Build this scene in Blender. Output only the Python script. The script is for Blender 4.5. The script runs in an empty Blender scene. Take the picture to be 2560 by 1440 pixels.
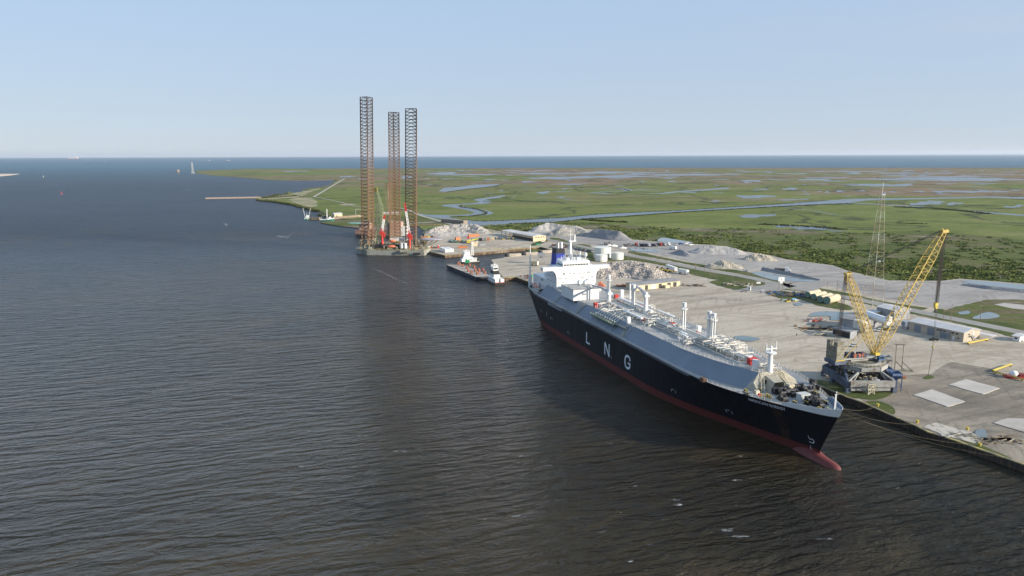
import bpy, math, random
from mathutils import Vector, Matrix
random.seed(7)
SC = bpy.context.scene
COL = SC.collection
R = math.radians

# ---------------- camera ----------------
FPX, CX, CY, CAMH = 1850.0, 1280.0, 720.0, 104.0      # focal length in pixels of a 2560 wide frame
PITCH = math.atan((CY - 387.0) / FPX)
ROLL = R(0.2)
_fw = Vector((0, math.cos(PITCH), -math.sin(PITCH)))
_up0 = Vector((0, math.sin(PITCH), math.cos(PITCH)))
_r0 = Vector((1, 0, 0))
_rt = _r0 * math.cos(ROLL) - _up0 * math.sin(ROLL)
_up = _r0 * math.sin(ROLL) + _up0 * math.cos(ROLL)
cd = bpy.data.cameras.new('camera')
cam = bpy.data.objects.new('camera', cd)
COL.objects.link(cam)
cd.sensor_width = 36.0
cd.lens = 36.0 * FPX / 2560.0
cd.clip_start = 1.0
cd.clip_end = 200000.0
m = Matrix((_rt, _up, -_fw)).transposed().to_4x4()
m.translation = Vector((0, 0, CAMH))
cam.matrix_world = m
SC.camera = cam

def P(u, v, z=0.0):
    """point of the place at height z that the photograph shows at pixel (u, v)"""
    d = _rt * ((u - CX) / FPX) - _up * ((v - CY) / FPX) + _fw
    t = (z - CAMH) / d.z
    return Vector((d.x * t, d.y * t, z))
def PV(u, v, g):
    """point straight above ground point g that is seen at height v"""
    d = _rt * ((u - CX) / FPX) - _up * ((v - CY) / FPX) + _fw
    t = math.hypot(g[0], g[1]) / math.hypot(d.x, d.y)
    return CAMH + d.z * t

# ---------------- light ----------------
SUN_AZ = math.atan2(0.934, -0.358)       # measured clockwise from +Y
SUN_EL = R(18)
sd = bpy.data.lights.new('sun', 'SUN')
sd.energy = 5.0
sd.angle = R(0.5)
sd.color = (1.0, 0.90, 0.76)
sun = bpy.data.objects.new('sun', sd)
COL.objects.link(sun)
sv = Vector((math.sin(SUN_AZ) * math.cos(SUN_EL), math.cos(SUN_AZ) * math.cos(SUN_EL), math.sin(SUN_EL)))
sun.rotation_euler = sv.to_track_quat('Z', 'Y').to_euler()
w = bpy.data.worlds.new('World')
SC.world = w
w.use_nodes = True
nt = w.node_tree
nt.nodes.clear()
sky = nt.nodes.new('ShaderNodeTexSky')
sky.sky_type = 'NISHITA'
sky.sun_disc = False
sky.sun_elevation = SUN_EL
sky.sun_rotation = SUN_AZ
sky.altitude = 100
sky.air_density = 1.0
sky.dust_density = 0.0
sky.ozone_density = 3.5
bg = nt.nodes.new('ShaderNodeBackground')
bg.inputs['Strength'].default_value = 0.114
out = nt.nodes.new('ShaderNodeOutputWorld')
tc = nt.nodes.new('ShaderNodeTexCoord')
mp = nt.nodes.new('ShaderNodeMapping'); mp.inputs['Scale'].default_value = (1.2, 1.2, 9)
nz = nt.nodes.new('ShaderNodeTexNoise'); nz.inputs['Scale'].default_value = 2.2; nz.inputs['Detail'].default_value = 6
rp = nt.nodes.new('ShaderNodeValToRGB')
rp.color_ramp.elements[0].position = 0.48; rp.color_ramp.elements[1].position = 0.8
rp.color_ramp.elements[1].color = (0.32, 0.32, 0.32, 1)
sx = nt.nodes.new('ShaderNodeSeparateXYZ')
mr = nt.nodes.new('ShaderNodeMapRange'); mr.inputs[1].default_value = 0.0; mr.inputs[2].default_value = 0.6
mul = nt.nodes.new('ShaderNodeMath'); mul.operation = 'MULTIPLY'
L = nt.links.new
L(tc.outputs['Generated'], mp.inputs[0]); L(mp.outputs[0], nz.inputs['Vector']); L(nz.outputs[0], rp.inputs[0])
L(tc.outputs['Generated'], sx.inputs[0]); L(sx.outputs[0], mr.inputs[0])
L(rp.outputs[0], mul.inputs[0]); L(mr.outputs[0], mul.inputs[1])
hs = nt.nodes.new('ShaderNodeHueSaturation'); hs.inputs['Saturation'].default_value = 0.8
L(sky.outputs[0], hs.inputs['Color'])
gr = nt.nodes.new('ShaderNodeMapRange'); gr.inputs[1].default_value = 0.0; gr.inputs[2].default_value = 0.32; L(sx.outputs[2], gr.inputs[0])
gc = nt.nodes.new('ShaderNodeValToRGB'); ge = gc.color_ramp.elements; ge[0].color = (2.65, 3.10, 3.70, 1); ge[1].color = (2.05, 2.98, 4.35, 1); L(gr.outputs[0], gc.inputs[0])
m2 = nt.nodes.new('ShaderNodeMixRGB'); m2.inputs[0].default_value = 0.88; L(hs.outputs[0], m2.inputs[1]); L(gc.outputs[0], m2.inputs[2])
# thin veil of high cloud towards the right of the view
m3 = nt.nodes.new('ShaderNodeMixRGB'); m3.inputs[2].default_value = (3.1, 3.25, 3.5, 1); L(mul.outputs[0], m3.inputs[0]); L(m2.outputs[0], m3.inputs[1])
L(m3.outputs[0], bg.inputs[0]); L(bg.outputs[0], out.inputs[0])
SC.view_settings.view_transform = 'Standard'
SC.view_settings.look = 'None'
SC.view_settings.exposure = 0.76
SC.view_settings.gamma = 1.0
SC.cycles.max_bounces = 6
SC.cycles.glossy_bounces = 3
SC.cycles.transparent_max_bounces = 8

# ---------------- materials ----------------
MATS = {}
def mat(name, col, rough=0.7, metal=0.0, var=0.12, scale=0.5, bump=0.0, col2=None, spec=0.5, coord='Object', stretch=None, detail=5, thr=None, bumpdist=0.1):
    """procedural material: base colour broken up by noise, optional second colour in patches, bump"""
    if name in MATS: return MATS[name]
    mt = bpy.data.materials.new(name); mt.use_nodes = True
    n = mt.node_tree; b = n.nodes['Principled BSDF']
    b.inputs['Roughness'].default_value = rough
    b.inputs['Metallic'].default_value = metal
    b.inputs['Specular IOR Level'].default_value = spec
    c = n.nodes.new('ShaderNodeTexCoord') if coord == 'Object' else n.nodes.new('ShaderNodeNewGeometry')
    src = c.outputs['Object'] if coord == 'Object' else c.outputs['Position']
    if stretch:
        mpp = n.nodes.new('ShaderNodeMapping'); mpp.inputs['Scale'].default_value = stretch
        n.links.new(src, mpp.inputs[0]); src = mpp.outputs[0]
    t = n.nodes.new('ShaderNodeTexNoise'); t.inputs['Scale'].default_value = scale; t.inputs['Detail'].default_value = detail
    n.links.new(src, t.inputs['Vector'])
    r = n.nodes.new('ShaderNodeValToRGB')
    lo = [max(0, x * (1 - var)) for x in col]; hi = [min(1, x * (1 + var)) for x in col]
    if col2: hi = col2; lo = col
    e = r.color_ramp.elements
    th = thr or ((0.35, 0.65) if not col2 else (0.5, 0.68))
    e[0].position = th[0]; e[1].position = th[1]
    e[0].color = (*lo, 1); e[1].color = (*hi, 1)
    n.links.new(t.outputs[0], r.inputs[0]); n.links.new(r.outputs[0], b.inputs['Base Color'])
    if bump:
        t2 = n.nodes.new('ShaderNodeTexNoise'); t2.inputs['Scale'].default_value = scale * 6; t2.inputs['Detail'].default_value = 4
        n.links.new(src, t2.inputs['Vector'])
        bp = n.nodes.new('ShaderNodeBump'); bp.inputs['Strength'].default_value = bump; bp.inputs['Distance'].default_value = bumpdist
        n.links.new(t2.outputs[0], bp.inputs['Height']); n.links.new(bp.outputs[0], b.inputs['Normal'])
    MATS[name] = mt
    return mt

class G:
    """small node graph helper"""
    def __init__(s, name):
        s.m = bpy.data.materials.new(name); s.m.use_nodes = True
        s.n = s.m.node_tree; s.b = s.n.nodes['Principled BSDF']; MATS[name] = s.m
        g = s.n.nodes.new('ShaderNodeNewGeometry'); s.pos = g.outputs['Position']
    def node(s, t, **k):
        x = s.n.nodes.new(t)
        for a, b in k.items(): setattr(x, a, b)
        return x
    def link(s, a, b): s.n.links.new(a, b)
    def noise(s, scale, detail=5, rough=0.55, stretch=None, rot=0.0, dist=0.0, src=None):
        src = src or s.pos
        mpp = s.node('ShaderNodeMapping')
        if rot:
            vr = s.node('ShaderNodeVectorRotate', rotation_type='Z_AXIS'); vr.inputs['Angle'].default_value = -rot; s.link(src, vr.inputs['Vector']); src = vr.outputs[0]
        if stretch: mpp.inputs['Scale'].default_value = stretch
        s.link(src, mpp.inputs[0])
        t = s.node('ShaderNodeTexNoise'); t.inputs['Scale'].default_value = scale; t.inputs['Detail'].default_value = detail
        t.inputs['Roughness'].default_value = rough; t.inputs['Distortion'].default_value = dist
        s.link(mpp.outputs[0], t.inputs['Vector']); return t.outputs[0]
    def ramp(s, f, stops):
        r = s.node('ShaderNodeValToRGB'); e = r.color_ramp.elements
        while len(e) < len(stops): e.new(0.5)
        for i, (p, c) in enumerate(stops):
            e[i].position = p
            e[i].color = (c, c, c, 1) if not hasattr(c, '__len__') else (*c, 1)
        s.link(f, r.inputs[0]); return r.outputs[0]
    def math(s, op, a, b=None, clamp=False):
        x = s.node('ShaderNodeMath', operation=op); x.use_clamp = clamp
        for i, q in enumerate((a, b)):
            if q is None: continue
            if isinstance(q, (int, float)): x.inputs[i].default_value = q
            else: s.link(q, x.inputs[i])
        return x.outputs[0]
    def mix(s, f, a, b, mode='MIX'):
        x = s.node('ShaderNodeMixRGB', blend_type=mode)
        for i, q in enumerate((f, a, b)):
            if isinstance(q, (int, float)): x.inputs[i].default_value = q
            elif isinstance(q, tuple): x.inputs[i].default_value = (*q, 1)
            else: s.link(q, x.inputs[i])
        return x.outputs[0]
    def sep(s, src=None):
        x = s.node('ShaderNodeSeparateXYZ'); s.link(src or s.pos, x.inputs[0]); return x.outputs
    def rng(s, f, a, b, c=0.0, d=1.0):
        x = s.node('ShaderNodeMapRange'); s.link(f, x.inputs[0])
        for i, q in enumerate((a, b, c, d)): x.inputs[i + 1].default_value = q
        return x.outputs[0]
    def bump(s, h, strength, dist, prev=None):
        x = s.node('ShaderNodeBump')
        if isinstance(strength, (int, float)): x.inputs['Strength'].default_value = strength
        else: s.link(strength, x.inputs['Strength'])
        x.inputs['Distance'].default_value = dist
        s.link(h, x.inputs['Height'])
        if prev is not None: s.link(prev, x.inputs['Normal'])
        return x.outputs[0]

# water of the ship channel and the gulf
g = G('channel_water')
X, Y, Z = g.sep()
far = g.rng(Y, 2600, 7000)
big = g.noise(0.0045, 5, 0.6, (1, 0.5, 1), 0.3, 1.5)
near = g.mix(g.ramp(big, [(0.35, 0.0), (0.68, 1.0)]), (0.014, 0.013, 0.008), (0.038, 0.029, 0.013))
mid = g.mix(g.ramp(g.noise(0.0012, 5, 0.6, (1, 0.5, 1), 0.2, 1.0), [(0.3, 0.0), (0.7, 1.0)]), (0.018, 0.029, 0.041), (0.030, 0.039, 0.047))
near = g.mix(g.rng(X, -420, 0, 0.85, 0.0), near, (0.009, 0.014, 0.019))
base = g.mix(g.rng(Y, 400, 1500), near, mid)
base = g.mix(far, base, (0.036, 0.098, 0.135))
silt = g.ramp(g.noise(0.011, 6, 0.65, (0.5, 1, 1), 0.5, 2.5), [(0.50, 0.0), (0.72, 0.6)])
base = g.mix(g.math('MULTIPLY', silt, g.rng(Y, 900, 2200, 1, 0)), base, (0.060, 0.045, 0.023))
g.link(base, g.b.inputs['Base Color'])
g.link(g.rng(Y, 250, 1000, 0.05, 0.42), g.b.inputs['Roughness'])
g.b.inputs['IOR'].default_value = 1.333
g.link(g.rng(Y, 200, 1200, 0.31, 0.33), g.b.inputs['Specular IOR Level'])
def train(period, ang_, dist, dscale):
    vr = g.node('ShaderNodeVectorRotate', rotation_type='Z_AXIS'); vr.inputs['Angle'].default_value = -ang_; g.link(g.pos, vr.inputs['Vector'])
    mm_ = g.node('ShaderNodeMapping'); mm_.inputs['Scale'].default_value = (0.30, 1, 1); g.link(vr.outputs[0], mm_.inputs[0])
    w_ = g.node('ShaderNodeTexWave', wave_type='BANDS', bands_direction='Y'); w_.inputs['Scale'].default_value = 0.31416 / period; w_.inputs['Distortion'].default_value = dist
    w_.inputs['Detail'].default_value = 3; w_.inputs['Detail Scale'].default_value = dscale; w_.inputs['Detail Roughness'].default_value = 0.6
    g.link(mm_.outputs[0], w_.inputs['Vector']); return w_.outputs['Fac']
wa = g.math('ADD', g.math('MULTIPLY', train(6.6, R(16), 13.0, 1.6), 0.27), g.math('MULTIPLY', g.noise(0.15, 4, 0.55, (0.38, 1.0, 1), R(20), 0.5), 1.5))
wb = g.noise(0.26, 4, 0.6, (0.45, 1.0, 1), R(12), 0.6)
wb = g.math('SUBTRACT', 1.0, g.math('ABSOLUTE', g.math('SUBTRACT', g.math('MULTIPLY', wb, 2.0), 1.0)))
wc = g.noise(1.2, 4, 0.65, (0.5, 1.0, 1), R(24), 0.3)
gust = g.ramp(g.noise(0.008, 4, 0.6, (1, 0.5, 1), 0.9, 1.0), [(0.3, 0.55), (0.7, 1.0)])
fade = g.math('MULTIPLY', g.rng(Y, 250, 3000, 1.0, 0.6), gust)
n1 = g.bump(wa, fade, 3.0)
n2 = g.bump(wb, fade, 1.5, n1)
n3 = g.bump(wc, g.math('MULTIPLY', g.rng(Y, 100, 1400, 1.0, 0.35), gust), 0.6, n2)
g.link(n3, g.b.inputs['Normal'])
# calm water of the marsh creeks and ponds
g = G('creek_water')
X, Y, Z = g.sep()
g.b.inputs['Base Color'].default_value = (0.03, 0.045, 0.055, 1)
g.b.inputs['Specular IOR Level'].default_value = 0.33
g.b.inputs['Roughness'].default_value = 0.2
g.b.inputs['IOR'].default_value = 1.333
g.link(g.bump(g.noise(0.5, 3, 0.6, (0.6, 1, 1), 0.2), 0.25, 0.25), g.b.inputs['Normal'])
# milky water standing in the gravel yards
g = G('pond_water')
g.link(g.ramp(g.noise(0.05, 4), [(0.35, (0.10, 0.14, 0.14)), (0.65, (0.17, 0.19, 0.17))]), g.b.inputs['Base Color'])
g.b.inputs['Roughness'].default_value = 0.08
g.link(g.bump(g.noise(1.2, 2), 0.1, 0.1), g.b.inputs['Normal'])

# marsh grass
g = G('marsh_grass')
X, Y, Z = g.sep()
n_big = g.noise(0.0016, 6, 0.6, (0.7, 1.0, 1), 0.0, 0.8)
n_mid = g.noise(0.009, 8, 0.72, (0.55, 1.0, 1), 0.4, 0.8)
n_fine = g.noise(0.10, 6, 0.75)
brownness = g.math('ADD', g.rng(Y, 900, 3200, -0.12, 0.08), n_big)
brownness = g.math('ADD', brownness, g.rng(X, -1400, 200, -0.12, 0.0))
brownness = g.math('ADD', brownness, g.rng(n_mid, 0.2, 0.8, -0.07, 0.07))
green = g.ramp(n_mid, [(0.25, (0.085, 0.098, 0.028)), (0.42, (0.138, 0.168, 0.040)), (0.55, (0.180, 0.210, 0.055)), (0.72, (0.270, 0.235, 0.115))])
brown = g.ramp(n_mid, [(0.25, (0.120, 0.098, 0.055)), (0.45, (0.215, 0.160, 0.098)), (0.6, (0.280, 0.205, 0.125)), (0.75, (0.22, 0.205, 0.10))])
c = g.mix(g.ramp(brownness, [(0.44, 0.0), (0.60, 1.0)]), green, brown)
c = g.mix(g.ramp(g.noise(0.005, 8, 0.78, (0.35, 1, 1), 0.1, 1.2), [(0.62, 0.0), (0.70, 0.8)]), c, (0.050, 0.046, 0.030))
vein = g.node('ShaderNodeTexVoronoi', feature='DISTANCE_TO_EDGE'); vein.inputs['Scale'].default_value = 0.0042; vein.inputs['Randomness'].default_value = 1.0
vm = g.node('ShaderNodeMapping'); vm.inputs['Scale'].default_value = (0.8, 0.55, 0); g.link(g.pos, vm.inputs[0])
wv = g.node('ShaderNodeVectorMath', operation='ADD'); g.link(vm.outputs[0], wv.inputs[0])
wn = g.node('ShaderNodeTexNoise'); wn.inputs['Scale'].default_value = 0.008; wn.inputs['Detail'].default_value = 4; g.link(g.pos, wn.inputs['Vector'])
wm = g.node('ShaderNodeVectorMath', operation='SCALE'); wm.inputs[3].default_value = 190; g.link(wn.outputs['Color'], wm.inputs[0]); g.link(wm.outputs[0], wv.inputs[1]); g.link(wv.outputs[0], vein.inputs['Vector'])
c = g.mix(g.ramp(vein.outputs[0], [(0.010, 0.75), (0.030, 0.0)]), c, (0.040, 0.050, 0.030))
c = g.mix(0.7, c, g.ramp(n_fine, [(0.3, 0.40), (0.7, 1.0)]), 'MULTIPLY')
c = g.mix(g.ramp(g.noise(0.03, 6, 0.75, (0.4, 1, 1)), [(0.55, 0.0), (0.8, 0.6)]), c, (0.21, 0.20, 0.085))
g.link(c, g.b.inputs['Base Color'])
g.b.inputs['Roughness'].default_value = 0.9; g.b.inputs['Specular IOR Level'].default_value = 0.1
g.link(g.bump(n_fine, 0.8, 1.0), g.b.inputs['Normal'])
# scrubby ground between yard and marsh
g = G('scrub_ground')
n_mid = g.noise(0.014, 9, 0.75, (0.4, 1.0, 1), 0.22, 1.2)
n_fine = g.noise(0.25, 6, 0.75)
c = g.ramp(n_mid, [(0.28, (0.040, 0.060, 0.018)), (0.40, (0.090, 0.120, 0.030)), (0.50, (0.135, 0.155, 0.048)), (0.57, (0.165, 0.140, 0.080)), (0.63, (0.26, 0.22, 0.16)), (0.71, (0.42, 0.37, 0.30))])
c = g.mix(0.7, c, g.ramp(n_fine, [(0.3, 0.35), (0.7, 1.0)]), 'MULTIPLY')
g.link(c, g.b.inputs['Base Color']); g.b.inputs['Roughness'].default_value = 0.95; g.b.inputs['Specular IOR Level'].default_value = 0.1
g.link(g.bump(n_fine, 0.9, 1.0), g.b.inputs['Normal'])
# mown grass
g = G('verge_grass')
c = g.ramp(g.noise(0.05, 6, 0.7), [(0.3, (0.045, 0.075, 0.018)), (0.50, (0.095, 0.115, 0.036)), (0.68, (0.17, 0.155, 0.08))])
c = g.mix(0.6, c, g.ramp(g.noise(0.6, 5, 0.7), [(0.3, 0.4), (0.7, 1.0)]), 'MULTIPLY')
g.link(c, g.b.inputs['Base Color']); g.b.inputs['Roughness'].default_value = 0.95; g.b.inputs['Specular IOR Level'].default_value = 0.1
# gravel yard
def gravel(name, a, b_, dark, tr=1.0):
    g = G(name)
    n1 = g.noise(0.012, 6, 0.6, None, 0, 1.0)
    n2 = g.noise(0.035, 8, 0.72, (0.22, 1.0, 1), 0.5, 1.8)
    n3 = g.noise(0.9, 6, 0.8)
    n4 = g.noise(0.018, 7, 0.7, (0.3, 1.0, 1), -0.25, 2.5)
    c = g.ramp(n1, [(0.3, a), (0.7, b_)])
    c = g.mix(g.ramp(n2, [(0.47, 0.0), (0.70, 0.8 * tr)]), c, dark)
    c = g.mix(g.ramp(n4, [(0.58, 0.0), (0.68, 0.75 * tr)]), c, dark)
    c = g.mix(g.ramp(g.noise(0.05, 7, 0.7, (1, 0.35, 1), 1.0, 1.0), [(0.60, 0.0), (0.75, 0.6 * tr)]), c, tuple(min(1, q * 1.22) for q in b_))
    for k, (rot, st) in enumerate(((0.55, 0.09), (-0.35, 0.07), (1.2, 0.10))):
        tk = g.noise(0.32, 4, 0.6, (st, 1.0, 1), rot, 0.25)
        msk = g.ramp(g.noise(0.012, 5, 0.65, (1, .6, 1), 0.7 * k + 0.2, 1.5), [(0.46, 0.0), (0.60, 1.0)])
        c = g.mix(g.math('MULTIPLY', g.ramp(tk, [(0.52, 0.0), (0.66, 0.55 * tr)]), msk), c, dark)
    c = g.mix(0.55, c, g.ramp(n3, [(0.28, 0.35), (0.7, 1.0)]), 'MULTIPLY')
    g.link(c, g.b.inputs['Base Color']); g.b.inputs['Roughness'].default_value = 0.9; g.b.inputs['Specular IOR Level'].default_value = 0.2
    g.link(g.bump(n3, 0.5, 0.15), g.b.inputs['Normal'])
gravel('yard_gravel', (0.46, 0.40, 0.315), (0.55, 0.485, 0.39), (0.25, 0.205, 0.15))
gravel('far_gravel', (0.35, 0.325, 0.30), (0.44, 0.41, 0.37), (0.20, 0.185, 0.17))
gravel('mud_gravel', (0.24, 0.205, 0.16), (0.40, 0.345, 0.27), (0.12, 0.11, 0.09), 1.2)
gravel('road_surface', (0.31, 0.295, 0.27), (0.37, 0.35, 0.32), (0.22, 0.205, 0.18), 0.6)

# ---------------- mesh builder ----------------
class MB:
    def __init__(s): s.v = []; s.f = []; s.mi = []; s.cur = 0
    def add(s, vs, fs):
        o = len(s.v); s.v += [tuple(p) for p in vs]
        for f in fs: s.f.append([i + o for i in f]); s.mi.append(s.cur)
        return s
    def box(s, x0, x1, y0, y1, z0, z1, rot=0.0, c=None, taper=None):
        t = taper or (1, 1)
        cx, cy = (x0 + x1) / 2, (y0 + y1) / 2; hx, hy = (x1 - x0) / 2, (y1 - y0) / 2
        vs = []
        for z, kx, ky in ((z0, 1, 1), (z1, t[0], t[1])):
            for sx_, sy_ in ((-1, -1), (1, -1), (1, 1), (-1, 1)): vs.append([cx + sx_ * hx * kx, cy + sy_ * hy * ky, z])
        if rot:
            q = c or (cx, cy); ca, sa = math.cos(rot), math.sin(rot)
            for p in vs:
                dx, dy = p[0] - q[0], p[1] - q[1]; p[0] = q[0] + dx * ca - dy * sa; p[1] = q[1] + dx * sa + dy * ca
        return s.add(vs, [(3, 2, 1, 0), (4, 5, 6, 7), (0, 1, 5, 4), (1, 2, 6, 5), (2, 3, 7, 6), (3, 0, 4, 7)])
    def beam(s, a, b, r=0.15, n=4, r2=None):
        a = Vector(a); b = Vector(b); d = b - a
        if d.length < 1e-6: return s
        d.normalize(); up = Vector((0, 0, 1)) if abs(d.z) < 0.95 else Vector((1, 0, 0))
        e1 = d.cross(up).normalized(); e2 = d.cross(e1); r2 = r if r2 is None else r2; vs = []
        for p, rr in ((a, r), (b, r2)):
            for i in range(n):
                an = 2 * math.pi * (i + 0.5) / n; vs.append(p + e1 * math.cos(an) * rr + e2 * math.sin(an) * rr)
        fs = [(i, (i + 1) % n, n + (i + 1) % n, n + i) for i in range(n)] + [tuple(range(n - 1, -1, -1)), tuple(range(n, 2 * n))]
        return s.add(vs, fs)
    def path(s, pts, r=0.2, n=6):
        for i in range(len(pts) - 1): s.beam(pts[i], pts[i + 1], r, n)
        return s
    def cyl(s, x, y, z0, z1, r, n=16, r2=None): return s.beam((x, y, z0), (x, y, z1), r, n, r2)
    def lathe(s, pts, x=0, y=0, n=16, ring=False):
        vs = []; fs = []
        for r, z in pts:
            for i in range(n):
                a = 2 * math.pi * i / n; vs.append((x + r * math.cos(a), y + r * math.sin(a), z))
        for k in range(len(pts) - 1):
            for i in range(n): fs.append((k * n + i, k * n + (i + 1) % n, (k + 1) * n + (i + 1) % n, (k + 1) * n + i))
        if ring:
            k = len(pts) - 1
            for i in range(n): fs.append((k * n + i, k * n + (i + 1) % n, (i + 1) % n, i))
        else: fs.append(tuple(range(n - 1, -1, -1))); fs.append(tuple(range((len(pts) - 1) * n, len(pts) * n)))
        return s.add(vs, fs)
    def prism(s, poly, z0, z1):
        n = len(poly); vs = [(p[0], p[1], z0) for p in poly] + [(p[0], p[1], z1) for p in poly]
        return s.add(vs, [tuple(range(n - 1, -1, -1)), tuple(range(n, 2 * n))] + [(i, (i + 1) % n, n + (i + 1) % n, n + i) for i in range(n)])
    def extr(s, prof, axis, a, b):
        """profile of (p,q) pairs extruded along x ('x') or y ('y')"""
        n = len(prof)
        vs = [((t, p, q) if axis == 'x' else (p, t, q)) for t in (a, b) for p, q in prof]
        return s.add(vs, [tuple(range(n - 1, -1, -1)), tuple(range(n, 2 * n))] + [(i, (i + 1) % n, n + (i + 1) % n, n + i) for i in range(n)])
    def ball(s, x, y, z, r, n=10, sq=(1, 1, 1)):
        vs = []; fs = []; m_ = n // 2
        for k in range(m_ + 1):
            th = math.pi * k / m_
            for i in range(n):
                a = 2 * math.pi * i / n
                vs.append((x + r * sq[0] * math.sin(th) * math.cos(a), y + r * sq[1] * math.sin(th) * math.sin(a), z + r * sq[2] * math.cos(th)))
        for k in range(m_):
            for i in range(n): fs.append((k * n + i, (k + 1) * n + i, (k + 1) * n + (i + 1) % n, k * n + (i + 1) % n))
        return s.add(vs, fs)
    def rail(s, pts, h=1.1, step=2.0, r=0.05, mids=2):
        for i in range(len(pts) - 1):
            a = Vector(pts[i]); b = Vector(pts[i + 1]); ln = (b - a).length; k = max(1, int(ln / step))
            for q in range(k + (1 if i == len(pts) - 2 else 0)):
                p = a.lerp(b, q / k); s.beam(p, p + Vector((0, 0, h)), r * 1.3)
            for m_ in range(mids + 1):
                dz = Vector((0, 0, h * (m_ + 1) / (mids + 1))); s.beam(a + dz, b + dz, r * 0.8)
        return s
    def lattice(s, a, b, w0, w1, seg, rc=0.2, rb=0.1, side=None, sides=4, style='x', close=True):
        """lattice mast from a to b with square or triangular section of widths w0, w1"""
        a = Vector(a); b = Vector(b); d = (b - a).normalized()
        sd_ = Vector(side) if side else Vector((1, 0, 0))
        e1 = (sd_ - d * sd_.dot(d)).normalized(); e2 = d.cross(e1)
        rot0 = math.pi / 4 if sides == 4 else math.pi / 6
        rings = []
        for k in range(seg + 1):
            t = k / seg; p = a.lerp(b, t)
            wv = (w0(t) if callable(w0) else w0 + (w1 - w0) * t)
            rad = wv / math.sqrt(2) if sides == 4 else wv / math.sqrt(3)
            rings.append([p + (e1 * math.cos(rot0 + 2 * math.pi * i / sides) + e2 * math.sin(rot0 + 2 * math.pi * i / sides)) * rad for i in range(sides)])
        for k in range(seg):
            for i in range(sides):
                j = (i + 1) % sides
                s.beam(rings[k][i], rings[k + 1][i], rc)
                if style == 'x': s.beam(rings[k][i], rings[k + 1][j], rb, 3); s.beam(rings[k][j], rings[k + 1][i], rb, 3)
                elif style == 'z': s.beam(rings[k][i if k % 2 else j], rings[k + 1][j if k % 2 else i], rb, 3)
                elif style == 'k':
                    mid = (rings[k + 1][i] + rings[k + 1][j]) / 2; s.beam(rings[k][i], mid, rb, 3); s.beam(rings[k][j], mid, rb, 3)
                s.beam(rings[k + 1][i], rings[k + 1][j], rb, 3)
        return s
    def mesh(s, name, mats, smooth=False):
        me = bpy.data.meshes.new(name); me.from_pydata(s.v, [], s.f)
        for mm in (mats if isinstance(mats, (list, tuple)) else [mats]): me.materials.append(mm)
        if isinstance(mats, (list, tuple)) and len(mats) > 1: me.polygons.foreach_set('material_index', s.mi)
        if smooth: me.polygons.foreach_set('use_smooth', [True] * len(me.polygons))
        me.update(); return me

def ob(name, mb, mats, parent=None, smooth=False, label=None):
    me = mb.mesh(name, mats, smooth) if isinstance(mb, MB) else mb
    o = bpy.data.objects.new(name, me); COL.objects.link(o)
    if parent is not None: o.parent = parent
    if label: o['label'] = label
    return o
def tag(o, label=None, cat=None, group=None, kind=None):
    if label: o['label'] = label
    if cat: o['category'] = cat
    if group: o['group'] = group
    if kind: o['kind'] = kind
    return o
def thing(name, label, cat, loc=(0, 0, 0), rot=0.0, group=None):
    o = bpy.data.objects.new(name, None); COL.objects.link(o)
    o.location = loc; o.rotation_euler = (0, 0, rot); o.empty_display_size = 0.5
    return tag(o, label, cat, group)
def copy_tree(o, parent=None, label=None):
    c = o.copy(); COL.objects.link(c)
    if parent is not None: c.parent = parent
    if label: c['label'] = label
    for ch in list(o.children): copy_tree(ch, c)
    return c

def rough_poly(pts, amp, step, seed=0):
    """closed outline resampled and jittered so that shores look natural"""
    rr = random.Random(seed); out_ = []
    n = len(pts)
    for i in range(n):
        a = pts[i]; b = pts[(i + 1) % n]; d = (b - a); ln = d.length
        k = max(1, min(60, int(ln / step)))
        nrm = Vector((-d.y, d.x)) / max(ln, 1e-6)
        for q in range(k):
            t = q / k; j = (rr.random() - 0.5) * 2 * amp if q else 0
            out_.append(a + d * t + nrm * j)
    return out_
def smooth_closed(pts, sub=4):
    n = len(pts); o_ = []
    for i in range(n):
        p0, p1, p2, p3 = pts[i - 1], pts[i], pts[(i + 1) % n], pts[(i + 2) % n]
        for k in range(sub):
            t = k / sub; o_.append(0.5 * ((2 * p1) + (p2 - p0) * t + (2 * p0 - 5 * p1 + 4 * p2 - p3) * t * t + (3 * p1 - p0 - 3 * p2 + p3) * t ** 3))
    return o_
def sheet(mb, pix, z, amp=0, step=20, seed=1, skirt=None, world=False, soft=False):
    pts = [Vector(p) if world else P(p[0], p[1], z).xy for p in pix]
    if soft: pts = smooth_closed(pts)
    if amp: pts = rough_poly(pts, amp, step, seed)
    ar = sum(pts[i].x * pts[(i + 1) % len(pts)].y - pts[(i + 1) % len(pts)].x * pts[i].y for i in range(len(pts)))
    if ar < 0: pts = pts[::-1]
    n = len(pts)
    mb.add([(p.x, p.y, z) for p in pts], [tuple(range(n))])
    if skirt is not None:
        mb.add([(p.x, p.y, z) for p in pts] + [(p.x, p.y, skirt) for p in pts], [(i, n + i, n + (i + 1) % n, (i + 1) % n) for i in range(n)])
    return mb
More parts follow.
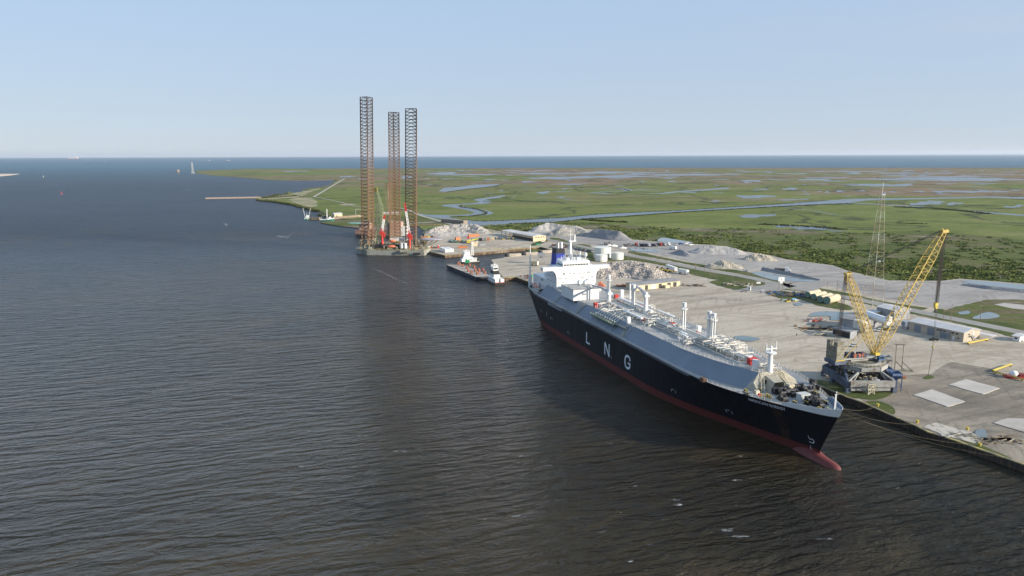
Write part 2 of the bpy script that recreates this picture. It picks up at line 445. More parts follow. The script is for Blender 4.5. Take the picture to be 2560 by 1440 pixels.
def ribbon(mb, pix, z, widths, sub=6):
    c = [P(u, v, z).xy for u, v in pix]
    if not hasattr(widths, '__len__'): widths = [widths] * len(c)
    pts = []; ws = []
    for i in range(len(c) - 1):
        p0 = c[max(i - 1, 0)]; p1 = c[i]; p2 = c[i + 1]; p3 = c[min(i + 2, len(c) - 1)]
        for k in range(sub):
            t = k / sub
            q = 0.5 * ((2 * p1) + (p2 - p0) * t + (2 * p0 - 5 * p1 + 4 * p2 - p3) * t * t + (3 * p1 - p0 - 3 * p2 + p3) * t ** 3)
            pts.append(q); ws.append(widths[i] * (1 - t) + widths[i + 1] * t)
    pts.append(c[-1]); ws.append(widths[-1])
    l = []; r = []
    for i, p in enumerate(pts):
        d = (pts[min(i + 1, len(pts) - 1)] - pts[max(i - 1, 0)]).normalized(); nn = Vector((-d.y, d.x))
        l.append(p + nn * ws[i] / 2); r.append(p - nn * ws[i] / 2)
    n = len(pts)
    mb.add([(p.x, p.y, z) for p in l + r], [(i + n, i + n + 1, i + 1, i) for i in range(n - 1)])
    return pts, ws
# ================= SETTING =================
def tri_sheet(name, mb, mname, zlift=0):
    o = ob(name, mb, MATS[mname]); tag(o, kind='structure'); return o

# water: one sheet to the horizon, finely cut near the camera is not needed (bump)
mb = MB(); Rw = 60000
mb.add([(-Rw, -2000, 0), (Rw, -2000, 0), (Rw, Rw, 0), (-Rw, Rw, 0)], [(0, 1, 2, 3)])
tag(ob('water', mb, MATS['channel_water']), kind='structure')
mb = MB(); mb.add([(-Rw, -2100, -25), (Rw, -2100, -25), (Rw, Rw, -25), (-Rw, Rw, -25)], [(0, 1, 2, 3)])
tag(ob('seabed_ground', mb, MATS['mud_gravel']), kind='structure')

ZM = 0.7      # marsh level
ZY = 2.6      # yard level
marsh_px = [(1056, 574), (1045, 563), (1000, 566), (940, 571), (897, 569.5), (846, 563.5), (801, 556), (836, 552), (880, 549), (836, 545), (812, 534),
    (794.5, 528), (770, 522), (737.8, 512.5), (693, 504.8), (640, 500.5), (640, 493.5),
    (684.5, 488.5), (748, 482.5), (755, 476.5), (772, 471), (820, 464.4), (837.5, 453), (836, 449.8), (738, 451.5), (669, 449.8), (617.5, 444.7), (531.5, 438.7), (490, 432.6),
    (490, 426.5), (560, 424.5), (626, 421.8), (910, 421), (1500, 420), (2560, 419.5), (3600, 418.5)]
pts = [P(u, v, ZM).xy for u, v in marsh_px]
pts += [Vector((2500, 150)), Vector((600, 150)), P(2700, 1300, ZM).xy + Vector((60, 0)), P(1383, 640, ZM).xy]
mb = MB(); sheet(mb, pts, ZM, 5, 45, 3, skirt=-2, world=True)
tri_sheet('marsh_ground', mb, 'marsh_grass')

# creeks, canal and ponds of the marsh
mb = MB(); ZC = ZM + 0.06
canal_up = [(1050, 533.5), (1065.6, 536.7), (1123, 537.5), (1124.4, 543.6), (1153, 549), (1208, 553), (1273.4, 550.4), (1410, 543.6), (1492, 535.4), (1700, 525.8), (1935, 511), (2069.5, 500.8), (2146.8, 496.7), (2304.6, 495), (2472.6, 491.2), (2560, 493), (2800, 492)]
canal_lo = [(2800, 495), (2560, 497), (2472, 494), (2304, 498), (2170, 500.8), (2130, 505), (2133, 509), (2036, 512.5), (1935, 517.6), (1700, 531), (1570, 541), (1465, 547.7), (1420, 553), (1391, 555.9), (1273, 560), (1191, 564), (1164, 558.6), (1109, 547.7), (1065.6, 540.8), (1050, 537)]
sheet(mb, canal_up + canal_lo, ZC, 2.0, 25, 5)
ZC2 = ZC + 0.02
ribbon(mb, [(2120, 506), (2170, 509.5), (2271, 515.5), (2405, 526), (2560, 538.5), (2700, 548)], ZC2, [14, 16, 20, 22, 26, 28])
ribbon(mb, [(1123, 541), (1170, 538.2), (1202, 535.3), (1208, 531), (1180, 523), (1140, 516.5), (1122, 513.2), (1153, 511), (1197, 508.6), (1215, 504), (1200, 499), (1232, 494.3), (1262, 488)], ZC2 + .02, [34, 34, 36, 34, 34, 34, 30, 28, 30, 30, 28, 34, 6])
ribbon(mb, [(1476, 482), (1506, 480), (1548, 478), (1572, 476), (1550, 471.6), (1530, 470.5), (1427, 470), (1408, 474)], ZC2, [24, 20, 10, 26, 30, 18, 14, 8])
ribbon(mb, [(1496, 484), (1530, 486), (1600, 485.4), (1650, 484), (1700, 479), (1780, 473.5), (1815, 470)], ZC2, [8, 8, 8, 20, 30, 40, 26])
ribbon(mb, [(1215, 504), (1300, 504.5), (1420, 504.5), (1480, 510)], ZC2, [6, 5, 5, 3])
ribbon(mb, [(1957, 518), (2030, 526), (2088, 537), (2130, 538)], ZC2, [5, 4, 4, 2])
ponds = [  # (u, v, half width, half height) of ponds seen on the marsh
    (1108, 434.5, 40, 2.2), (1180, 436.5, 42, 1.6), (1350, 434.5, 60, 1.4), (1440, 433, 85, 1.3), (1560, 431, 90, 1.6), (1700, 437, 140, 1.8), (1370, 445, 60, 2.0), (1480, 443, 80, 2.6), (1560, 441, 70, 2),
    (1226, 449, 15, 1.2), (1315, 454.3, 13, 1.6), (1358, 481.5, 14, 3.0), (1430, 460.5, 32, 1.6), (1403, 493.5, 8, 2), (1880, 452, 23, 2.2), (1868, 456, 9, 1.5), (1885, 491.5, 38, 4.2),
    (1805, 471.5, 20, 1.8), (1905, 473, 16, 1.4), (1975, 472, 22, 2.2), (2041, 449, 40, 1.8), (2075, 444.5, 46, 1.4), (2090, 452.7, 34, 1), (2190, 463, 68, 2.8), (2260, 461.5, 30, 1.7), (2300, 447, 120, 2.8), (2430, 448.5, 150, 3.2), (2350, 442, 140, 1.3),
    (2270, 433.5, 90, 1.0), (1890, 539.5, 47, 3.6), (1960, 566, 26, 2.2), (2030, 570.5, 52, 3.6), (2090, 577, 20, 1.2), (1788, 503, 12, 1.4), (1970, 499.5, 30, 1.4), (2010, 498, 14, 1.2), (2049, 479, 5, 1), (2068, 480, 7, 1.4), (2100, 478, 12, 1.5), (2120, 492, 6, 1),
    (2211, 484, 5, 2.4), (2232, 480, 8, 1.6), (2155, 477, 12, 1.1), (2300, 479, 14, 1.3), (2350, 479, 18, 2.4), (2425, 479, 50, 2.6), (2500, 479, 26, 1.6), (2540, 475, 12, 1.5), (2315, 508.5, 42, 3.5), (2340, 504, 20, 2.4), (2385, 509, 20, 2.8), (2530, 517, 18, 2.2), (2550, 513.5, 12, 1.8),
    (2115, 511.5, 4, 1), (1903, 626, 14, 2.2), (1932, 629, 15, 2.5), (2120, 428.5, 80, .8), (1990, 434.5, 30, .8), (1830, 435, 30, .9), (1800, 448, 20, .8), (2365, 459.5, 24, 1), (2460, 459.5, 30, 1.1), (905, 447.5, 10, 1.2), (735, 428, 34, 0.9), (868, 441.5, 18, 1.5), (1015, 443, 12, 3), (1262, 450, 10, 0.8)]
rr = random.Random(11)
for i in range(170):
    ponds.append((rr.uniform(1050, 2560), rr.choice([rr.uniform(425, 500), rr.uniform(425, 455), rr.uniform(425, 440)]), rr.uniform(3, 26), rr.uniform(0.3, 0.9)))
for i, (u, v, hw, hh) in enumerate(ponds):
    k = 26; q = []; r_ = random.Random(i)
    ph = [r_.uniform(0, 6.28) for _ in range(5)]
    for j in range(k):
        a = 2 * math.pi * j / k; f = 1 + 0.22 * math.sin(2 * a + ph[0]) + 0.2 * math.sin(3 * a + ph[1]) + 0.16 * math.sin(5 * a + ph[2]) + 0.1 * math.sin(8 * a + ph[3])
        q.append((u + hw * math.cos(a) * f, v + hh * math.sin(a) * f))
    sheet(mb, q, ZC2 + 0.002 * (i % 20) + 0.04)
sheet(mb, [(1094, 478), (1109, 470), (1148, 467), (1191, 461.5), (1254, 460), (1232, 465.5), (1164, 472.5), (1115, 479.5)], ZC2, 3, 30, 4)
tri_sheet('creek_water', mb, 'creek_water')

# reedy banks standing along the creeks
def reeds(mb, pix, z, h, wd, seed, dens=1.0):
    r_ = random.Random(seed); c = [P(u, v, z).xy for u, v in pix]
    for i in range(len(c) - 1):
        d = c[i + 1] - c[i]; ln = d.length; k = int(ln / 1.1 * dens)
        for q in range(k):
            p = c[i] + d * (q + r_.random()) / max(k, 1); p += Vector((r_.uniform(-wd, wd), r_.uniform(-wd, wd)))
            hh = h * .7 * r_.uniform(0.4, 1.3); wr = r_.uniform(1.0, 2.6); a = r_.uniform(0, 3.14)
            for t in range(3):
                a2 = a + t * 1.05; dx, dy = math.cos(a2) * wr, math.sin(a2) * wr
                mb.add([(p.x - dx, p.y - dy, z), (p.x + dx, p.y + dy, z), (p.x + dx * 0.6 + r_.uniform(-.4, .4), p.y + dy * 0.6, z + hh), (p.x - dx * 0.5, p.y - dy * 0.5, z + hh * r_.uniform(.7, 1.1))], [(0, 1, 2, 3)])
mt_reed = mat('reed_leaves', (0.075, 0.085, 0.030), 0.95, var=0.4, scale=0.1, spec=0.1, coord='World')
mt_bush = mat('bush_leaves', (0.070, 0.098, 0.026), 0.95, col2=(0.19, 0.205, 0.062), scale=0.06, spec=0.1, coord='World', thr=(0.4, 0.65))
mb = MB()
reeds(mb, canal_lo[6:15], ZM, 1.8, 2, 1); reeds(mb, canal_up[4:12], ZM, 0.9, 1.2, 2, 0.7)
reeds(mb, [(1213, 532), (1214, 535), (1180, 540.5), (1140, 541.5), (1128, 543)], ZM, 1.6, 1, 3); reeds(mb, [(1155, 512.5), (1150, 517), (1190, 522), (1218, 531)], ZM, 1.6, 1, 4)
reeds(mb, [(1208, 503), (1300, 505), (1500, 505.5)], ZM, 1.3, 2, 5, 0.6); reeds(mb, [(1115, 481), (1164, 474), (1232, 467), (1258, 460.5)], ZM, 2.0, 1, 6, 0.6)
reeds(mb, [(1430, 469.3), (1530, 469.5), (1560, 473), (1574, 477)], ZM, 1.6, 1, 7, 0.5); reeds(mb, [(1500, 487), (1600, 487), (1650, 486)], ZM, 1.5, 1, 8, 0.4)
reeds(mb, [(2240, 517.5), (2330, 521), (2405, 527.5), (2475, 535)], ZM, 2.2, 7, 9, 2.0); reeds(mb, [(1465, 549), (1500, 553), (1560, 556)], ZM, 2.6, 7, 10, 2)
reeds(mb, [(1900, 561), (1960, 563), (2040, 567), (2110, 574)], ZM, 1.8, 7, 12, 1.5)
reeds(mb, [(794.5, 529), (770, 523), (737.8, 513.5), (693, 506), (645, 501)], ZM, 4, 5, 13, 1.6)
reeds(mb, [(797, 538), (812, 541), (828, 543)], ZM, 3.5, 3, 14, 2); reeds(mb, [(748, 490), (690, 493), (660, 496), (700, 487)], ZM, 4, 6, 15, 1)
reeds(mb, [(2245, 558), (2310, 559.5)], ZM, 1.2, 6, 16, 1.5)
tag(ob('bank_reeds', mb, mt_reed), 'dark reeds and tall grass lining the creek and canal banks', 'reeds', kind='stuff')

# scrub belt between yard and marsh
scrub_px = [(1166, 561), (1191, 565), (1273, 561), (1391, 557), (1420, 555), (1470, 556), (1700, 572), (1900, 570), (2100, 585), (2300, 575), (2560, 600), (3200, 640), (3200, 760), (2560, 712), (2400, 700), (2221, 702), (2103, 684), (2083, 665), (1925, 639), (1860, 630), (1732, 611), (1634, 604), (1560, 598), (1475, 582), (1320, 582), (1279, 580), (1199, 573)]
mb = MB(); sheet(mb, scrub_px, ZM + 0.15, 8, 25, 9, skirt=ZM - 0.1)
tri_sheet('scrub_ground', mb, 'scrub_ground')
def inside(u, v, poly):
    c = False; n = len(poly)
    for i in range(n):
        x1, y1 = poly[i]; x2, y2 = poly[(i + 1) % n]
        if (y1 > v) != (y2 > v) and u < (x2 - x1) * (v - y1) / (y2 - y1) + x1: c = not c
    return c
def bush(mb, p, r, h, n, r_):
    for i in range(n):
        a = r_.uniform(0, 6.283); t = math.sqrt(r_.random()); zz = r_.random()
        x = p.x + r * t * math.cos(a); y = p.y + r * t * math.sin(a); z = p.z + h * zz * math.sqrt(max(0.05, 1 - t * t * 0.8))
        s_ = r_.uniform(0.25, 0.55) * max(0.6, min(r, 2.2)); b1 = Vector((r_.gauss(0, 1), r_.gauss(0, 1), r_.gauss(0, .6))).normalized() * s_
        b2 = Vector((r_.gauss(0, 1), r_.gauss(0, 1), r_.gauss(0, .8))).normalized() * s_; q = Vector((x, y, z))
        mb.add([q - b1, q + b2, q + b1, q - b2], [(0, 1, 2, 3)])
mb = MB(); r_ = random.Random(5); cnt = 0
while cnt < 3400:
    u = r_.uniform(1200, 2700); v = r_.uniform(558, 712)
    edge = (640 + (u - 1900) * 0.105) if u > 1700 else 604
    if not inside(u, v, scrub_px): continue
    w_ = math.exp(-((v - edge) / 26.0) ** 2) if u > 1500 else 0.5
    if r_.random() > 0.10 + w_: continue
    if math.sin(u * 0.021 + v * 0.13) + math.sin(u * 0.047 - v * 0.09) + math.sin(u * .11) * .5 + r_.uniform(-.6, .6) < -0.4: continue
    g_ = P(u, v, ZM + 0.1); hh = r_.uniform(0.4, 1.3) * (1.8 if r_.random() < .12 else 1)
    for q in range(r_.randint(1, 2)):
        bush(mb, g_ + Vector((r_.uniform(-6, 6), r_.uniform(-3, 3), 0)), r_.uniform(1.2, 4.6), hh, 22, r_)
    cnt += 1
tag(ob('scrub_thicket', mb, mt_bush), 'dense low green bushes between the gravel yards and the marsh', 'bushes', kind='stuff')

# yards
yard_px = [(1228, 649), (1256, 645), (1280, 638.5), (1320, 633), (1383, 625.2), (1352, 617.5), (1300, 622), (1195, 631.5), (1113, 638.5), (1077, 629.5), (1069, 610), (1060, 590), (1062, 574), (1080, 571), (1100, 566.5), (1125, 562.5), (1166, 562.5), (1199, 572), (1240, 577), (1279, 579.5), (1320, 579),
    (1335, 571), (1475, 573), (1574, 598), (1634, 603), (1732, 610), (1780, 612), (1833, 620), (1860, 628.5), (1925, 638), (1967, 648.5), (2083, 663.5), (2120, 677), (2221, 701), (2355, 702), (2399, 696.5), (2560, 709), (3000, 740)]
q = [P(u, v, ZY).xy for u, v in yard_px]
quay_px = [(2760, 1236), (2560, 1161), (2439.5, 1119), (2391.6, 1101.8), (2324, 1081), (2292, 1065), (2232, 1039.5), (2161, 1007.5), (2120, 993), (2019, 952)]
q += [P(3400, 900, ZY).xy] + [P(u, v, ZY).xy for u, v in quay_px]
SHA = R(17.849441)
_d = Vector((math.sin(SHA), -math.cos(SHA))); _n = Vector((math.cos(SHA), math.sin(SHA)))
SHO = Vector((25.05, 493.40))
def ship_xy(x, y): return SHO + _d * x + _n * y
q += [ship_xy(215, 27), ship_xy(100, 27), ship_xy(-8, 27), P(1290, 692.5, ZY).xy, P(1259, 694.5, ZY).xy, P(1250, 684, ZY).xy]
mb = MB(); sheet(mb, q, ZY, 0.5, 18, 21, skirt=-3, world=True)
yard = ob('gravel_yard_ground', mb, MATS['yard_gravel']); tag(yard, kind='structure')
yard_outline = q
# land beyond the frame on the right keeps going
mb = MB(); sheet(mb, [P(2999, 739.5, ZY).xy, Vector((3000, 700)), Vector((3000, 100)), Vector((500, 100)), P(2760, 1236, ZY).xy, P(3399, 900.5, ZY).xy], ZY - 0.02, 0, world=True, skirt=-3)
tag(ob('outer_yard_ground', mb, MATS['yard_gravel']), kind='structure')
# lighter grey stone surface on the far side of the road
mb = MB(); sheet(mb, [(1366, 597), (1320, 584), (1345, 578), (1475, 577), (1574, 599.5), (1634, 604.5), (1732, 611.5), (1780, 613.5), (1833, 621.5), (1860, 629.5), (1925, 639.5), (1967, 650), (2083, 665), (2120, 678.5), (2221, 702.5), (2355, 703.5), (2399, 698), (2560, 711), (2900, 735), (2900, 850), (2560, 795), (2440, 778), (2330, 768), (2240, 752), (2140, 730), (2060, 712), (1960, 703), (1900, 690), (1840, 677), (1760, 661), (1660, 640), (1560, 622), (1485, 612)], ZY + 0.05, 1.5, 20, 33)
tag(ob('stone_yard_ground', mb, MATS['far_gravel']), kind='structure')
# muddy ground near the right hand quay
mb = MB(); sheet(mb, [(2135, 985), (2190, 960), (2260, 938), (2330, 935), (2380, 905), (2470, 920), (2560, 955), (2700, 1010), (2740, 1200), (2560, 1158), (2440, 1116), (2324, 1078), (2292, 1062), (2232, 1037), (2161, 1005)], ZY + 0.05, 1.2, 8, 34)
tag(ob('muddy_ground', mb, MATS['mud_gravel']), kind='structure')
# grass verges
mb = MB(); zg = ZY + 0.1; i = 0
for poly in ([(1500, 627), (1560, 636), (1660, 655), (1760, 676), (1860, 695), (1910, 706), (1904, 714), (1860, 711), (1840, 703), (1790, 699), (1730, 686), (1690, 672), (1640, 660), (1590, 652), (1560, 651), (1500, 655), (1470, 648), (1468, 632)],
             [(1570, 630), (1590, 629), (1700, 652), (1760, 662), (1870, 680), (1945, 700), (1950, 706), (1920, 702), (1860, 687), (1760, 669), (1660, 649), (1590, 637)],
             [(1375, 594), (1400, 596), (1425, 605), (1418, 607), (1385, 602)], [(1440, 610), (1470, 612), (1480, 619), (1465, 620), (1445, 616)],
             [(1395, 608), (1420, 612), (1480, 624), (1484, 629), (1430, 618), (1392, 612)],
             [(1903, 727), (1940, 724), (2000, 728), (2060, 740), (2120, 750), (2200, 768), (2330, 795), (2440, 818), (2560, 848), (2560, 832), (2450, 812), (2340, 790), (2240, 769), (2130, 748), (2040, 733), (1980, 724), (1940, 718)],
             [(2010, 713), (2060, 722), (2140, 737), (2230, 757), (2310, 768), (2318, 771), (2290, 773), (2180, 752), (2060, 730), (2005, 718)],
             [(2340, 776), (2352, 772), (2440, 790), (2560, 812), (2560, 826), (2450, 806), (2340, 784)],
             
             [(1905, 727), (1930, 722), (2000, 735), (2040, 748), (2100, 757), (2130, 768), (2120, 775), (2050, 765), (2000, 748), (1950, 745)],
             [(1775, 706), (1800, 700), (1850, 706), (1880, 716), (1870, 722), (1830, 722)],
             [(2000, 948), (2050, 950), (2150, 965), (2230, 976), (2220, 990), (2190, 999), (2150, 996), (2120, 990), (2019, 950.5)],
             [(2165, 1006), (2200, 1003), (2235, 1020), (2228, 1036)], [(2308, 944), (2322, 938), (2335, 942), (2330, 946), (2315, 948)],
             [(2400, 1098), (2430, 1104), (2500, 1132), (2530, 1147), (2500, 1138), (2440, 1116)],
             [(1325, 612), (1355, 600), (1370, 600), (1360, 607), (1335, 614)], [(1060, 585), (1068, 572), (1095, 567), (1085, 572)]):
    i += 1; sheet(mb, poly, zg + 0.006 * i, 1.1, 2.5, 40 + i, soft=True)
tag(ob('verge_grass', mb, MATS['verge_grass']), kind='structure')
# causeway land north of the inlet and around the shrimp dock
mb = MB()
sheet(mb, [(801, 556.5), (846, 564), (897, 570), (1000, 566), (1040, 562.5), (1110, 561), (1125, 557), (1100, 549), (1070, 541), (1040, 539), (960, 543), (900, 545), (870, 548), (880, 551), (836, 553)], ZM + 0.5, 1.5, 12, 51, skirt=-1)
tag(ob('causeway_ground', mb, MATS['scrub_ground']), kind='structure')
mb = MB(); sheet(mb, [(2385, 768), (2465, 749), (2530, 748), (2640, 756), (2640, 820), (2560, 812), (2440, 800), (2356, 777)], ZY + 0.2, 1.0, 4, 77)
tri_sheet('wet_field_ground', mb, 'scrub_ground')
# sandy patches
mb = MB()
for k, poly in enumerate([[(640, 494), (700, 489), (752, 479.5), (800, 469.5), (800, 472), (765, 485), (745, 493), (690, 497.5), (650, 498)], [(720, 500), (740, 494), (780, 494), (795, 505), (790, 516), (775, 519), (740, 509)], [(845, 511), (880, 508), (890, 513), (860, 514)], [(1150, 566), (1165, 563), (1215, 572), (1245, 579), (1225, 582), (1185, 575)]]):
    sheet(mb, poly, ZM + 0.2 + 0.6 * (k == 3) + (1.4 if k == 3 else 0), 4, 25, 60 + k)
sand = mat('dry_sand', (0.27, 0.235, 0.13), 0.95, col2=(0.13, 0.14, 0.05), scale=0.02, coord='World', thr=(0.45, 0.62))
tag(ob('sand_ground', mb, sand), kind='structure')
mb = MB(); sheet(mb, [(-400, 444), (0, 440), (30, 437), (48, 434.6), (0, 434.4), (-400, 436)], 1.5, 8, 60, 70, skirt=-1)
tag(ob('sand_spit_ground', mb, mat('pale_sand', (0.55, 0.45, 0.36), 0.95, coord='World', scale=0.01)), kind='structure')
# roads
mb = MB()
ribbon(mb, [(1128, 560.5), (1166, 562), (1200, 571), (1279, 585), (1330, 592), (1366, 598.5), (1420, 609), (1485, 622.5), (1560.6, 636), (1663.7, 655), (1760, 674.5), (1867, 692), (1950, 711), (2050, 731), (2120, 744), (2260, 771), (2336, 787), (2440, 808), (2560, 832), (2800, 880)], ZY + 0.16, 11)
ribbon(mb, [(2000, 722), (2030, 712), (2080, 700), (2200, 715)], ZY + 0.164, [26, 18, 14, 10])
ribbon(mb, [(1890, 728), (1940, 716), (1975, 710), (2000, 722)], ZY + 0.168, [26, 20, 20, 12])
tag(ob('road', mb, MATS['road_surface']), kind='structure')
mb = MB()
ribbon(mb, [(1128, 560.5), (1104, 553.5), (1075, 545), (1050, 538), (1000, 520), (900, 517), (850, 505), (812, 497), (784, 492)], ZM + 0.55, [7, 7, 7, 6, 5, 4, 4, 4, 4])
ribbon(mb, [(1104, 554), (1040, 557.5), (960, 560)], ZM + 0.56, 7)
ribbon(mb, [(784, 492), (805, 480), (835, 462), (862, 446)], ZM + 0.57, 7)
tag(ob('shell_track_road', mb, mat('shell_track', (0.36, 0.33, 0.27), 0.9, coord='World', scale=0.05)), kind='structure')
# concrete pads
slab = mat('pad_concrete', (0.43, 0.40, 0.355), 0.85, var=0.1, scale=0.12, coord='World', bump=0.2)
for k, (poly, nm) in enumerate([([(2371, 961), (2415, 948), (2499, 970), (2458, 985)], 'clean pale'), ([(2283, 987), (2330, 973), (2412, 1003), (2368, 1016)], 'broken edged pale')]):
    mb = MB(); sheet(mb, poly, ZY + 0.28, 0.35, 3, 80 + k, skirt=ZY)
    tag(ob('concrete_pad_pavement', mb, slab), kind='structure')
mb = MB(); sheet(mb, [(2483, 1057), (2520, 1045), (2600, 1050), (2640, 1100), (2560, 1080)], ZY + 0.27, 0.8, 4, 84); sheet(mb, [(2485, 761), (2510, 757), (2580, 764), (2580, 776), (2530, 771)], ZY + 0.3, 0.5, 5, 85)
tag(ob('worn_slab_pavement', mb, mat('worn_slab', (0.38, 0.35, 0.31), 0.9, col2=(0.25, 0.23, 0.19), scale=0.1, coord='World')), kind='structure')
mb = MB(); sheet(mb, [(2308, 1068), (2340, 1056), (2420, 1076), (2455, 1100), (2438, 1108), (2400, 1098), (2365, 1090)], ZY + 0.24, 1.0, 4, 86)
tag(ob('rubble_slab_pavement', mb, mat('rubble_slab', (0.44, 0.40, 0.34), 0.9, col2=(0.20, 0.18, 0.14), scale=0.35, coord='World', stretch=(1, 0.3, 1), thr=(0.5, 0.6), bump=0.6)), kind='structure')
# standing water in the yards
mb = MB()
for k, poly in enumerate([[(1880, 683), (1905, 680), (1960, 690), (2045, 700), (2010, 704), (1960, 702), (1930, 699)], [(2405, 704), (2439, 701), (2560, 712), (2700, 726), (2700, 738), (2560, 724), (2489, 717), (2429, 709)],
    [(2022, 790), (2040, 780), (2080, 778), (2125, 784), (2130, 797), (2080, 800), (2075, 791), (2040, 790)], [(1985, 759), (2000, 757), (2008, 761), (1992, 764)], [(1835, 842), (1860, 839), (1900, 846), (1880, 853), (1850, 850)],
    [(1646, 603), (1655, 594), (1680, 597), (1732, 606), (1700, 608)], [(1570, 622), (1600, 620), (1650, 625), (1640, 629), (1590, 628)], [(2430, 795), (2470, 780), (2500, 790), (2470, 797)], [(2395, 781), (2420, 777), (2425, 783), (2405, 786)], [(2440, 1076), (2460, 1072), (2468, 1090), (2455, 1096), (2440, 1088)]]):
    sheet(mb, poly, ZY + 0.25 + 0.003 * k, 0.5, 3, 90 + k, soft=True)
tag(ob('puddle_water', mb, MATS['pond_water']), kind='structure')

# quay walls: sheet piling along the edge of the yards
pile = mat('rusty_sheet_pile', (0.045, 0.035, 0.026), 0.85, col2=(0.13, 0.075, 0.04), scale=0.4, coord='World', stretch=(1, 1, .3))
pile2 = mat('weathered_sheet_pile', (0.12, 0.075, 0.045), 0.85, col2=(0.26, 0.19, 0.12), scale=0.4, coord='World', stretch=(1, 1, .3))
capm = mat('quay_cap', (0.20, 0.17, 0.11), 0.8, col2=(0.42, 0.34, 0.12), scale=0.25, coord='World')
def quaywall(label, pts, m1, zt=ZY):
    t = thing('quay_wall', label, 'quay wall', (pts[0].x, pts[0].y, 0))
    o = pts[0]; a = MB(); b_ = MB(); r_ = random.Random(3); k = 0
    for i in range(len(pts) - 1):
        d = pts[i + 1] - pts[i]; ln = d.length; d.normalize(); nn = Vector((d.y, -d.x)); n_ = int(ln / 0.9)
        for q_ in range(n_):
            p0 = pts[i] + d * (q_ * ln / n_) - o; p1 = pts[i] + d * ((q_ + 1) * ln / n_) - o; off = 0.5 if k % 2 else 0.15; k += 1
            a.add([(*(p0 + nn * off), -3), (*(p1 + nn * off), -3), (*(p1 + nn * off), zt - 0.1), (*(p0 + nn * off), zt - 0.1), (*p0, zt - .1), (*p1, zt - .1), (*p0, -3), (*p1, -3)], [(0, 1, 2, 3), (3, 2, 5, 4), (0, 3, 4, 6), (1, 7, 5, 2)])
        m0 = pts[i] - o; m1_ = pts[i + 1] - o
        b_.add([(*(m0 + nn * .7), zt - .12), (*(m1_ + nn * .7), zt - .12), (*(m1_ - nn * .3), zt - .12), (*(m0 - nn * .3), zt - .12), (*(m0 + nn * .7), zt + .28), (*(m1_ + nn * .7), zt + .28), (*(m1_ - nn * .3), zt + .28), (*(m0 - nn * .3), zt + .28)], [(3, 2, 1, 0), (4, 5, 6, 7), (0, 1, 5, 4), (1, 2, 6, 5), (2, 3, 7, 6), (3, 0, 4, 7)])
    ob('sheet_piling', a, m1, t); ob('cap_beam', b_, capm, t)
W = lambda L_: [P(u, v, ZY).xy for u, v in L_]
quaywall('dark sheet pile quay wall curving away to the right of the tanker bow', W(quay_px)[::-1] , pile)
quaywall('quay wall running behind the moored gas tanker', [P(1290, 692.5, ZY).xy, ship_xy(-8, 27), ship_xy(100, 27), ship_xy(215, 27), P(2019, 952, ZY).xy], pile)
quaywall('rusty brown bulkhead on the far side of the boat slip', W([(1077, 629.5), (1113, 638.5), (1195, 631.5), (1300, 622), (1352, 617.5)]), pile2)
quaywall('dark bulkhead closing the inner end of the boat slip', W([(1352, 617.5), (1383, 625.2)]), pile)
quaywall('short quay wall behind the pushboat stern', W([(1250, 684), (1259, 694.5), (1290, 692.5)]), pile2)
quaywall('stained bulkhead along the inlet north of the white gravel pile', [P(u, v, ZM + .9).xy for u, v in [(960, 567), (1000, 566), (1040, 562.5), (1108, 561)]], pile2, ZM + 0.9)

# foam and whitecaps
g = G('sea_foam')
a_ = g.math('MULTIPLY', g.ramp(g.noise(0.8, 7, 0.8, (0.35, 1, 1), 0.3, 0.6), [(0.46, 0.0), (0.64, 1.0)]), 0.6)
g.b.inputs['Base Color'].default_value = (0.66, 0.67, 0.66, 1); g.b.inputs['Roughness'].default_value = 0.8
g.link(a_, g.b.inputs['Alpha'])
mb = MB(); r_ = random.Random(8)
foams = [(1572, 1403, 12, 8), (1625, 1362, 14, 5), (1850, 1341, 34, 6), (1300, 1290, 34, 7), (1565, 1105, 12, 3), (1530, 1109, 20, 2), (1370, 1163, 14, 2), (1700, 1262, 22, 10), (1690, 1250, 12, 8), (1000, 1128, 22, 8), (908, 1089, 16, 4), (712, 1044, 10, 2), (1305, 1140, 16, 6), (123, 531, 3, 5), (708, 592, 14, 5), (700, 590, 8, 3), (566, 562, 6, 6), (470, 475, 8, 2), (864, 969, 6, 2), (1820, 1325, 20, 14), (2060, 1347, 30, 6), (1665, 1300, 14, 5), (735, 990, 8, 2), (755, 1165, 10, 4), (1585, 1215, 12, 5), (1840, 1200, 18, 4), (2240, 1220, 12, 3), (480, 525, 5, 3), (560, 560, 10, 2), (1500, 1330, 14, 4), (450, 1000, 8, 2), (330, 1195, 10, 3), (540, 1105, 10, 3)]
for (u, v, hw, hh) in foams:
    hw *= .8; hh *= .24
    k = 14; ph = r_.uniform(0, 6.28); tilt = r_.uniform(-.3, .1)
    sheet(mb, [(u + hw * math.cos(2 * math.pi * j / k) * (1 + .3 * math.sin(3 * j + ph)), v + hw * math.cos(2 * math.pi * j / k) * tilt * hh / hw + hh * math.sin(2 * math.pi * j / k) * (1 + .4 * math.sin(2 * j + ph))) for j in range(k)], 0.05 + 0.002 * r_.random())
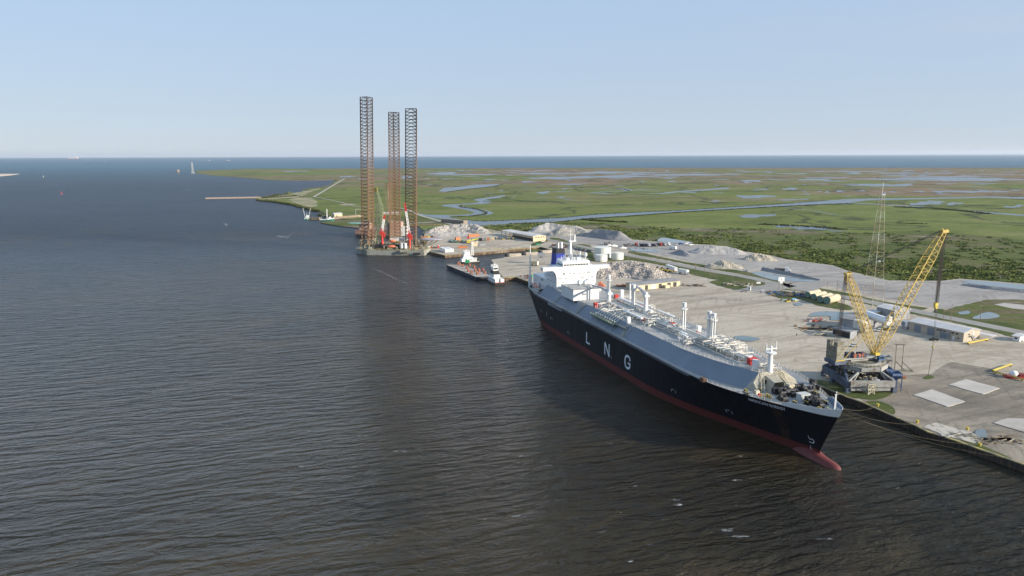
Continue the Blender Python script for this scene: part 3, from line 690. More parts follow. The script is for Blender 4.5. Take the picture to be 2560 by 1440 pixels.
for pl, w_ in (([(925, 668), (945, 676), (972, 688), (990, 697), (1020, 710)], [.6, 1.6, 2.2, 1.8, .8]), ([(1020, 700), (1075, 716), (1110, 722), (1130, 724)], [.3, .8, 1.6, .6]), ([(780, 628), (815, 633), (845, 638)], [.5, 1.3, .5]), ([(690, 588), (700, 592), (716, 596)], [1, 3, 1.4]), ([(716, 596), (724, 588), (732, 580)], [1.4, 2.4, .6]),
    ([(560, 556), (566, 560), (564, 566)], [1, 4, 1]), ([(690, 514), (712, 518), (716, 522), (690, 526)], [1, 2, 2.4, 1]), ([(650, 528), (705, 525), (760, 528), (800, 532)], [.8, 2.4, 1.4, .8]), ([(455, 476), (470, 474), (478, 472)], [1, 4, 1]),):
    ribbon(mb, pl, 0.06, [q_ * .6 for q_ in w_])
tag(ob('sea_foam', mb, MATS['sea_foam']), 'small white wave crests and foam streaks on the dark channel water', 'sea foam', kind='stuff')
# ================= THE GAS TANKER =================
white = mat('ship_white_paint', (0.70, 0.70, 0.68), 0.45, var=0.05, scale=0.3, bump=0.05)
deckgrey = mat('deck_grey_paint', (0.25, 0.25, 0.24), 0.45, col2=(0.33, 0.32, 0.30), scale=0.12, thr=(0.35, 0.7), coord='Object', stretch=(1, .4, 1))
trunkblue = mat('trunk_blue_grey_paint', (0.155, 0.185, 0.225), 0.5, var=0.08, scale=0.15, stretch=(.4, 1, 1))
cream = mat('weathered_cream_paint', (0.50, 0.46, 0.34), 0.6, col2=(0.30, 0.22, 0.12), scale=0.6, thr=(.5, .75))
redp = mat('fire_red_paint', (0.50, 0.035, 0.025), 0.45, var=0.1)
orange = mat('lifeboat_orange', (0.62, 0.17, 0.08), 0.5, var=0.12)
darkm = mat('dark_machinery', (0.018, 0.018, 0.018), 0.6, var=0.4, scale=1.5)
green = mat('green_deck_paint', (0.02, 0.075, 0.05), 0.6, var=0.2)
glass = mat('dark_window_glass', (0.02, 0.025, 0.03), 0.12, var=0.2)
yellow = mat('bollard_yellow', (0.50, 0.38, 0.05), 0.6, var=0.15)
pipew = mat('pipe_white_paint', (0.58, 0.56, 0.51), 0.5, col2=(0.48, 0.42, 0.33), scale=1.2, thr=(.55, .75))
blueF = mat('funnel_blue_paint', (0.016, 0.032, 0.27), 0.4, var=0.1)
blackp = mat('black_paint', (0.010, 0.010, 0.012), 0.5, var=0.2)
g = G('hull_paint')
tcn = g.node('ShaderNodeTexCoord'); sp_ = g.sep(tcn.outputs['Object'])
c = g.mix(g.rng(sp_[2], 3.27, 3.29), (0.105, 0.022, 0.020), (0.0035, 0.0045, 0.009))
streak = g.noise(0.7, 5, 0.7, (1.0, 1.0, 0.05), 0, 0, tcn.outputs['Object'])
c = g.mix(g.ramp(streak, [(0.60, 0.0), (0.8, 0.16)]), c, (0.06, 0.045, 0.035))
scuff = g.noise(0.25, 7, 0.75, (1.0, 1.0, 0.6), 0, 0.5, tcn.outputs['Object'])
c = g.mix(g.ramp(scuff, [(0.62, 0.0), (0.78, 0.25)]), c, (0.03, 0.035, 0.045))
run = g.noise(0.35, 6, 0.7, (1.0, 1.0, 0.035), 0, 0, tcn.outputs['Object'])
c = g.mix(g.math('MULTIPLY', g.ramp(run, [(0.63, 0.0), (0.72, 0.55)]), g.rng(sp_[2], 6, 17, 0.1, 1.0)), c, (0.075, 0.038, 0.022))
rst = g.math('MULTIPLY', g.rng(sp_[0], 250, 251), g.rng(sp_[0], 253.5, 254.5, 1, 0))
c = g.mix(g.math('MULTIPLY', rst, g.ramp(streak, [(0.4, 0.0), (0.6, 0.5)])), c, (0.10, 0.05, 0.025))
c = g.mix(g.math('MULTIPLY', g.rng(sp_[2], 0.0, 0.9, 1, 0), 0.6), c, (0.035, 0.022, 0.012))
g.link(c, g.b.inputs['Base Color']); g.link(g.rng(streak, 0.3, 0.7, 0.4, 0.6), g.b.inputs['Roughness']); g.b.inputs['Specular IOR Level'].default_value = 0.22
pl = g.node('ShaderNodeTexBrick'); pl.inputs['Scale'].default_value = 0.08; pl.inputs['Mortar Size'].default_value = 0.004
mq = g.node('ShaderNodeMapping'); mq.inputs['Rotation'].default_value = (R(90), 0, 0); g.link(tcn.outputs['Object'], mq.inputs[0]); g.link(mq.outputs[0], pl.inputs['Vector'])
g.link(g.bump(pl.outputs['Fac'], 0.15, 0.03), g.b.inputs['Normal'])
hullm = MATS['hull_paint']

ship = thing('gas_tanker', 'huge black and red gas tanker moored at the quay, bow towards the viewer', 'tanker ship', (SHO.x, SHO.y, 0), SHA - math.pi / 2)
HB = 21.5; ZD = 17.8; ZT = 23.4
def interp(T_, x):
    if x <= T_[0][0]: return T_[0][1]
    for (a, b), (c_, d_) in zip(T_, T_[1:]):
        if x <= c_: return b + (d_ - b) * (x - a) / (c_ - a)
    return T_[-1][1]
DKB = [(0, 14.0), (1.5, 15.6), (10, 18.0), (25, 20.3), (45, 21.4), (60, 21.5), (205, 21.5), (214, 21.3), (222, 20.6), (230, 19.2), (238, 17.0), (245, 14.6), (252, 11.8), (258, 9.1), (264, 6.0), (268, 3.8), (270.5, 2.0), (272, 0.15)]
WLB = [(0, 0.0), (3, 4.0), (8, 9.0), (14, 13.5), (22, 17.5), (32, 20.0), (45, 21.2), (60, 21.5), (172, 21.5), (185, 21.0), (197, 19.4), (210, 16.8), (222, 13.6), (234, 10.0), (245, 6.9), (253, 4.8), (259, 3.2), (264.5, 1.6), (272, 0.3)]
def st_start(z): return interp([(-3, 24), (0, 17), (1.5, 14), (3.3, 10.5), (6, 6), (9, 2.8), (12, 1.0), (15, 0.2), (17.8, 0)], z)
def st_end(z): return interp([(-3, 262), (0, 264.2), (3.3, 264.8), (6, 266.0), (10, 268.0), (14, 270.0), (17.8, 272)], z)
def hb(x, z):
    """half breadth of the hull"""
    s0, s1 = st_start(z), st_end(z)
    if x <= s0 or x >= s1: return 0.05
    k = max(0, min(1, z / ZD))
    if x < 60:
        f = (x - s0) / (60 - s0); xd = 60 * f
        w_ = k ** 0.55; return max(0.05, interp(WLB, xd) * (1 - w_) + interp(DKB, xd) * w_)
    if x > 172:
        f = (x - 172) / (s1 - 172); xd = 172 + 100 * f; w_ = k ** 1.35
        return max(0.05, interp(WLB, xd) * (1 - w_) + interp(DKB, xd) * w_)
    return HB
zs = [-3, -1, 0, 1.6, 3.28, 6, 9, 12, 15, 17.0, 17.8]
ss = [0, .0015, .004, .01, .02, .035, .055, .08, .11, .15, .2, .3, .45, .6, .66, .7, .74, .78, .81, .84, .87, .89, .91, .93, .945, .96, .97, .98, .988, .994, .998, 1]
def bmul(z): return 1.0 if z < 17.5 else 1.0
mb = MB(); rows = []
for z in zs:
    s0, s1 = st_start(z), st_end(z)
    rows.append([(s0 + (s1 - s0) * s, hb(s0 + (s1 - s0) * s, z) if 0 < s < 1 else (0.05 if s == 1 or z < 2 else hb(s0 + .05, z)), z) for s in ss])
nS = len(ss)
for side in (-1, 1):
    vs = [(x, side * b, z) for row in rows for x, b, z in row]; fs = []
    for i in range(len(zs) - 1):
        for j in range(nS - 1):
            q = (i * nS + j, i * nS + j + 1, (i + 1) * nS + j + 1, (i + 1) * nS + j); fs.append(q if side < 0 else q[::-1])
    mb.add(vs, fs)
for i in range(len(zs) - 1):   # transom closing strip
    a, b = rows[i][0], rows[i + 1][0]; mb.add([(a[0], -a[1], a[2]), (a[0], a[1], a[2]), (b[0], b[1], b[2]), (b[0], -b[1], b[2])], [(3, 2, 1, 0)])
hull = ob('hull', mb, hullm, ship, True)
# bulb
mb = MB(); prof = []
bx = [(250, 2.0, -1.5, 2.6), (254, 3.0, -1.4, 3.6), (258, 3.35, -1.3, 4.0), (262, 3.45, -1.4, 4.2), (265, 3.45, -1.7, 3.6), (267.5, 3.4, -1.8, 3.35), (270, 3.2, -1.8, 3.3), (271.8, 2.85, -1.85, 3.1), (273.2, 2.2, -1.9, 2.8), (274.3, 1.4, -2.0, 2.3), (275.0, 0.3, -2.2, 1.0)]
n_ = 16; vs = [(x, ry * math.cos(2 * math.pi * i / n_), zc + rz * math.sin(2 * math.pi * i / n_)) for x, ry, zc, rz in bx for i in range(n_)]
fs = [(k * n_ + i, k * n_ + (i + 1) % n_, (k + 1) * n_ + (i + 1) % n_, (k + 1) * n_ + i) for k in range(len(bx) - 1) for i in range(n_)]; fs.append(tuple(range((len(bx) - 1) * n_, len(bx) * n_)))
mb.add(vs, fs); ob('bulbous_bow', mb, mat('antifouling_red', (0.13, 0.026, 0.022), 0.6, var=0.12, scale=0.4), ship, True)
# main deck
xsd = [0.1 + (271.8 - 0.1) * s for s in ss]
mb = MB(); n_ = len(xsd)
vs = [(x, -max(0.02, hb(x, ZD) - 0.03), ZD - 0.02) for x in xsd] + [(x, max(0.02, hb(x, ZD) - 0.03), ZD - 0.02) for x in xsd]
mb.add(vs, [(i, i + 1, n_ + i + 1, n_ + i) for i in range(n_ - 1)]); ob('main_deck', mb, deckgrey, ship)
# rubbing strip under the deck edge
mb = MB()
xr = [25, 40, 60, 100, 150, 205, 214]
for a, b in zip(xr, xr[1:]):
    for s in (-1, 1):
        ya, yb = hb(a, ZD) * s, hb(b, ZD) * s
        mb.add([(a, ya + s * .05, ZD + .1), (b, yb + s * .05, ZD + .1), (b, yb + s * .35, ZD - .7), (a, ya + s * .35, ZD - .7), (a, ya, ZD - 1.2), (b, yb, ZD - 1.2)], [(0, 1, 2, 3), (3, 2, 5, 4)] if s < 0 else [(3, 2, 1, 0), (4, 5, 2, 3)])
ob('gunwale', mb, mat('gunwale_paint', (0.02, 0.025, 0.04), 0.45), ship)
# bulwark round the bow
def flare(z): return (z - ZD) * 0.22
bxs = [256, 258, 260, 262, 264, 266, 268, 269.5, 270.7, 271.5]
def bh(x): return interp([(256, 1.0), (258, 1.7), (264, 2.0), (270, 2.5), (272, 3.0)], x)
mbo = MB(); mbi = MB()
for s in (-1, 1):
    po = [(x + 0.0 + flare(ZD + bh(x)) * (x - 250) / 22, s * (hb(x, ZD) + 0.05), s * (hb(x, ZD) + 0.05 + flare(ZD + bh(x))), bh(x)) for x in bxs] + [(272.0 + 1.4, s * 0.02, s * 0.02, 3.0)]
    lo = [(x, a, ZD - .1) for x, (_, a, _b, _h) in zip(bxs + [272.1], po)]; hi = [(p[0], p[2], ZD + p[3]) for p in po]
    for i in range(len(lo) - 1):
        q = [lo[i], lo[i + 1], hi[i + 1], hi[i]]
        mbo.add(q, [(0, 1, 2, 3) if s < 0 else (3, 2, 1, 0)])
        q2 = [(a, b - s * 0.18, c_) for a, b, c_ in q]; mbi.add(q2, [(3, 2, 1, 0) if s < 0 else (0, 1, 2, 3)])
        mbo.add([hi[i], hi[i + 1], q2[2], q2[3]], [(0, 1, 2, 3) if s < 0 else (3, 2, 1, 0)])
        mbi.add([lo[i], hi[i], (hi[i][0], hi[i][1] - s * .2, hi[i][2]), (lo[i][0], lo[i][1] - s * 1.3, lo[i][2])], [(0, 1, 2, 3)])
bw = ob('bulwark', mbo, white, ship); ob('bulwark_bracket', mbi, mat('bulwark_inside_paint', (0.30, 0.36, 0.45), 0.6), bw)
ob('flagstaff', MB().beam((269, 1.2, ZD), (269, 1.2, 25.6), .12).beam((268.6, .6, 24.6), (269.4, 1.8, 24.6), .08), white, ship)
ob('bow_light_mast', MB().beam((270.3, -.4, ZD + 1.8), (270.3, -.4, 25.2), .14).box(269.6, 271, -1.4, .8, ZD + 1.6, ZD + 1.9), white, ship)
ob('bow_platform', MB().box(268.6, 271.2, -1.6, 1.6, ZD + 1.1, ZD + 1.2).rail([(268.6, -1.6, ZD + 1.3), (271, -1.4, ZD + 1.3), (271, 1.4, ZD + 1.3), (268.6, 1.6, ZD + 1.3)], 1.0, 1.2), white, ship)
# cargo trunk
TX = [34, 195, 205, 215, 222, 228, 232, 236]
def tw(x): return interp([(34, 14.5), (195, 14.5), (210, 13.0), (222, 9.8), (230, 7.3), (236, 5.2)], x)
def fw_(x): return interp([(34, 19.4), (205, 19.6), (212, 19.0), (222, 16.4), (230, 13.6), (236, 11.2), (241, 9.0)], x)
mb = MB(); mt_ = MB()
for s in (-1, 1):
    for a, b in zip(TX, TX[1:]):
        A1, B1 = (a, s * fw_(a), ZD), (b, s * fw_(b), ZD)
        A2, B2 = (a, s * tw(a), ZT), (b, s * tw(b), ZT)
        mb.add([A1, B1, B2, A2], [(0, 1, 2, 3) if s < 0 else (3, 2, 1, 0)])
for a, b in zip(TX, TX[1:]): mt_.add([(a, -tw(a), ZT), (b, -tw(b), ZT), (b, tw(b), ZT), (a, tw(a), ZT)], [(0, 1, 2, 3)])
mf = MB()
mf.add([(236, -5.2, ZT), (236, 5.2, ZT), (238.3, 9.1, 20.5), (238.3, -9.1, 20.5), (241, 9, ZD), (241, -9, ZD), (236, -11.2, ZD), (236, 11.2, ZD)], [(0, 3, 2, 1), (3, 5, 4, 2), (0, 6, 3), (3, 6, 5), (1, 2, 7), (2, 4, 7)])
tr = ob('cargo_trunk', mb, trunkblue, ship)
ob('trunk_deck', mt_, deckgrey, tr); ob('trunk_front', mf, mat('hood_grey_paint', (0.33, 0.31, 0.25), .65, col2=(.22, .18, .12), scale=.5, thr=(.5, .75)), tr)
mb = MB(); mb.add([(34, -19.4, ZD), (34, 19.4, ZD), (34, 14.5, ZT), (34, -14.5, ZT)], [(0, 1, 2, 3)]); ob('trunk_end', mb, trunkblue, tr)
for x in (92, 152.5): ob('side_pipe', MB().beam((x, -19.2, ZD + 1.4), (x, -14.7, ZT + .1), .12), cream, tr)
ob('side_pipe', MB().beam((50, -17, 20.2), (96, -17, 20.2), .12), cream, tr)
# trunk front hood, stairs and masts
mb = MB(); mb.add([(238, -5.0, ZD), (243.5, -5.0, ZD), (243.0, -3.4, 21.3), (237.2, -3.2, 22.4), (238, 1.2, ZD), (243.5, 1.2, ZD), (243.0, .6, 21.3), (237.2, .6, 22.4)], [(0, 1, 2, 3), (3, 2, 6, 7), (4, 7, 6, 5)])
hoodm = mat('hood_grey_paint', (0.33, 0.31, 0.25), .65, col2=(.22, .18, .12), scale=.5, thr=(.5, .75)); ob('hood', mb, hoodm, ship)
mb = MB().box(237.6, 239.0, -4.6, 1.0, ZD, 21); ob('hood_interior', mb, darkm, ship)
mb = MB().box(243.5, 245.8, .9, 3.2, ZD, 20.9); ob('deck_locker', mb, cream, ship)
def stair(name, a, b, wdt, m=cream):
    a = Vector(a); b = Vector(b); mb = MB(); d = (b - a); sd_ = Vector((-d.y, d.x, 0)).normalized() * wdt / 2
    for s in (-1, 1): mb.beam(a + sd_ * s, b + sd_ * s, .12); mb.beam(a + sd_ * s + Vector((0, 0, 1)), b + sd_ * s + Vector((0, 0, 1)), .05)
    k = max(2, int(abs(d.z) / .45))
    for i in range(k): p = a + d * (i / k); mb.beam(p - sd_, p + sd_, .1)
    return ob(name, mb, m, ship)
stair('stair', (236.5, -4.2, ZT), (242.5, -7.8, ZD), 1.1); stair('stair', (236.5, 2.6, ZT), (243, 5.4, ZD), 1.6); stair('stair', (236.5, 4.6, ZT), (243.4, 7.6, ZD), .9)
stair('stair', (148, -15.0, 22.6), (151, -20.4, ZD), 1.0); stair('stair', (64, -14.6, ZT), (60.5, -20.4, ZD), 1.2)
stair('stair', (96, -15.2, ZT), (94, -20.0, ZD), 1.0)
# railings
def rail_part(name, pts, h=1.1, step=2.4, r=.055, m=None, mids=2): return ob(name, MB().rail(pts, h, step, r, mids), m or pipew, ship)
for s in (-1, 1):
    rail_part('deck_railing', [(x, s * (hb(x, ZD) - .25), ZD) for x in (30, 45, 60, 100, 150, 205, 214, 222, 230, 238, 245, 252, 256)], 1.15)
    rail_part('trunk_railing', [(x, s * (tw(x) - .3), ZT) for x in (88, 112, 150, 195, 205, 215, 222, 230, 235.6)], 1.3, 2.2, .065)
    rail_part('stern_railing', [(1, s * 13.5, ZD), (10, s * 17.6, ZD), (30, s * 20.5, ZD)], 1.1)
rail_part('trunk_end_railing', [(235.6, -5, ZT), (235.6, 5, ZT)], 1.1, 1.5)
# superstructure
sup = thing('_', '', '')
bpy.data.objects.remove(sup)
mb = MB()
mb.box(29.6, 47.5, -13, 13, ZD, 34.6)
# front plate flaring out under the bridge wings
for s in (-1, 1):
    arc = [(13 * s, 29.0)] + [(s * (13 + 3.2 * (1 - math.cos(t))), 29 + 5.6 * math.sin(t)) for t in [i * math.pi / 2 / 6 for i in range(1, 7)]]
    pr = arc + [(13 * s, 34.6)]
    if s > 0: pr = pr[::-1]
    mb.extr(pr[::-1], 'x', 46.8, 47.5)
sup = ob('superstructure', mb, white, ship)
br = ob('bridge_wing', MB().box(43.2, 47.62, -21.9, -13.0, 34.6, 36.6).box(43.4, 47.4, -21.7, -13, 36.61, 36.65), white, sup)
br = ob('bridge_wing', MB().box(43.2, 47.62, 13.0, 21.9, 34.6, 36.6), white, sup)
ob('bridge_front', MB().box(36, 47.62, -13.0, 13.0, 34.6, 36.6), white, sup)
mb = MB(); mb.extr([(-8.6, 36.6), (8.6, 36.6), (8.6, 38.4), (7.9, 39.6), (-7.9, 39.6), (-8.6, 38.4)], 'x', 35, 46.6)
mb.add([(46.6, -8.6, 38.2), (46.6, 8.6, 38.2), (46.6, 9, 39.6), (46.6, -9, 39.6), (44, 9, 39.8), (44, -9, 39.8), (47.1, -8.8, 38.5), (47.1, 8.8, 38.5)], [(0, 1, 7, 6), (6, 7, 2, 3), (3, 2, 4, 5)])
wh = ob('wheelhouse', mb, white, sup)
for i in range(9): y = -7.3 + i * 1.83; ob('wheelhouse_window', MB().box(46.58, 46.68, y - .72, y + .72, 37.15, 37.95), glass, sup)
for i in range(5): y = 38 + i * 1.8; ob('wheelhouse_window', MB().box(y - .7, y + .7, -8.68, -8.58, 37.1, 37.9), glass, sup)
def win(y, z, w_, h_): ob('window', MB().box(47.45, 47.56, y - w_ / 2, y + w_ / 2, z - h_ / 2, z + h_ / 2), glass, sup)
for y in (-8.6, -7.7, 7.5, 8.4): win(y, 32.5, .45, 1.5)
for y in (-5.0, -4.1, -2.2, -1.4, 1.6, 2.4, 4.6, 5.4): win(y, 32.3, .5, .6)
for y in (-11, -10.1, -7.3, -6.4, -3.6, -2.7, -.9, 1.6, 3.6, 4.4, 7, 7.9, 10.2, 11): win(y, 29.7, .5, .6)
for y in (-11.6, -8.6, -6.8, -4.2, -2.4, 2.6, 4.4, 7, 8.8, 11.6): win(y, 27.0, .5, .6)
for y in (-8.4, -6.6, -3.4, -1.8, 9.2, 10.8): win(y, 24.6, 1.1, .7)
for x, z in ((33, 30), (36, 30), (40, 30), (33, 27), (38, 27), (43, 27), (34, 24), (41, 24), (44, 31.5), (38, 32.2), (33, 21.5), (42, 21)): ob('window', MB().box(x - .35, x + .35, -13.06, -12.95, z - .35, z + .35), glass, sup)
redl = mat('faded_red_letters', (0.62, 0.40, 0.37), 0.6)
def textmesh(s, size, bold=0.0, sp=1.0):
    cu = bpy.data.curves.new('t', 'FONT'); cu.body = s; cu.size = size; cu.offset = bold; cu.space_character = sp; cu.align_x = 'CENTER'
    o = bpy.data.objects.new('t', cu); COL.objects.link(o)
    bpy.context.view_layer.update()
    me = bpy.data.meshes.new_from_object(o.evaluated_get(bpy.context.evaluated_depsgraph_get()))
    bpy.data.objects.remove(o); return me
# faint red lettering on the front, illegible in the photograph: rows of small worn strokes
for yc, zc in ((-8.6, 28.9), (2.9, 29.2)):
    for ln in range(2):
        mb = MB(); mb.box(47.5, 47.53, yc, yc + 1.6, zc - ln * .95, zc - ln * .95 + .07); mb.box(47.5, 47.53, yc + 2.2, yc + 5.4, zc - ln * .95, zc - ln * .95 + .07)
        for i in range(3): mb.box(47.5, 47.56, yc + i * .6, yc + i * .6 + .12, zc - ln * .95, zc - ln * .95 + .5)
        for i in range(6): mb.box(47.5, 47.56, yc + 2.2 + i * .6, yc + 2.32 + i * .6, zc - ln * .95, zc - ln * .95 + .5)
        ob('warning_lettering', mb, redl, sup)
# aft house, funnel, masts
ah = ob('aft_house', MB().box(5, 29.6, -13, 13, ZD, 26.6), white, ship)
ob('door_opening', MB().box(17.2, 18.4, -13.06, -12.95, 18.2, 22.4), glass, ah); ob('grille', MB().box(20, 23.5, -13.06, -12.95, 24.4, 25.6), trunkblue, ah); ob('window', MB().box(9.4, 10.2, -13.06, -12.95, 22.6, 23.4), glass, ah)
ob('roof_block', MB().box(22, 30, -11.5, 11.5, 26.6, 29.8), white, ah)
ob('deck_house_roof', MB().box(30.5, 43.1, -12.8, 12.8, 34.6, 34.75), deckgrey, sup)
def frustum(x0, x1, y, z0, z1, k): mb = MB(); mb.box(x0, x1, -y, y, z0, z1, taper=k); return mb
fn = ob('funnel', frustum(12.2, 21.6, 3.9, 26.6, 41.2, (.85, .76)), blueF, ship)
ob('funnel_top', MB().box(12.9, 20.9, -3.0, 3.0, 41.2, 44.4, taper=(.97, .93)), blackp, fn)
ob('exhaust_pipe', MB().cyl(18, -.6, 44.4, 47.9, .65, 10), white, fn); ob('exhaust_pipe', MB().cyl(18, 1.7, 44.4, 48.2, .75, 10), white, fn)
mm = MB().cyl(37, 0, 39.6, 51, .95, 10, .7).beam((37, 0, 50), (33.5, -3, 39.6), .22).beam((37, 0, 50), (33.5, 3.2, 39.6), .22).beam((37, 0, 48), (41, 4.4, 39.6), .2)
mm.box(36, 38, -1.2, 3.6, 50.8, 51.3).cyl(37, 2.8, 51.3, 55.0, .5, 8).cyl(37, 0, 51.3, 59.5, .22, 6, .08).beam((37, -1.3, 55), (37, 1.3, 55), .1).beam((37, -1, 57.2), (37, 1, 57.2), .08)
ob('radar_mast', mm, white, ship)
ob('stern_mast', MB().cyl(3, -14.6, ZD + 5, 45.5, .55, 8, .25).box(2.1, 3.9, -15.5, -13.7, ZD, ZD + 7.5), white, ship)
mb = MB().cyl(43.5, 7.6, 39.6, 42.2, .15, 6).ball(43.5, 7.6, 43.0, 1.05, 12, (1, 1, 1.25)); ob('satellite_dome', mb, white, ship, True)
rail_part('wheelhouse_railing', [(46.2, -7.8, 39.6), (46.2, 7.8, 39.6), (35.2, 7.8, 39.6), (35.2, -7.8, 39.6), (46.2, -7.8, 39.6)], 1.0, 1.4, .06, white)
rail_part('house_railing', [(29.8, -12.7, 34.7), (43, -12.7, 34.7)], 1.0, 1.6, .06, white)
for i, x in enumerate((36, 38.5, 40, 42, 44)): ob('antenna', MB().cyl(x, -5.5 + i * .4, 39.6, 42.0 + (i % 3) * .7, .1, 5), white, sup)
for i in range(7): ob('antenna', MB().cyl(44.6, -6.5 + i * 2.1, 39.6, 41.6 + (i % 2) * 1.0, .07, 5), white, sup)
ob('roof_locker', MB().box(40, 42.4, 2.6, 4.2, 39.6, 41.5), white, sup); ob('roof_locker', MB().box(39, 41, -4, -2, 39.6, 41), white, sup); ob('antenna', MB().cyl(41.6, 4.6, 39.6, 44.8, .5, 8), white, sup)
# cargo machinery house on the trunk
bx_ = ob('machinery_house', MB().box(66.5, 85, -17.6, -2, ZT - .2, 29.4), white, ship)
ob('house_deck', MB().box(66.3, 85.3, -17.8, -1.5, 29.4, 29.6), deckgrey, bx_)
ob('support_bracket', MB().add([(66.5, -17.6, ZT - .2), (85, -17.6, ZT - .2), (85, -14.4, ZT - .2), (66.5, -14.4, ZT - .2), (70, -15.4, 22.0), (84, -15.4, 22.0)], [(0, 1, 5, 4), (0, 4, 3), (1, 2, 5), (3, 4, 5, 2)]), darkm, bx_)
rail_part('house_railing', [(66.5, -17.6, 29.6), (85, -17.6, 29.6), (85, -2, 29.6)], 1.1, 1.3, .06)
ob('house_vent', MB().box(85, 85.25, -12, -10, 26.2, 27.2), deckgrey, bx_)
ob('machinery_house', MB().box(49, 62, -10, 10, ZT - .1, 25.6), white, ship)
for (x, y) in ((69, -7.2), (70, -4), (66.5, -1)):
    mb = MB().beam((x, y - .4, 31.0), (x + 2.6, y - .4, 31.0), 1.05, 12); mb.cyl(x + .4, y - .4, 29.6, 30.4, .2, 6).cyl(x + 2.2, y - .4, 29.6, 30.4, .2, 6); ob('pressure_vessel', mb, white, ship, False)
# vent masts
def ventmast(x, y, z0, z1, legs=3, r=.32):
    t = MB()
    for i in range(legs): a = 2 * math.pi * i / legs + .3; t.cyl(x + .62 * math.cos(a), y + .62 * math.sin(a), z0, z1 - 1.2, r, 8)
    t.cyl(x, y, z1 - 2.0, z1, .85, 10, 1.0); t.cyl(x, y, z1 - 3.2, z1 - 3.05, 1.6, 12)
    for k in range(6): a = k * 1.047; t.beam((x + 1.55 * math.cos(a), y + 1.55 * math.sin(a), z1 - 3.2), (x + 1.55 * math.cos(a), y + 1.55 * math.sin(a), z1 - 2.0), .08)
    t.cyl(x, y, z0, z0 + 1.6, 1.4, 8, .8)
    ob('vent_mast', t, white, ship)
ventmast(92.4, 0.5, ZT, 38.2); ventmast(122.9, .2, ZT, 37.9); ventmast(172.8, .2, ZT, 37.8, 2, .36); ventmast(193.3, .2, ZT, 37.9, 3, .3); ventmast(194.6, 1.6, ZT, 37.2, 2, .33)
# deck cranes
def crane(x, y, zt, jibend, postr=.9):
    c_ = MB().cyl(x, y, ZT, zt, postr * 1.5, 10, postr).cyl(x, y, zt, zt + 1.6, postr * 1.1, 10, postr * .9).box(x - 1.5, x + 1.5, y - 1.3, y + 1.3, zt - .6, zt + .4)
    cr = ob('deck_crane', c_, white, ship)
    j = MB(); a = Vector((x, y, zt + .8)); b = Vector(jibend); mid = a.lerp(b, .35) + Vector((0, 0, .6))
    j.beam(a, mid, .8, 4, .75); j.beam(mid, b, .75, 4, .35); ob('jib', j, mat('crane_jib_grey', (0.42, 0.42, 0.45), .5), cr)
    return cr
crane(102.5, -4, 30.0, (79, -4.2, 30.6)); crane(136.8, 0, 34.6, (107, 6.2, 35.8))
ob('jib_rest', MB().beam((78.2, -4, 29.6), (78.2, -4, 30.4), .5).beam((80.5, -4.6, ZT), (80.5, -4.6, 30), .3), white, ship); ob('jib_rest', MB().beam((107, 6.2, ZT), (107, 6.2, 35.4), .5, 8), white, ship)
# foremast
mb = MB().cyl(235.6, -.2, ZT - .4, 30.6, 1.15, 10, .8).cyl(235.6, -.2, 30.4, 30.8, 2.1, 12).cyl(235.6, -.2, 30.8, 32.6, .5, 8).box(235.2, 236, -2.6, 2.3, 32.0, 32.25)
mb.cyl(235.6, -2.3, 31.5, 34.2, .22, 6).cyl(235.6, 2.0, 31.5, 34.8, .22, 6).ball(235.6, -.2, 32.8, .5, 8)
ob('foremast', mb, white, ship)
# lockers and fire stations
def bxp(name, x, y, sx_, sy_, h_, m_, z=ZT): return ob(name, MB().box(x - sx_ / 2, x + sx_ / 2, y - sy_ / 2, y + sy_ / 2, z, z + h_), m_, ship)
for x, y, h_ in ((105.5, -13.0, 2.4), (120, 7, 2.6), (160, 1.8, 2.2), (225.3, -1.2, 2.4), (101, -2.5, 1.6), (221, 3.6, 1.2), (144, -4.5, 1.2), (84, 9.5, 1.6), (176, 5, 1.0)): bxp('fire_station', x, y, 2.2, 2.2, h_, redp)
for x, y, h_ in ((144.5, -13.4, 2.8), (172.5, 8.3, 3.0), (155.5, 1.2, 1.8), (165, -1.8, 1.9), (221.5, 0.4, 2.2), (231.5, -3.6, 3.6), (90, 9.8, 5.5), (170.5, 3.0, 1.4)): bxp('white_locker', x, y, 1.8, 1.8, h_, white)
bxp('green_locker', 112, 3.4, 2.2, 3.2, 1.5, green)

# port lifeboat side of superstructure
def lifeboat(x, y, z, rot, L_=6.8):
    mb = MB(); secs = [(-.5, .15, .3), (-.42, .75, .8), (-.2, 1.1, 1.1), (.1, 1.15, 1.15), (.35, .9, 1.0), (.47, .4, .6), (.5, .1, .2)]; n2 = 10; vs = []
    for t, ry, rz in secs:
        for i in range(n2): a = 2 * math.pi * i / n2; vs.append((x + t * L_, y + ry * 1.3 * math.cos(a), z + rz * 1.2 * math.sin(a) * (1 if math.sin(a) > 0 else .9)))
    mb.add(vs, [(k * n2 + i, k * n2 + (i + 1) % n2, (k + 1) * n2 + (i + 1) % n2, (k + 1) * n2 + i) for k in range(len(secs) - 1) for i in range(n2)])
    mb.box(x - 1.6, x - .4, y - .7, y + .7, z + 1.0, z + 1.9)
    o = ob('lifeboat', mb, orange, ship, True); return o
lifeboat(21, -17.0, 20.9, 0, 8.5); lifeboat(50, 15.6, 24.5, 0, 8.5)
mb = MB()
for x in (26, 30, 34): mb.path([(x, -17.8, ZD), (x - 1, -20.4, 20.6), (x - 3, -19.6, 22.8), (x - 5, -17.8, 23.2)], .22)
ob('davit', mb, white, ship)
mb = MB()
for i in range(5): mb.box(26 + i * 1.9, 27.3 + i * 1.9, -16.4, -14.4, ZD, ZD + 1.4 + (i % 2))
mb.cyl(31, -18.3, ZD, ZD + 2.4, .8, 8)
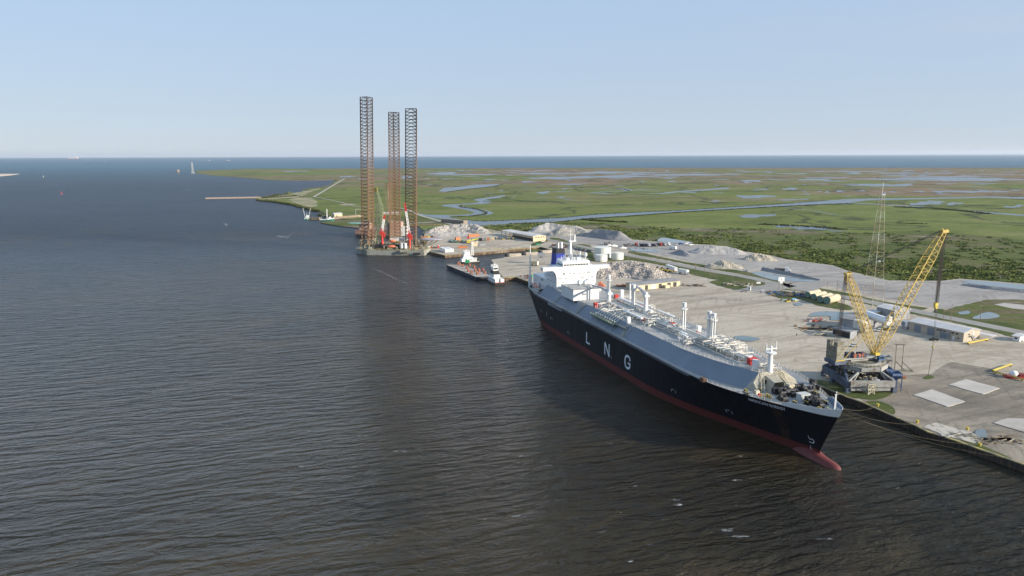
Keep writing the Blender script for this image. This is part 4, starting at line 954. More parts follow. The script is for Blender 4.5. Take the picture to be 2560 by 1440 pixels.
ob('deck_machinery', mb, mat('olive_machinery', (0.07, 0.075, 0.035), .6, var=.4), ship)
mb = MB()
for i in range(4): mb.beam((2 + i * 2.2, -12.5 - i * .6, ZD + .9), (4 + i * 2.2, -12 - i * .6, ZD + .9), .6, 8)
mb.box(6, 10, -16.2, -14, ZD, ZD + 1.2); ob('mooring_winch', mb, darkm, ship)
# accommodation ladder folded against the side
gw = MB(); gw.box(58, 79, -22.6, -21.8, 16.4, 16.7).rail([(58, -22.6, 16.7), (79, -22.6, 17.6)], 1.0, 1.2, .06).beam((57, -22.3, 17.2), (80, -22.3, 18.2), .2); ob('accommodation_ladder', gw, mat('ladder_grey', (.32, .34, .36), .5), ship)
# manifold
mf_ = MB().box(112, 139.5, -19.2, -12.8, 21.1, 21.3); mfp = ob('manifold_platform', mf_, green, ship)
ob('platform_post', MB().beam((114, -19, ZD), (114, -19, 21.1), .15).beam((120, -19, ZD), (120, -19, 21.1), .15).beam((126, -19, ZD), (126, -19, 21.1), .15).beam((132, -19, ZD), (132, -19, 21.1), .15).beam((138.5, -19, ZD), (138.5, -19, 21.1), .15), deckgrey, mfp)
rail_part('platform_railing', [(112, -19.1, 21.3), (139.5, -19.1, 21.3), (139.5, -14, 21.3)], 1.2, 1.3, .08, mat('pale_yellow_rail', (.60, .60, .40), .6))
ob('side_walkway', MB().box(139.5, 149, -17.6, -13.6, 21.4, 21.6).rail([(139.5, -17.6, 21.6), (149, -17.6, 21.6)], 1.2, 1.3, .08), deckgrey, ship)
ob('manifold_platform', MB().box(112, 139.5, 12.8, 19.2, 21.1, 21.3), green, ship)
for i in range(9):
    x = 114.5 + i * 2.75; z = 24.3
    ob('manifold_pipe', MB().path([(x, 12, z), (x, -12.2, z), (x + .2, -13.6, z - .3), (x + .5, -14.8, 23.2), (x + .8, -16.2, 22.4), (x + .8, -17.4, 22.4)], .36, 8).cyl(x + .8, -17.4, 21.4, 22.3, .2, 6).beam((x + .8, -17.2, 22.4), (x + .8, -17.5, 22.4), .62, 10), pipew, ship)
# fore and aft pipe runs
for y, z, r_, a, b in ((-1.9, 25.0, .45, 96, 222), (-3.0, 25.0, .3, 100, 214), (-.8, 25.4, .35, 96, 228), (2.4, 24.8, .4, 98, 212), (3.4, 24.8, .25, 98, 205), (4.3, 24.6, .2, 98, 232), (-4.2, 24.4, .2, 96, 200), (5.6, 26.8, .3, 104, 160), (-6, 24.2, .14, 150, 232)):
    mb = MB().beam((a, y, z), (b, y, z), r_, 8)
    for x in range(int(a) + 3, int(b), 9): mb.beam((x, y, ZT), (x, y, z), .12)
    ob('deck_pipe', mb, pipew, ship)
mb = MB().box(104, 150, -5.9, -4.9, 25.7, 25.8).rail([(104, -5.9, 25.8), (150, -5.9, 25.8)], 1.0, 2, .05)
mb.box(150, 222, 5.2, 6.0, 24.9, 25.0).rail([(150, 6, 25.0), (222, 6, 25.0)], 1.0, 2, .05); ob('catwalk', mb, pipew, ship)
# wide white ducts on the trunk seen abaft the second crane
for (x0, x1, y0, y1, z0, z1) in ((103, 140, 1.2, 2.6, 26.4, 27.5), (128, 148, -8.5, -7.1, 25.4, 26.2), (137, 152, 6.5, 7.6, 26.0, 26.8), (176, 181, -3.6, -2.6, 24.8, 25.4), (179, 184.5, -5.2, -4.2, 24.6, 25.2), (183, 189, -9, -8.2, 24.4, 25.0), (109, 126, 9.0, 10.0, 25.2, 26.0)):
    mb = MB().box(x0, x1, y0, y1, z0, z1)
    for x in (x0 + 1, (x0 + x1) / 2, x1 - 1): mb.beam((x, (y0 + y1) / 2, ZT), (x, (y0 + y1) / 2, z0), .14)
    ob('pipe_duct', mb, white, ship)
# tank dome pipework: tangles of small pipes, valves and posts
def clutter(name, cx, cy, lx, ly, n, seed, zmax=3.2, z0=ZT, m_=None, dirty=False):
    r_ = random.Random(seed); mb = MB()
    for i in range(n):
        x = cx + r_.uniform(-lx, lx); y = cy + r_.uniform(-ly, ly); k = r_.random(); zz = z0 + r_.uniform(.5, zmax)
        if k < .35: ln = r_.uniform(1.5, 5); mb.beam((x - ln / 2, y, zz), (x + ln / 2, y, zz), r_.uniform(.08, .24), 6); mb.beam((x, y, z0), (x, y, zz), .09)
        elif k < .7: ln = r_.uniform(1.5, 6); mb.beam((x, y - ln / 2, zz), (x, y + ln / 2, zz), r_.uniform(.08, .24), 6); mb.beam((x, y + ln / 2, z0), (x, y + ln / 2, zz), .09); mb.beam((x, y - ln / 2, z0), (x, y - ln / 2, zz), .09)
        elif k < .85: mb.cyl(x, y, z0, z0 + r_.uniform(.8, 2), r_.uniform(.2, .55), 8)
        else: mb.box(x - .4, x + .4, y - .4, y + .4, z0, z0 + r_.uniform(.6, 1.6))
    return ob(name, mb, m_ or pipew, ship)
for (cx_, cy_, lx, ly, n2, sd2) in ((99, 4, 6, 8, 60, 1), (110, -4, 8, 7, 45, 2), (127, 4, 8, 8, 70, 3), (130, -6, 7, 6, 40, 12), (143, 2, 6, 8, 60, 4), (152, -3, 5, 5, 45, 5), (168, 0, 5, 4, 45, 6), (198, 2.5, 6, 6, 110, 7), (205, 1.5, 6, 5, 100, 8), (190, -6, 3, 3, 25, 9), (215, 0, 5, 3, 35, 10), (232, 1.5, 3, 3, 30, 11), (118, 8, 8, 4, 40, 13)):
    clutter('dome_pipework', cx_, cy_, lx, ly, n2, sd2, 3.4 if n2 > 90 else 2.6)
clutter('valve_group', 198, 2, 8, 6, 40, 21, 2.6, ZT, cream); clutter('valve_group', 127, 2, 10, 8, 40, 22, 2.4, ZT, cream); clutter('valve_group', 100, 3, 6, 8, 30, 23, 2.4, ZT, mat('rusty_valves', (.28, .11, .05), .8))
# forecastle gear
for (x, y, s_) in ((246.0, -2.2, 3.0), (248.5, 0.4, 2.4), (244.5, 6.4, 2.6), (247.6, 7.6, 2.0), (259.0, 1.0, 2.2), (256.8, 3.6, 1.6), (252.5, -6.8, 1.2), (262.2, .6, 1.2)):
    mb = MB(); r_ = random.Random(int(x))
    mb.beam((x - s_ * .5, y - s_, ZD + 1.2), (x - s_ * .5, y + s_, ZD + 1.2), 1.0, 10).beam((x + s_ * .6, y - s_ * .8, ZD + 1), (x + s_ * .6, y + s_ * .8, ZD + 1), .8, 10)
    for i in range(22): q1, q2 = r_.uniform(-s_, s_), r_.uniform(-s_, s_); w2 = r_.uniform(.12, .4); mb.box(x + q1 - w2, x + q1 + w2, y + q2 - w2, y + q2 + w2, ZD, ZD + r_.uniform(.6, 2.7))
    ob('windlass', mb, darkm, ship)
ob('forecastle_hut', MB().box(252.3, 255.0, -1.2, 2.6, ZD, ZD + 2.3).box(252.1, 255.2, -1.4, 2.8, ZD + 2.3, ZD + 2.45), mat('hut_grey_white', (.45, .46, .44), .6), ship)
ob('hut_door', MB().box(255.0, 255.08, .2, 1.0, ZD, ZD + 1.9), glass, ship)
def bits(x, y, s_=.34):
    b_ = ob('mooring_bitts', MB().cyl(x, y, ZD, ZD + 1.1, s_, 8).cyl(x + 1.2, y, ZD, ZD + 1.1, s_, 8).box(x - .6, x + 1.8, y - .6, y + .6, ZD, ZD + .2), darkm, ship)
    for dx in (0, 1.2): ob('bitts_cap', MB().cyl(x + dx, y, ZD + 1.1, ZD + 1.2, s_ * 1.02, 8), yellow, b_)
for x, y in ((239.5, -13.6), (246.5, -9.2), (249.8, -6.8), (256, -5.2), (257.6, -1.6), (264.2, -1.6), (265.8, .8), (253, 6.8), (246.5, 10.8), (250.2, 9.0), (240, -8), (259, 5.2), (242, -15)): bits(x, y)
for x, y in ((243.5, 11.9), (244.8, 11.2), (245.4, -11.6), (248, -4), (251.5, 3.4)): bxp('fire_hydrant', x, y, .8, .8, 1.0, redp, ZD)
bxp('anchor_capstan', 242.5, -10.6, 1.6, 1.6, 1.2, cream, ZD)
ob('bow_chock', MB().box(238, 241, 16.2, 17.2, ZD, ZD + 1.8).box(244.6, 246.8, 13.4, 14.4, ZD, ZD + 1.6), darkm, ship)
mb = MB(); r_ = random.Random(4)
for i in range(5): x = 247.2 + i * .7; mb.cyl(x, -12.2 + i * .55, ZD, ZD + 1.7, .18, 6)
ob('fairlead_roller', mb, yellow, ship)
bxp('side_locker', 222.3, -20.2, 2.6, 1.6, 1.7, mat('rusty_brown_paint', (.12, .06, .035), .7, var=.3), ZD - .6)
# draught and tug marks, letters and name on the hull
letm = mat('letter_white', (0.75, 0.78, 0.82), .5, var=.06)
def on_hull(name, me_or_mb, x0, z0, sx_=1, sz=1, shear=0.0, parent=None):
    me = me_or_mb
    for v in me.vertices:
        x = x0 + v.co.x * sx_; z = z0 + v.co.y * sz; v.co = (x, -(hb(x, z) + 0.07), z)
    me.materials.clear(); me.materials.append(letm); return ob(name, me, None, parent or hull)
def stroke(pts, w_):
    mb = MB()
    for a, b in zip(pts, pts[1:]):
        a = Vector(a); b = Vector(b); d = (b - a).normalized(); nn = Vector((-d.y, d.x)) * w_ / 2; k = 4
        for i in range(k):
            p = a.lerp(b, i / k); q = a.lerp(b, (i + 1) / k); mb.add([(*(p - nn), 0), (*(q - nn), 0), (*(q + nn), 0), (*(p + nn), 0)], [(0, 1, 2, 3)])
    return mb.mesh('stroke', letm)
on_hull('hull_letter', stroke([(.5, 6), (.5, .45)], 1.0), 112.6, 6.1); on_hull('hull_letter', stroke([(0, .45), (4.9, .45)], .95), 112.6, 6.1)
mbN = stroke([(.5, 0), (.5, 6.4)], .95); on_hull('hull_letter', mbN, 135.3, 5.85); on_hull('hull_letter', stroke([(.6, 6.2), (5.3, .2)], 1.05), 135.3, 5.85); on_hull('hull_letter', stroke([(5.4, 0), (5.4, 6.4)], .95), 135.3, 5.85)
Gp = [(5.6, 4.3), (5.5, 5.2), (4.8, 5.9), (3.6, 6.2), (2.2, 6.1), (1.1, 5.4), (.55, 4.2), (.5, 2.8), (.8, 1.5), (1.6, .6), (2.9, .35), (4.3, .5), (5.3, 1.2), (5.6, 2.2), (5.6, 2.9)]
on_hull('hull_letter', stroke(Gp, 1.05), 157.6, 5.3); on_hull('hull_letter', stroke([(6.0, 2.9), (3.4, 2.9)], .9), 157.6, 5.3)
me = textmesh('AMERICAN ENERGY', 2.15, .045, 1.10)
on_hull('ship_name', me, 249.6, 15.6, 0.66, 0.78)
for xm, zm in ((61, 7.6), (87.5, 5.2), (141.8, 5.4), (199.0, 5.6), (229.0, 5.9), (262 - 250 + 30, 8.5)):
    for dx, h_ in ((-1.3, 1.2), (1.4, 1.2)): on_hull('tug_mark', stroke([(dx, 0), (dx, h_)], .2), xm, zm)
    on_hull('tug_mark', stroke([(-.5, 1.3), (.5, 1.3)], .2), xm, zm)
on_hull('draught_mark', stroke([(0, 0), (0, 3)], .3), 53.0, 8.0)
on_hull('bulb_mark', stroke([(0, 2.4), (.3, 1.2), (1.5, 1.5), (2.0, .7), (1.3, -.1), (0, 0.1)], .22), 261.2, 5.2)
on_hull('draught_mark', stroke([(0, 0), (.2, 1.5), (0, 3.4)], .2), 261.4, .4)
# mooring lines from the bow to the quay
rope = mat('mooring_rope', (0.13, 0.11, 0.075), .9)
def sag(a, b, s_, n=10):
    return [Vector(a).lerp(Vector(b), i / n) - Vector((0, 0, s_ * 4 * (i / n) * (1 - i / n))) for i in range(n + 1)]
inv = Matrix.Rotation(SHA - math.pi / 2, 4, 'Z'); bow = Vector((SHO.x, SHO.y, 0)) + inv @ Vector((268, 2.5, ZD + .5)); bow2 = Vector((SHO.x, SHO.y, 0)) + inv @ Vector((262, 6.5, ZD + .5))
for a, uv, lab in ((bow, (2540, 1148), 'long mooring line from the tanker bow to the far right bollard'), (bow, (2438, 1112), 'sagging mooring line from the tanker bow to the quay by the rubble slab'), (bow2, (2292, 1060), 'mooring line from the tanker foredeck to the yellow bollard below the grass'), (bow2, (2194, 1014), 'short mooring line from the tanker foredeck to the first bollard')):
    b = P(uv[0], uv[1], ZY + .8); tag(ob('mooring_line', MB().path(sag(a, b, 2.2), .04, 4), rope), lab, 'rope', 'mooring lines of the tanker')
# ================= JACK-UP RIG =================
def ang(a, b): return math.atan2(b.y - a.y, b.x - a.x)
rust = mat('rusty_lattice_steel', (0.20, 0.115, 0.06), .85, col2=(0.34, 0.24, 0.15), scale=0.06, coord='World', thr=(.4, .6))
legdark = mat('leg_steel', (0.055, 0.045, 0.04), .75, var=.3, scale=.1)
g = G('rig_leg_steel')
tcn = g.node('ShaderNodeTexCoord'); s3 = g.sep(g.pos)
nn_ = g.noise(0.05, 4, 0.6)
h_ = g.math('ADD', s3[2], g.math('MULTIPLY', nn_, 40.0))
c = g.ramp(g.rng(h_, 20, 190), [(0.0, (0.28, 0.21, 0.14)), (0.15, (0.23, 0.125, 0.062)), (0.38, (0.20, 0.11, 0.06)), (0.55, (0.19, 0.13, 0.10)), (0.78, (0.06, 0.048, 0.045))])
g.link(c, g.b.inputs['Base Color']); g.b.inputs['Roughness'].default_value = .8
riggrey = mat('rig_hull_paint', (0.27, 0.28, 0.245), .6, col2=(0.17, 0.14, 0.10), scale=.15, thr=(.45, .7))
rigmach = mat('rig_deck_machinery', (0.10, 0.095, 0.08), .7, col2=(0.34, 0.29, 0.20), scale=.4, thr=(.45, .62))
palegreen = mat('derrick_pale_green', (0.44, 0.46, 0.26), .6, var=.15)
tan = mat('tan_metal_siding', (0.46, 0.38, 0.25), .7, var=.07, scale=.3, stretch=(1, 1, .2))
rc = P(985, 634)
ra = ang(P(917, 637.5), P(1060, 639))
rig = thing('jackup_rig', 'drilling rig afloat with three very tall rusty lattice legs and a round helideck', 'drilling rig', (rc.x, rc.y, 0), 0)
def rl(u, v, z=0): p = P(u, v, z); return Vector((p.x - rc.x, p.y - rc.y, z))
A_, B_, C_, D_ = rl(892, 634), rl(917.5, 637.8), rl(1060, 639.2), rl(1076.7, 632.5)
poly = [A_, B_, C_, D_, D_ + Vector((-22, 40, 0)), A_ + Vector((46, 62, 0)), A_ + Vector((22, 62, 0)), A_ + Vector((-4, 18, 0))]
ob('hull', MB().prism([(p.x, p.y) for p in poly], -2, 5.2), riggrey, rig)
ob('hull_slot', MB().box(C_.x - 11.5, C_.x - 3.5, C_.y - .35, C_.y - .15, 1.2, 3.2), darkm, rig)
mb = MB().prism([(p.x * .97, p.y * .97 + .6) for p in poly], 5.2, 5.3); ob('deck', mb, rigmach, rig)
for (u, v, vt, nm, side, s_) in ((920.5, 629, 243, 'left', (1, .25, 0), 12.6), (1031.5, 630, 272, 'right', (.1, -1, 0), 13.0), (988, 623, 281, 'rear', (0.35, 1, 0), 11.0)):
    g0 = P(u, v); zt = PV(u, vt, g0); p0 = rl(u, v)
    mb = MB().lattice((p0.x, p0.y, 0), (p0.x + (4.4 if nm != 'rear' else 3), p0.y, zt), s_, s_, int(zt / 3.6),  .72, .30, side, 3, 'k')
    lg = ob('leg', mb, MATS['rig_leg_steel'], rig)
    for k in range(3):
        jh = MB(); a = k * 2.094 + .5; jh.box(p0.x + 6.6 * math.cos(a) - 1.6, p0.x + 6.6 * math.cos(a) + 1.6, p0.y + 6.6 * math.sin(a) - 1.6, p0.y + 6.6 * math.sin(a) + 1.6, 5.2, 13.5); ob('jack_frame', jh, rigmach, lg)
# accommodation, tanks, boats, cranes, derrick, helideck
def rb(name, u0, u1, v0, v1, dep, base_v, m_, par=None):
    """block whose face spans u0..u1 and rises from height at v1 to height at v0, standing at the distance of ground line base_v"""
    g0 = P((u0 + u1) / 2, base_v); z0 = PV((u0 + u1) / 2, v1, g0); z1 = PV((u0 + u1) / 2, v0, g0); a = rl(u0, base_v); b = rl(u1, base_v)
    return ob(name, MB().box(a.x, b.x, a.y, a.y + dep, max(z0, 0), z1), m_, par or rig)
rwhite = mat('rig_white_paint', (0.62, 0.60, 0.55), .6, col2=(.40, .35, .27), scale=.3, thr=(.5, .7))
rb('accommodation_block', 976, 1026, 596, 602, 10, 630, rwhite); rb('deck_house', 945, 975, 606, 618, 12, 634, rigmach); rb('deck_house', 938, 1000, 612, 626, 9, 636, darkm)
rb('mud_pump_house', 1004, 1018, 605, 614, 10, 632, riggrey); rb('tank_frame', 1000, 1020, 626, 631, 4, 639.5, riggrey)
for u in (1004.5, 1013.5):
    q_ = rl(u, 637); ob('mud_tank', MB().cyl(q_.x, q_.y, 7, 12.5, 1.9, 14), mat('tank_pale_grey', (.52, .53, .52), .5), rig)
for (u, v, s_) in ((979, 616, 9.5), (982, 602, 7)):
    g0 = P(u, 637); z = PV(u, v, g0); q_ = rl(u, 637); mb = MB().ball(q_.x, q_.y - .5, z, 1.5, 10, (s_ / 3, 1, 1)); ob('lifeboat', mb, orange, rig, True)
g0 = P(1080, 627); zh = PV(1080, 596.5, g0); q_ = rl(1080, 627)
hd = ob('helideck', MB().cyl(q_.x, q_.y, zh - .7, zh, 11.2, 24), mat('helideck_grey', (0.33, 0.30, 0.33), .7, var=.15), rig)
mb = MB()
for k in range(10):
    a = k * .628; mb.beam((q_.x + 10.8 * math.cos(a), q_.y + 10.8 * math.sin(a), zh - .7), (q_.x - 8 + 4 * math.cos(a), q_.y + 5 * math.sin(a), 5.2), .22)
mb.cyl(q_.x, q_.y, zh - 1.3, zh - .7, 9.5, 16); ob('helideck_truss', mb, rigmach, hd)
ob('landing_ring', MB().lathe([(5.4, zh + .02), (5.4, zh + .05), (4.8, zh + .05), (4.8, zh + .02)], q_.x, q_.y, 24, True), rwhite, hd)
def rigcrane(u, vbase, vboom, du, redr):
    g0 = P(u, 634); q_ = rl(u, 634); z0 = 9; z1 = PV(u, vbase, g0)
    cr_ = ob('deck_crane', MB().cyl(q_.x, q_.y, 5, z1 - 3, 1.2, 10).box(q_.x - 2.2, q_.x + 1.2, q_.y - 2, q_.y + 3, z1 - 4.0, z1 - 1).box(q_.x + 1.4, q_.x + 3, q_.y - 1, q_.y + 1, z1 - 7, z1 - 2).lattice((q_.x, q_.y, z1 - 1), (q_.x - .6, q_.y, z1 + 3), 2.4, 1, 2, .2, .12), redp, rig)
    z2 = PV(u + du, vboom, g0); tip = Vector((q_.x + du / 2.38, q_.y + 4, z2)); ba = Vector((q_.x, q_.y, z1))
    mid = ba.lerp(tip, .72); jb = ob('crane_boom', MB().lattice(ba, mid, 1.7, 1.7, 7, .22, .14), white, cr_); ob('boom_tip', MB().lattice(mid, tip, 1.7, 1.0, 4, .24, .16), redp, cr_)
rigcrane(957, 577, 538, 6.5, 1); rigcrane(1025, 583, 508, -11, 1)
g0 = P(948, 626); zt = PV(944, 470, g0); q_ = rl(951, 626)
mb = MB().lattice((q_.x - 1, q_.y, 8), (q_.x + 1.5, q_.y, PV(952, 520, g0)), 7.2, 6.2, 13, .28, .17, (1, 0, 0), 4, 'x').lattice((q_.x + 1.5, q_.y, PV(952, 520, g0)), (q_.x - 3.2, q_.y, zt), 6.2, 2.6, 7, .28, .17, (1, 0, 0), 4, 'x')
dr = ob('derrick', mb, palegreen, rig); ob('crown_block', MB().box(q_.x - 6.4, q_.x - 1, q_.y - 2, q_.y + 2, zt - 3.5, zt), yellow, dr)
r_ = random.Random(31); mb = MB(); mbb = MB(); mby = MB()
for i in range(260):
    u = r_.uniform(899, 1068); v = r_.uniform(603, 625.5) if u < 1062 else r_.uniform(605, 619); q_ = rl(u, v, 5.2); h_ = r_.uniform(1, 6); w_ = r_.uniform(.5, 2); t_ = (mb, mbb, mby)[i % 3]
    if i % 4 == 0: t_.cyl(q_.x, q_.y, 5.2, 5.2 + h_, w_ * .35, 6)
    elif i % 4 == 1: t_.beam((q_.x - 3, q_.y, 5.2 + h_), (q_.x + 3, q_.y, 5.2 + h_), .22); t_.beam((q_.x, q_.y, 5.2), (q_.x, q_.y, 5.2 + h_), .2)
    else: t_.box(q_.x - w_, q_.x + w_, q_.y - w_, q_.y + w_, 5.2, 5.2 + h_ * .7)
for k_, t_ in enumerate((mb, mbb, mby)): t_.box(A_.x + 7, D_.x - 7, A_.y + 3, A_.y + 52, 5.31 + .03 * k_, 5.33 + .03 * k_); t_.beam((A_.x + 8, A_.y + 12, 5.6), (D_.x - 8, D_.y + 12, 5.6), .3); t_.beam((A_.x + 8, A_.y + 9, 6.5), (D_.x - 8, D_.y + 9, 6.5), .2)
ob('deck_equipment', mb, rigmach, rig); ob('deck_equipment', mbb, riggrey, rig); ob('deck_equipment', mby, mat('ochre_equipment', (.30, .23, .10), .7, var=.4), rig)
pts = [A_, B_, C_, D_]; ob('deck_railing', MB().rail([(p.x, p.y + .4, 5.3) for p in pts], 1.3, 3, .1), mat('rail_ochre', (.36, .31, .12), .7), rig)

# the second rig lying behind the first
rc2 = P(925, 592); rig2 = thing('drilling_platform', 'brown drilling platform with teal helideck, mostly hidden behind the tall left rig leg', 'drilling rig', (rc2.x, rc2.y, 0))
brn = mat('brown_hull_paint', (0.17, 0.105, 0.085), .75, var=.25, scale=.2); pinkb = mat('faded_pink_block', (.36, .24, .19), .75, var=.15, scale=.1)
def rl2(u, v): p = P(u, v); return Vector((p.x - rc2.x, p.y - rc2.y, 0))
def b2(name, u0, u1, v0, v1, dep, base_v, m_, z0=None):
    g0 = P((u0 + u1) / 2, base_v); zz0 = PV((u0 + u1) / 2, v1, g0) if z0 is None else z0; z1 = PV((u0 + u1) / 2, v0, g0); a = rl2(u0, base_v); b = rl2(u1, base_v)
    return ob(name, MB().box(a.x, b.x, a.y, a.y + dep, zz0, z1), m_, rig2)
b2('hull', 888.5, 1000, 575, 590, 45, 592, brn); b2('accommodation_block', 899, 925, 559.5, 574, 18, 591, pinkb)
b2('accommodation_block', 976, 1004, 556, 592, 18, 600, pinkb); b2('grey_tower_block', 970, 979, 553, 585, 10, 599, mat('grey_block', (.22, .22, .22), .7)); b2('white_house', 1003, 1018, 567, 590, 10, 600, rwhite)
b2('roof_house', 958, 1000, 531, 536, 8, 596, rwhite)
g0 = P(885, 588); z = PV(885, 557.5, g0); a = rl2(885, 588)
h2 = ob('helideck', MB().cyl(a.x + 2, a.y + 3, z - .5, z, 10.5, 8), mat('teal_helideck', (.16, .30, .25), .7), rig2); ob('helideck_truss', MB().beam((a.x + 8, a.y, z - .4), (a.x + 12, a.y, 14), .4).beam((a.x - 2, a.y, z - .4), (a.x + 12, a.y, 14), .4), darkm, h2)
g0 = P(972, 600); a = rl2(972, 600); ob('leg', MB().lattice((a.x, a.y + 6, 0), (a.x, a.y + 6, PV(972, 458, g0)), 6.0, 6.0, 24, .3, .16, (1, .3, 0), 3, 'k'), rust, rig2)

# ================= RINGER CRANE =================
cy_ = mat('crane_yellow', (0.48, 0.34, 0.07), .6, col2=(0.33, 0.25, 0.10), scale=.15)
steelblue = mat('base_blue_grey_steel', (0.075, 0.095, 0.14), .65, var=.3, scale=.3); palesteel = mat('base_pale_steel', (0.30, 0.30, 0.28), .7, col2=(.17, .13, .10), scale=.4, thr=(.5, .7))
cw = mat('counterweight_plates', (0.27, 0.26, 0.20), .8, col2=(0.15, 0.12, 0.08), scale=.4, stretch=(1, 1, 5), thr=(.45, .6)); ropeM = mat('wire_rope', (0.022, 0.018, 0.016), .8)
timber = mat('dark_platform', (0.085, 0.075, 0.055), .85, col2=(.20, .19, .14), scale=.25, thr=(.4, .65))
GX, GY = 154.8, 318.5; tipg = P(2323, 942, ZY)
ca_ = math.atan2(tipg.y - GY, tipg.x - GX)
crane_ = thing('ringer_crane', 'huge yellow lattice boom crane on a blue grey steel ring base beside the tanker bow', 'crane', (GX, GY, ZY), ca_)
ub = Vector((math.cos(ca_), math.sin(ca_)))
def cloc(wp): d = Vector((wp[0] - GX, wp[1] - GY)); return Vector((d.dot(ub), d.dot(Vector((-ub.y, ub.x))), wp[2] - ZY))
zr = 9.4
# base square is aligned with the place, not the boom
ba = Matrix.Rotation(-ca_, 3, 'Z')
def BW(x, y, z): return ba @ Vector((x, y, z))
mb = MB(); mp_ = MB()
H_ = 12.2
cor = [(-H_ + 1.7, -H_ - .6), (H_ - 2.7, -H_ - .6), (H_ - 1.7, H_), (-H_ + 1.7, H_)]
base = MB(); basep = MB()
def girder(m_, a, b, z0, z1, w_):
    a = Vector(a); b = Vector(b); d = (b - a).normalized(); nn = Vector((-d.y, d.x)) * w_ / 2
    vs = []
    for z in (z0, z1): vs += [BW(*(a - nn), z), BW(*(b - nn), z), BW(*(b + nn), z), BW(*(a + nn), z)]
    m_.add(vs, [(3, 2, 1, 0), (4, 5, 6, 7), (0, 1, 5, 4), (1, 2, 6, 5), (2, 3, 7, 6), (3, 0, 4, 7)])
girder(base, cor[3], cor[0], 2.2, 5.2, 1.6); girder(base, cor[1], cor[2], 2.2, 5.2, 1.6); girder(base, cor[2], cor[3], 2.2, 5.2, 1.6)
ob('lower_girder', base, steelblue, crane_)
girder(basep, (-H_ + 2.6, -H_ - .6), (H_ - 2.7, -H_ - .6), 2.6, 5.3, 1.4); girder(basep, (-H_ + 2.6, -H_ - 1.5), (H_ - 5, -H_ - 1.5), 1.2, 2.2, .8); ob('lower_girder', basep, palesteel, crane_)
for (x, y) in cor + [(-.5, -H_ - .6), (-H_ + 1.7, 2), (H_ - 2.2, 0)]:
    mb = MB(); girder(mb, (x - .9, y), (x + .9, y), 0, 2.2, 1.8); ob('support_foot', mb, steelblue, crane_)
for i in range(8):
    a = math.pi / 8 + i * math.pi / 4; x, y = 9.6 * math.cos(a), 9.6 * math.sin(a)
    k = min(cor, key=lambda c_: (c_[0] - x) ** 2 + (c_[1] - y) ** 2)
    ob('diagonal_strut', MB().beam(BW(k[0], k[1], 5.0), BW(x, y, 9.2), .5).beam(BW((k[0] + x) / 2 * 1.05, (k[1] + y) / 2 * 1.05, 5.0), BW(x, y, 9.2), .35), palesteel if y < -5 else steelblue, crane_)
n8 = [(10.6 * math.cos(math.pi / 8 + i * math.pi / 4), 10.6 * math.sin(math.pi / 8 + i * math.pi / 4)) for i in range(8)]
mb = MB(); mb2 = MB()
for i in range(8):
    girder(mb2 if n8[i][1] + n8[(i + 1) % 8][1] < -12 else mb, n8[i], n8[(i + 1) % 8], 8.6, 10.4, 1.5)
ob('ring_girder', mb, steelblue, crane_); ob('ring_girder', mb2, palesteel, crane_)
ob('ring_platform', MB().cyl(0, 0, 10.4, 10.7, 10.6, 8), timber, crane_); ob('ring_track', MB().lathe([(8.6, 10.7), (8.6, 11.3), (7.5, 11.3), (7.5, 10.7)], 0, 0, 36, True), palesteel, crane_)
mb = MB()
for i in range(8):
    a = BW(*n8[i], 10.6); b = BW(*n8[(i + 1) % 8], 10.6); mb.rail([a, b], 1.1, 1.4, .05, 1)
ob('platform_railing', mb, cream, crane_)
r_ = random.Random(6); mb = MB()
for i in range(46): x, y = r_.uniform(-8, 8), r_.uniform(-9, 8); p_ = BW(x, y, 2.2 + r_.uniform(0, 3)); mb.box(p_.x - .6, p_.x + .6, p_.y - .5, p_.y + .5, p_.z, p_.z + r_.uniform(.5, 1.6))
mb.box(-7, 7, -.4, .4, 3.4, 4).box(-.4, .4, -8, 8, 3.5, 4.1)
for i in range(12): x, y = r_.uniform(-8, 8), r_.uniform(-9, 8); mb.beam(BW(x, y, 4), BW(x + r_.uniform(-4, 4), y + r_.uniform(-4, 4), 6.5), .18)
ob('base_machinery', mb, timber, crane_)
# upper works
ob('machine_deck', MB().box(-13.5, 9.0, -2.4, 2.4, 12.2, 12.8).box(-6, 6, -1.6, 1.6, 11.0, 12.2), palesteel, crane_)
ob('counterweight_tray', MB().box(-15.8, -9.8, -3.6, 3.6, 11.2, 12.4).box(-15.6, -10.2, -3.7, 3.7, 10.7, 11.2), steelblue, crane_)
for y0, y1, zt_ in ((-3.5, -1.2, 20.6), (1.2, 3.5, 20.6), (-1.1, 1.1, 18.0)):
    mb = MB()
    z = 12.4; k = 0
    while z < zt_: mb.box(-15.2 + .06 * (k % 2), -11.6 - .06 * (k % 2), y0, y1, z, z + .36); z += .4; k += 1
    ob('counterweight', mb, cw, crane_)
ob('tray_lip', MB().box(-15.6, -11.0, -3.75, -3.55, 12.4, 12.8), yellow, crane_)
mb = MB(); r_ = random.Random(9)
for i in range(16): x = r_.uniform(-8, 1.5); y = r_.uniform(-2, 2); mb.box(x - .8, x + .8, y - .6, y + .6, 12.8, 12.8 + r_.uniform(.8, 2.4))
ob('winch_machinery', mb, mat('dark_blue_machinery', (.02, .03, .06), .6, var=.4), crane_)
for x in (-4.6, -2.6, -.4): ob('winch_drum', MB().beam((x, -2.5, 13.8), (x, -1.7, 13.8), .95, 14).beam((x, -2.6, 13.8), (x, -2.5, 13.8), .4, 10), mat('rust_red_drum', (.30, .09, .05), .7), crane_)
ob('operator_cab', MB().box(6.6, 9.4, -4.2, -2.7, 11.2, 13.2), mat('cab_blue', (.05, .11, .22), .5), crane_); ob('cab_window', MB().box(7.0, 9.0, -4.26, -4.18, 12.0, 12.9), glass, crane_)
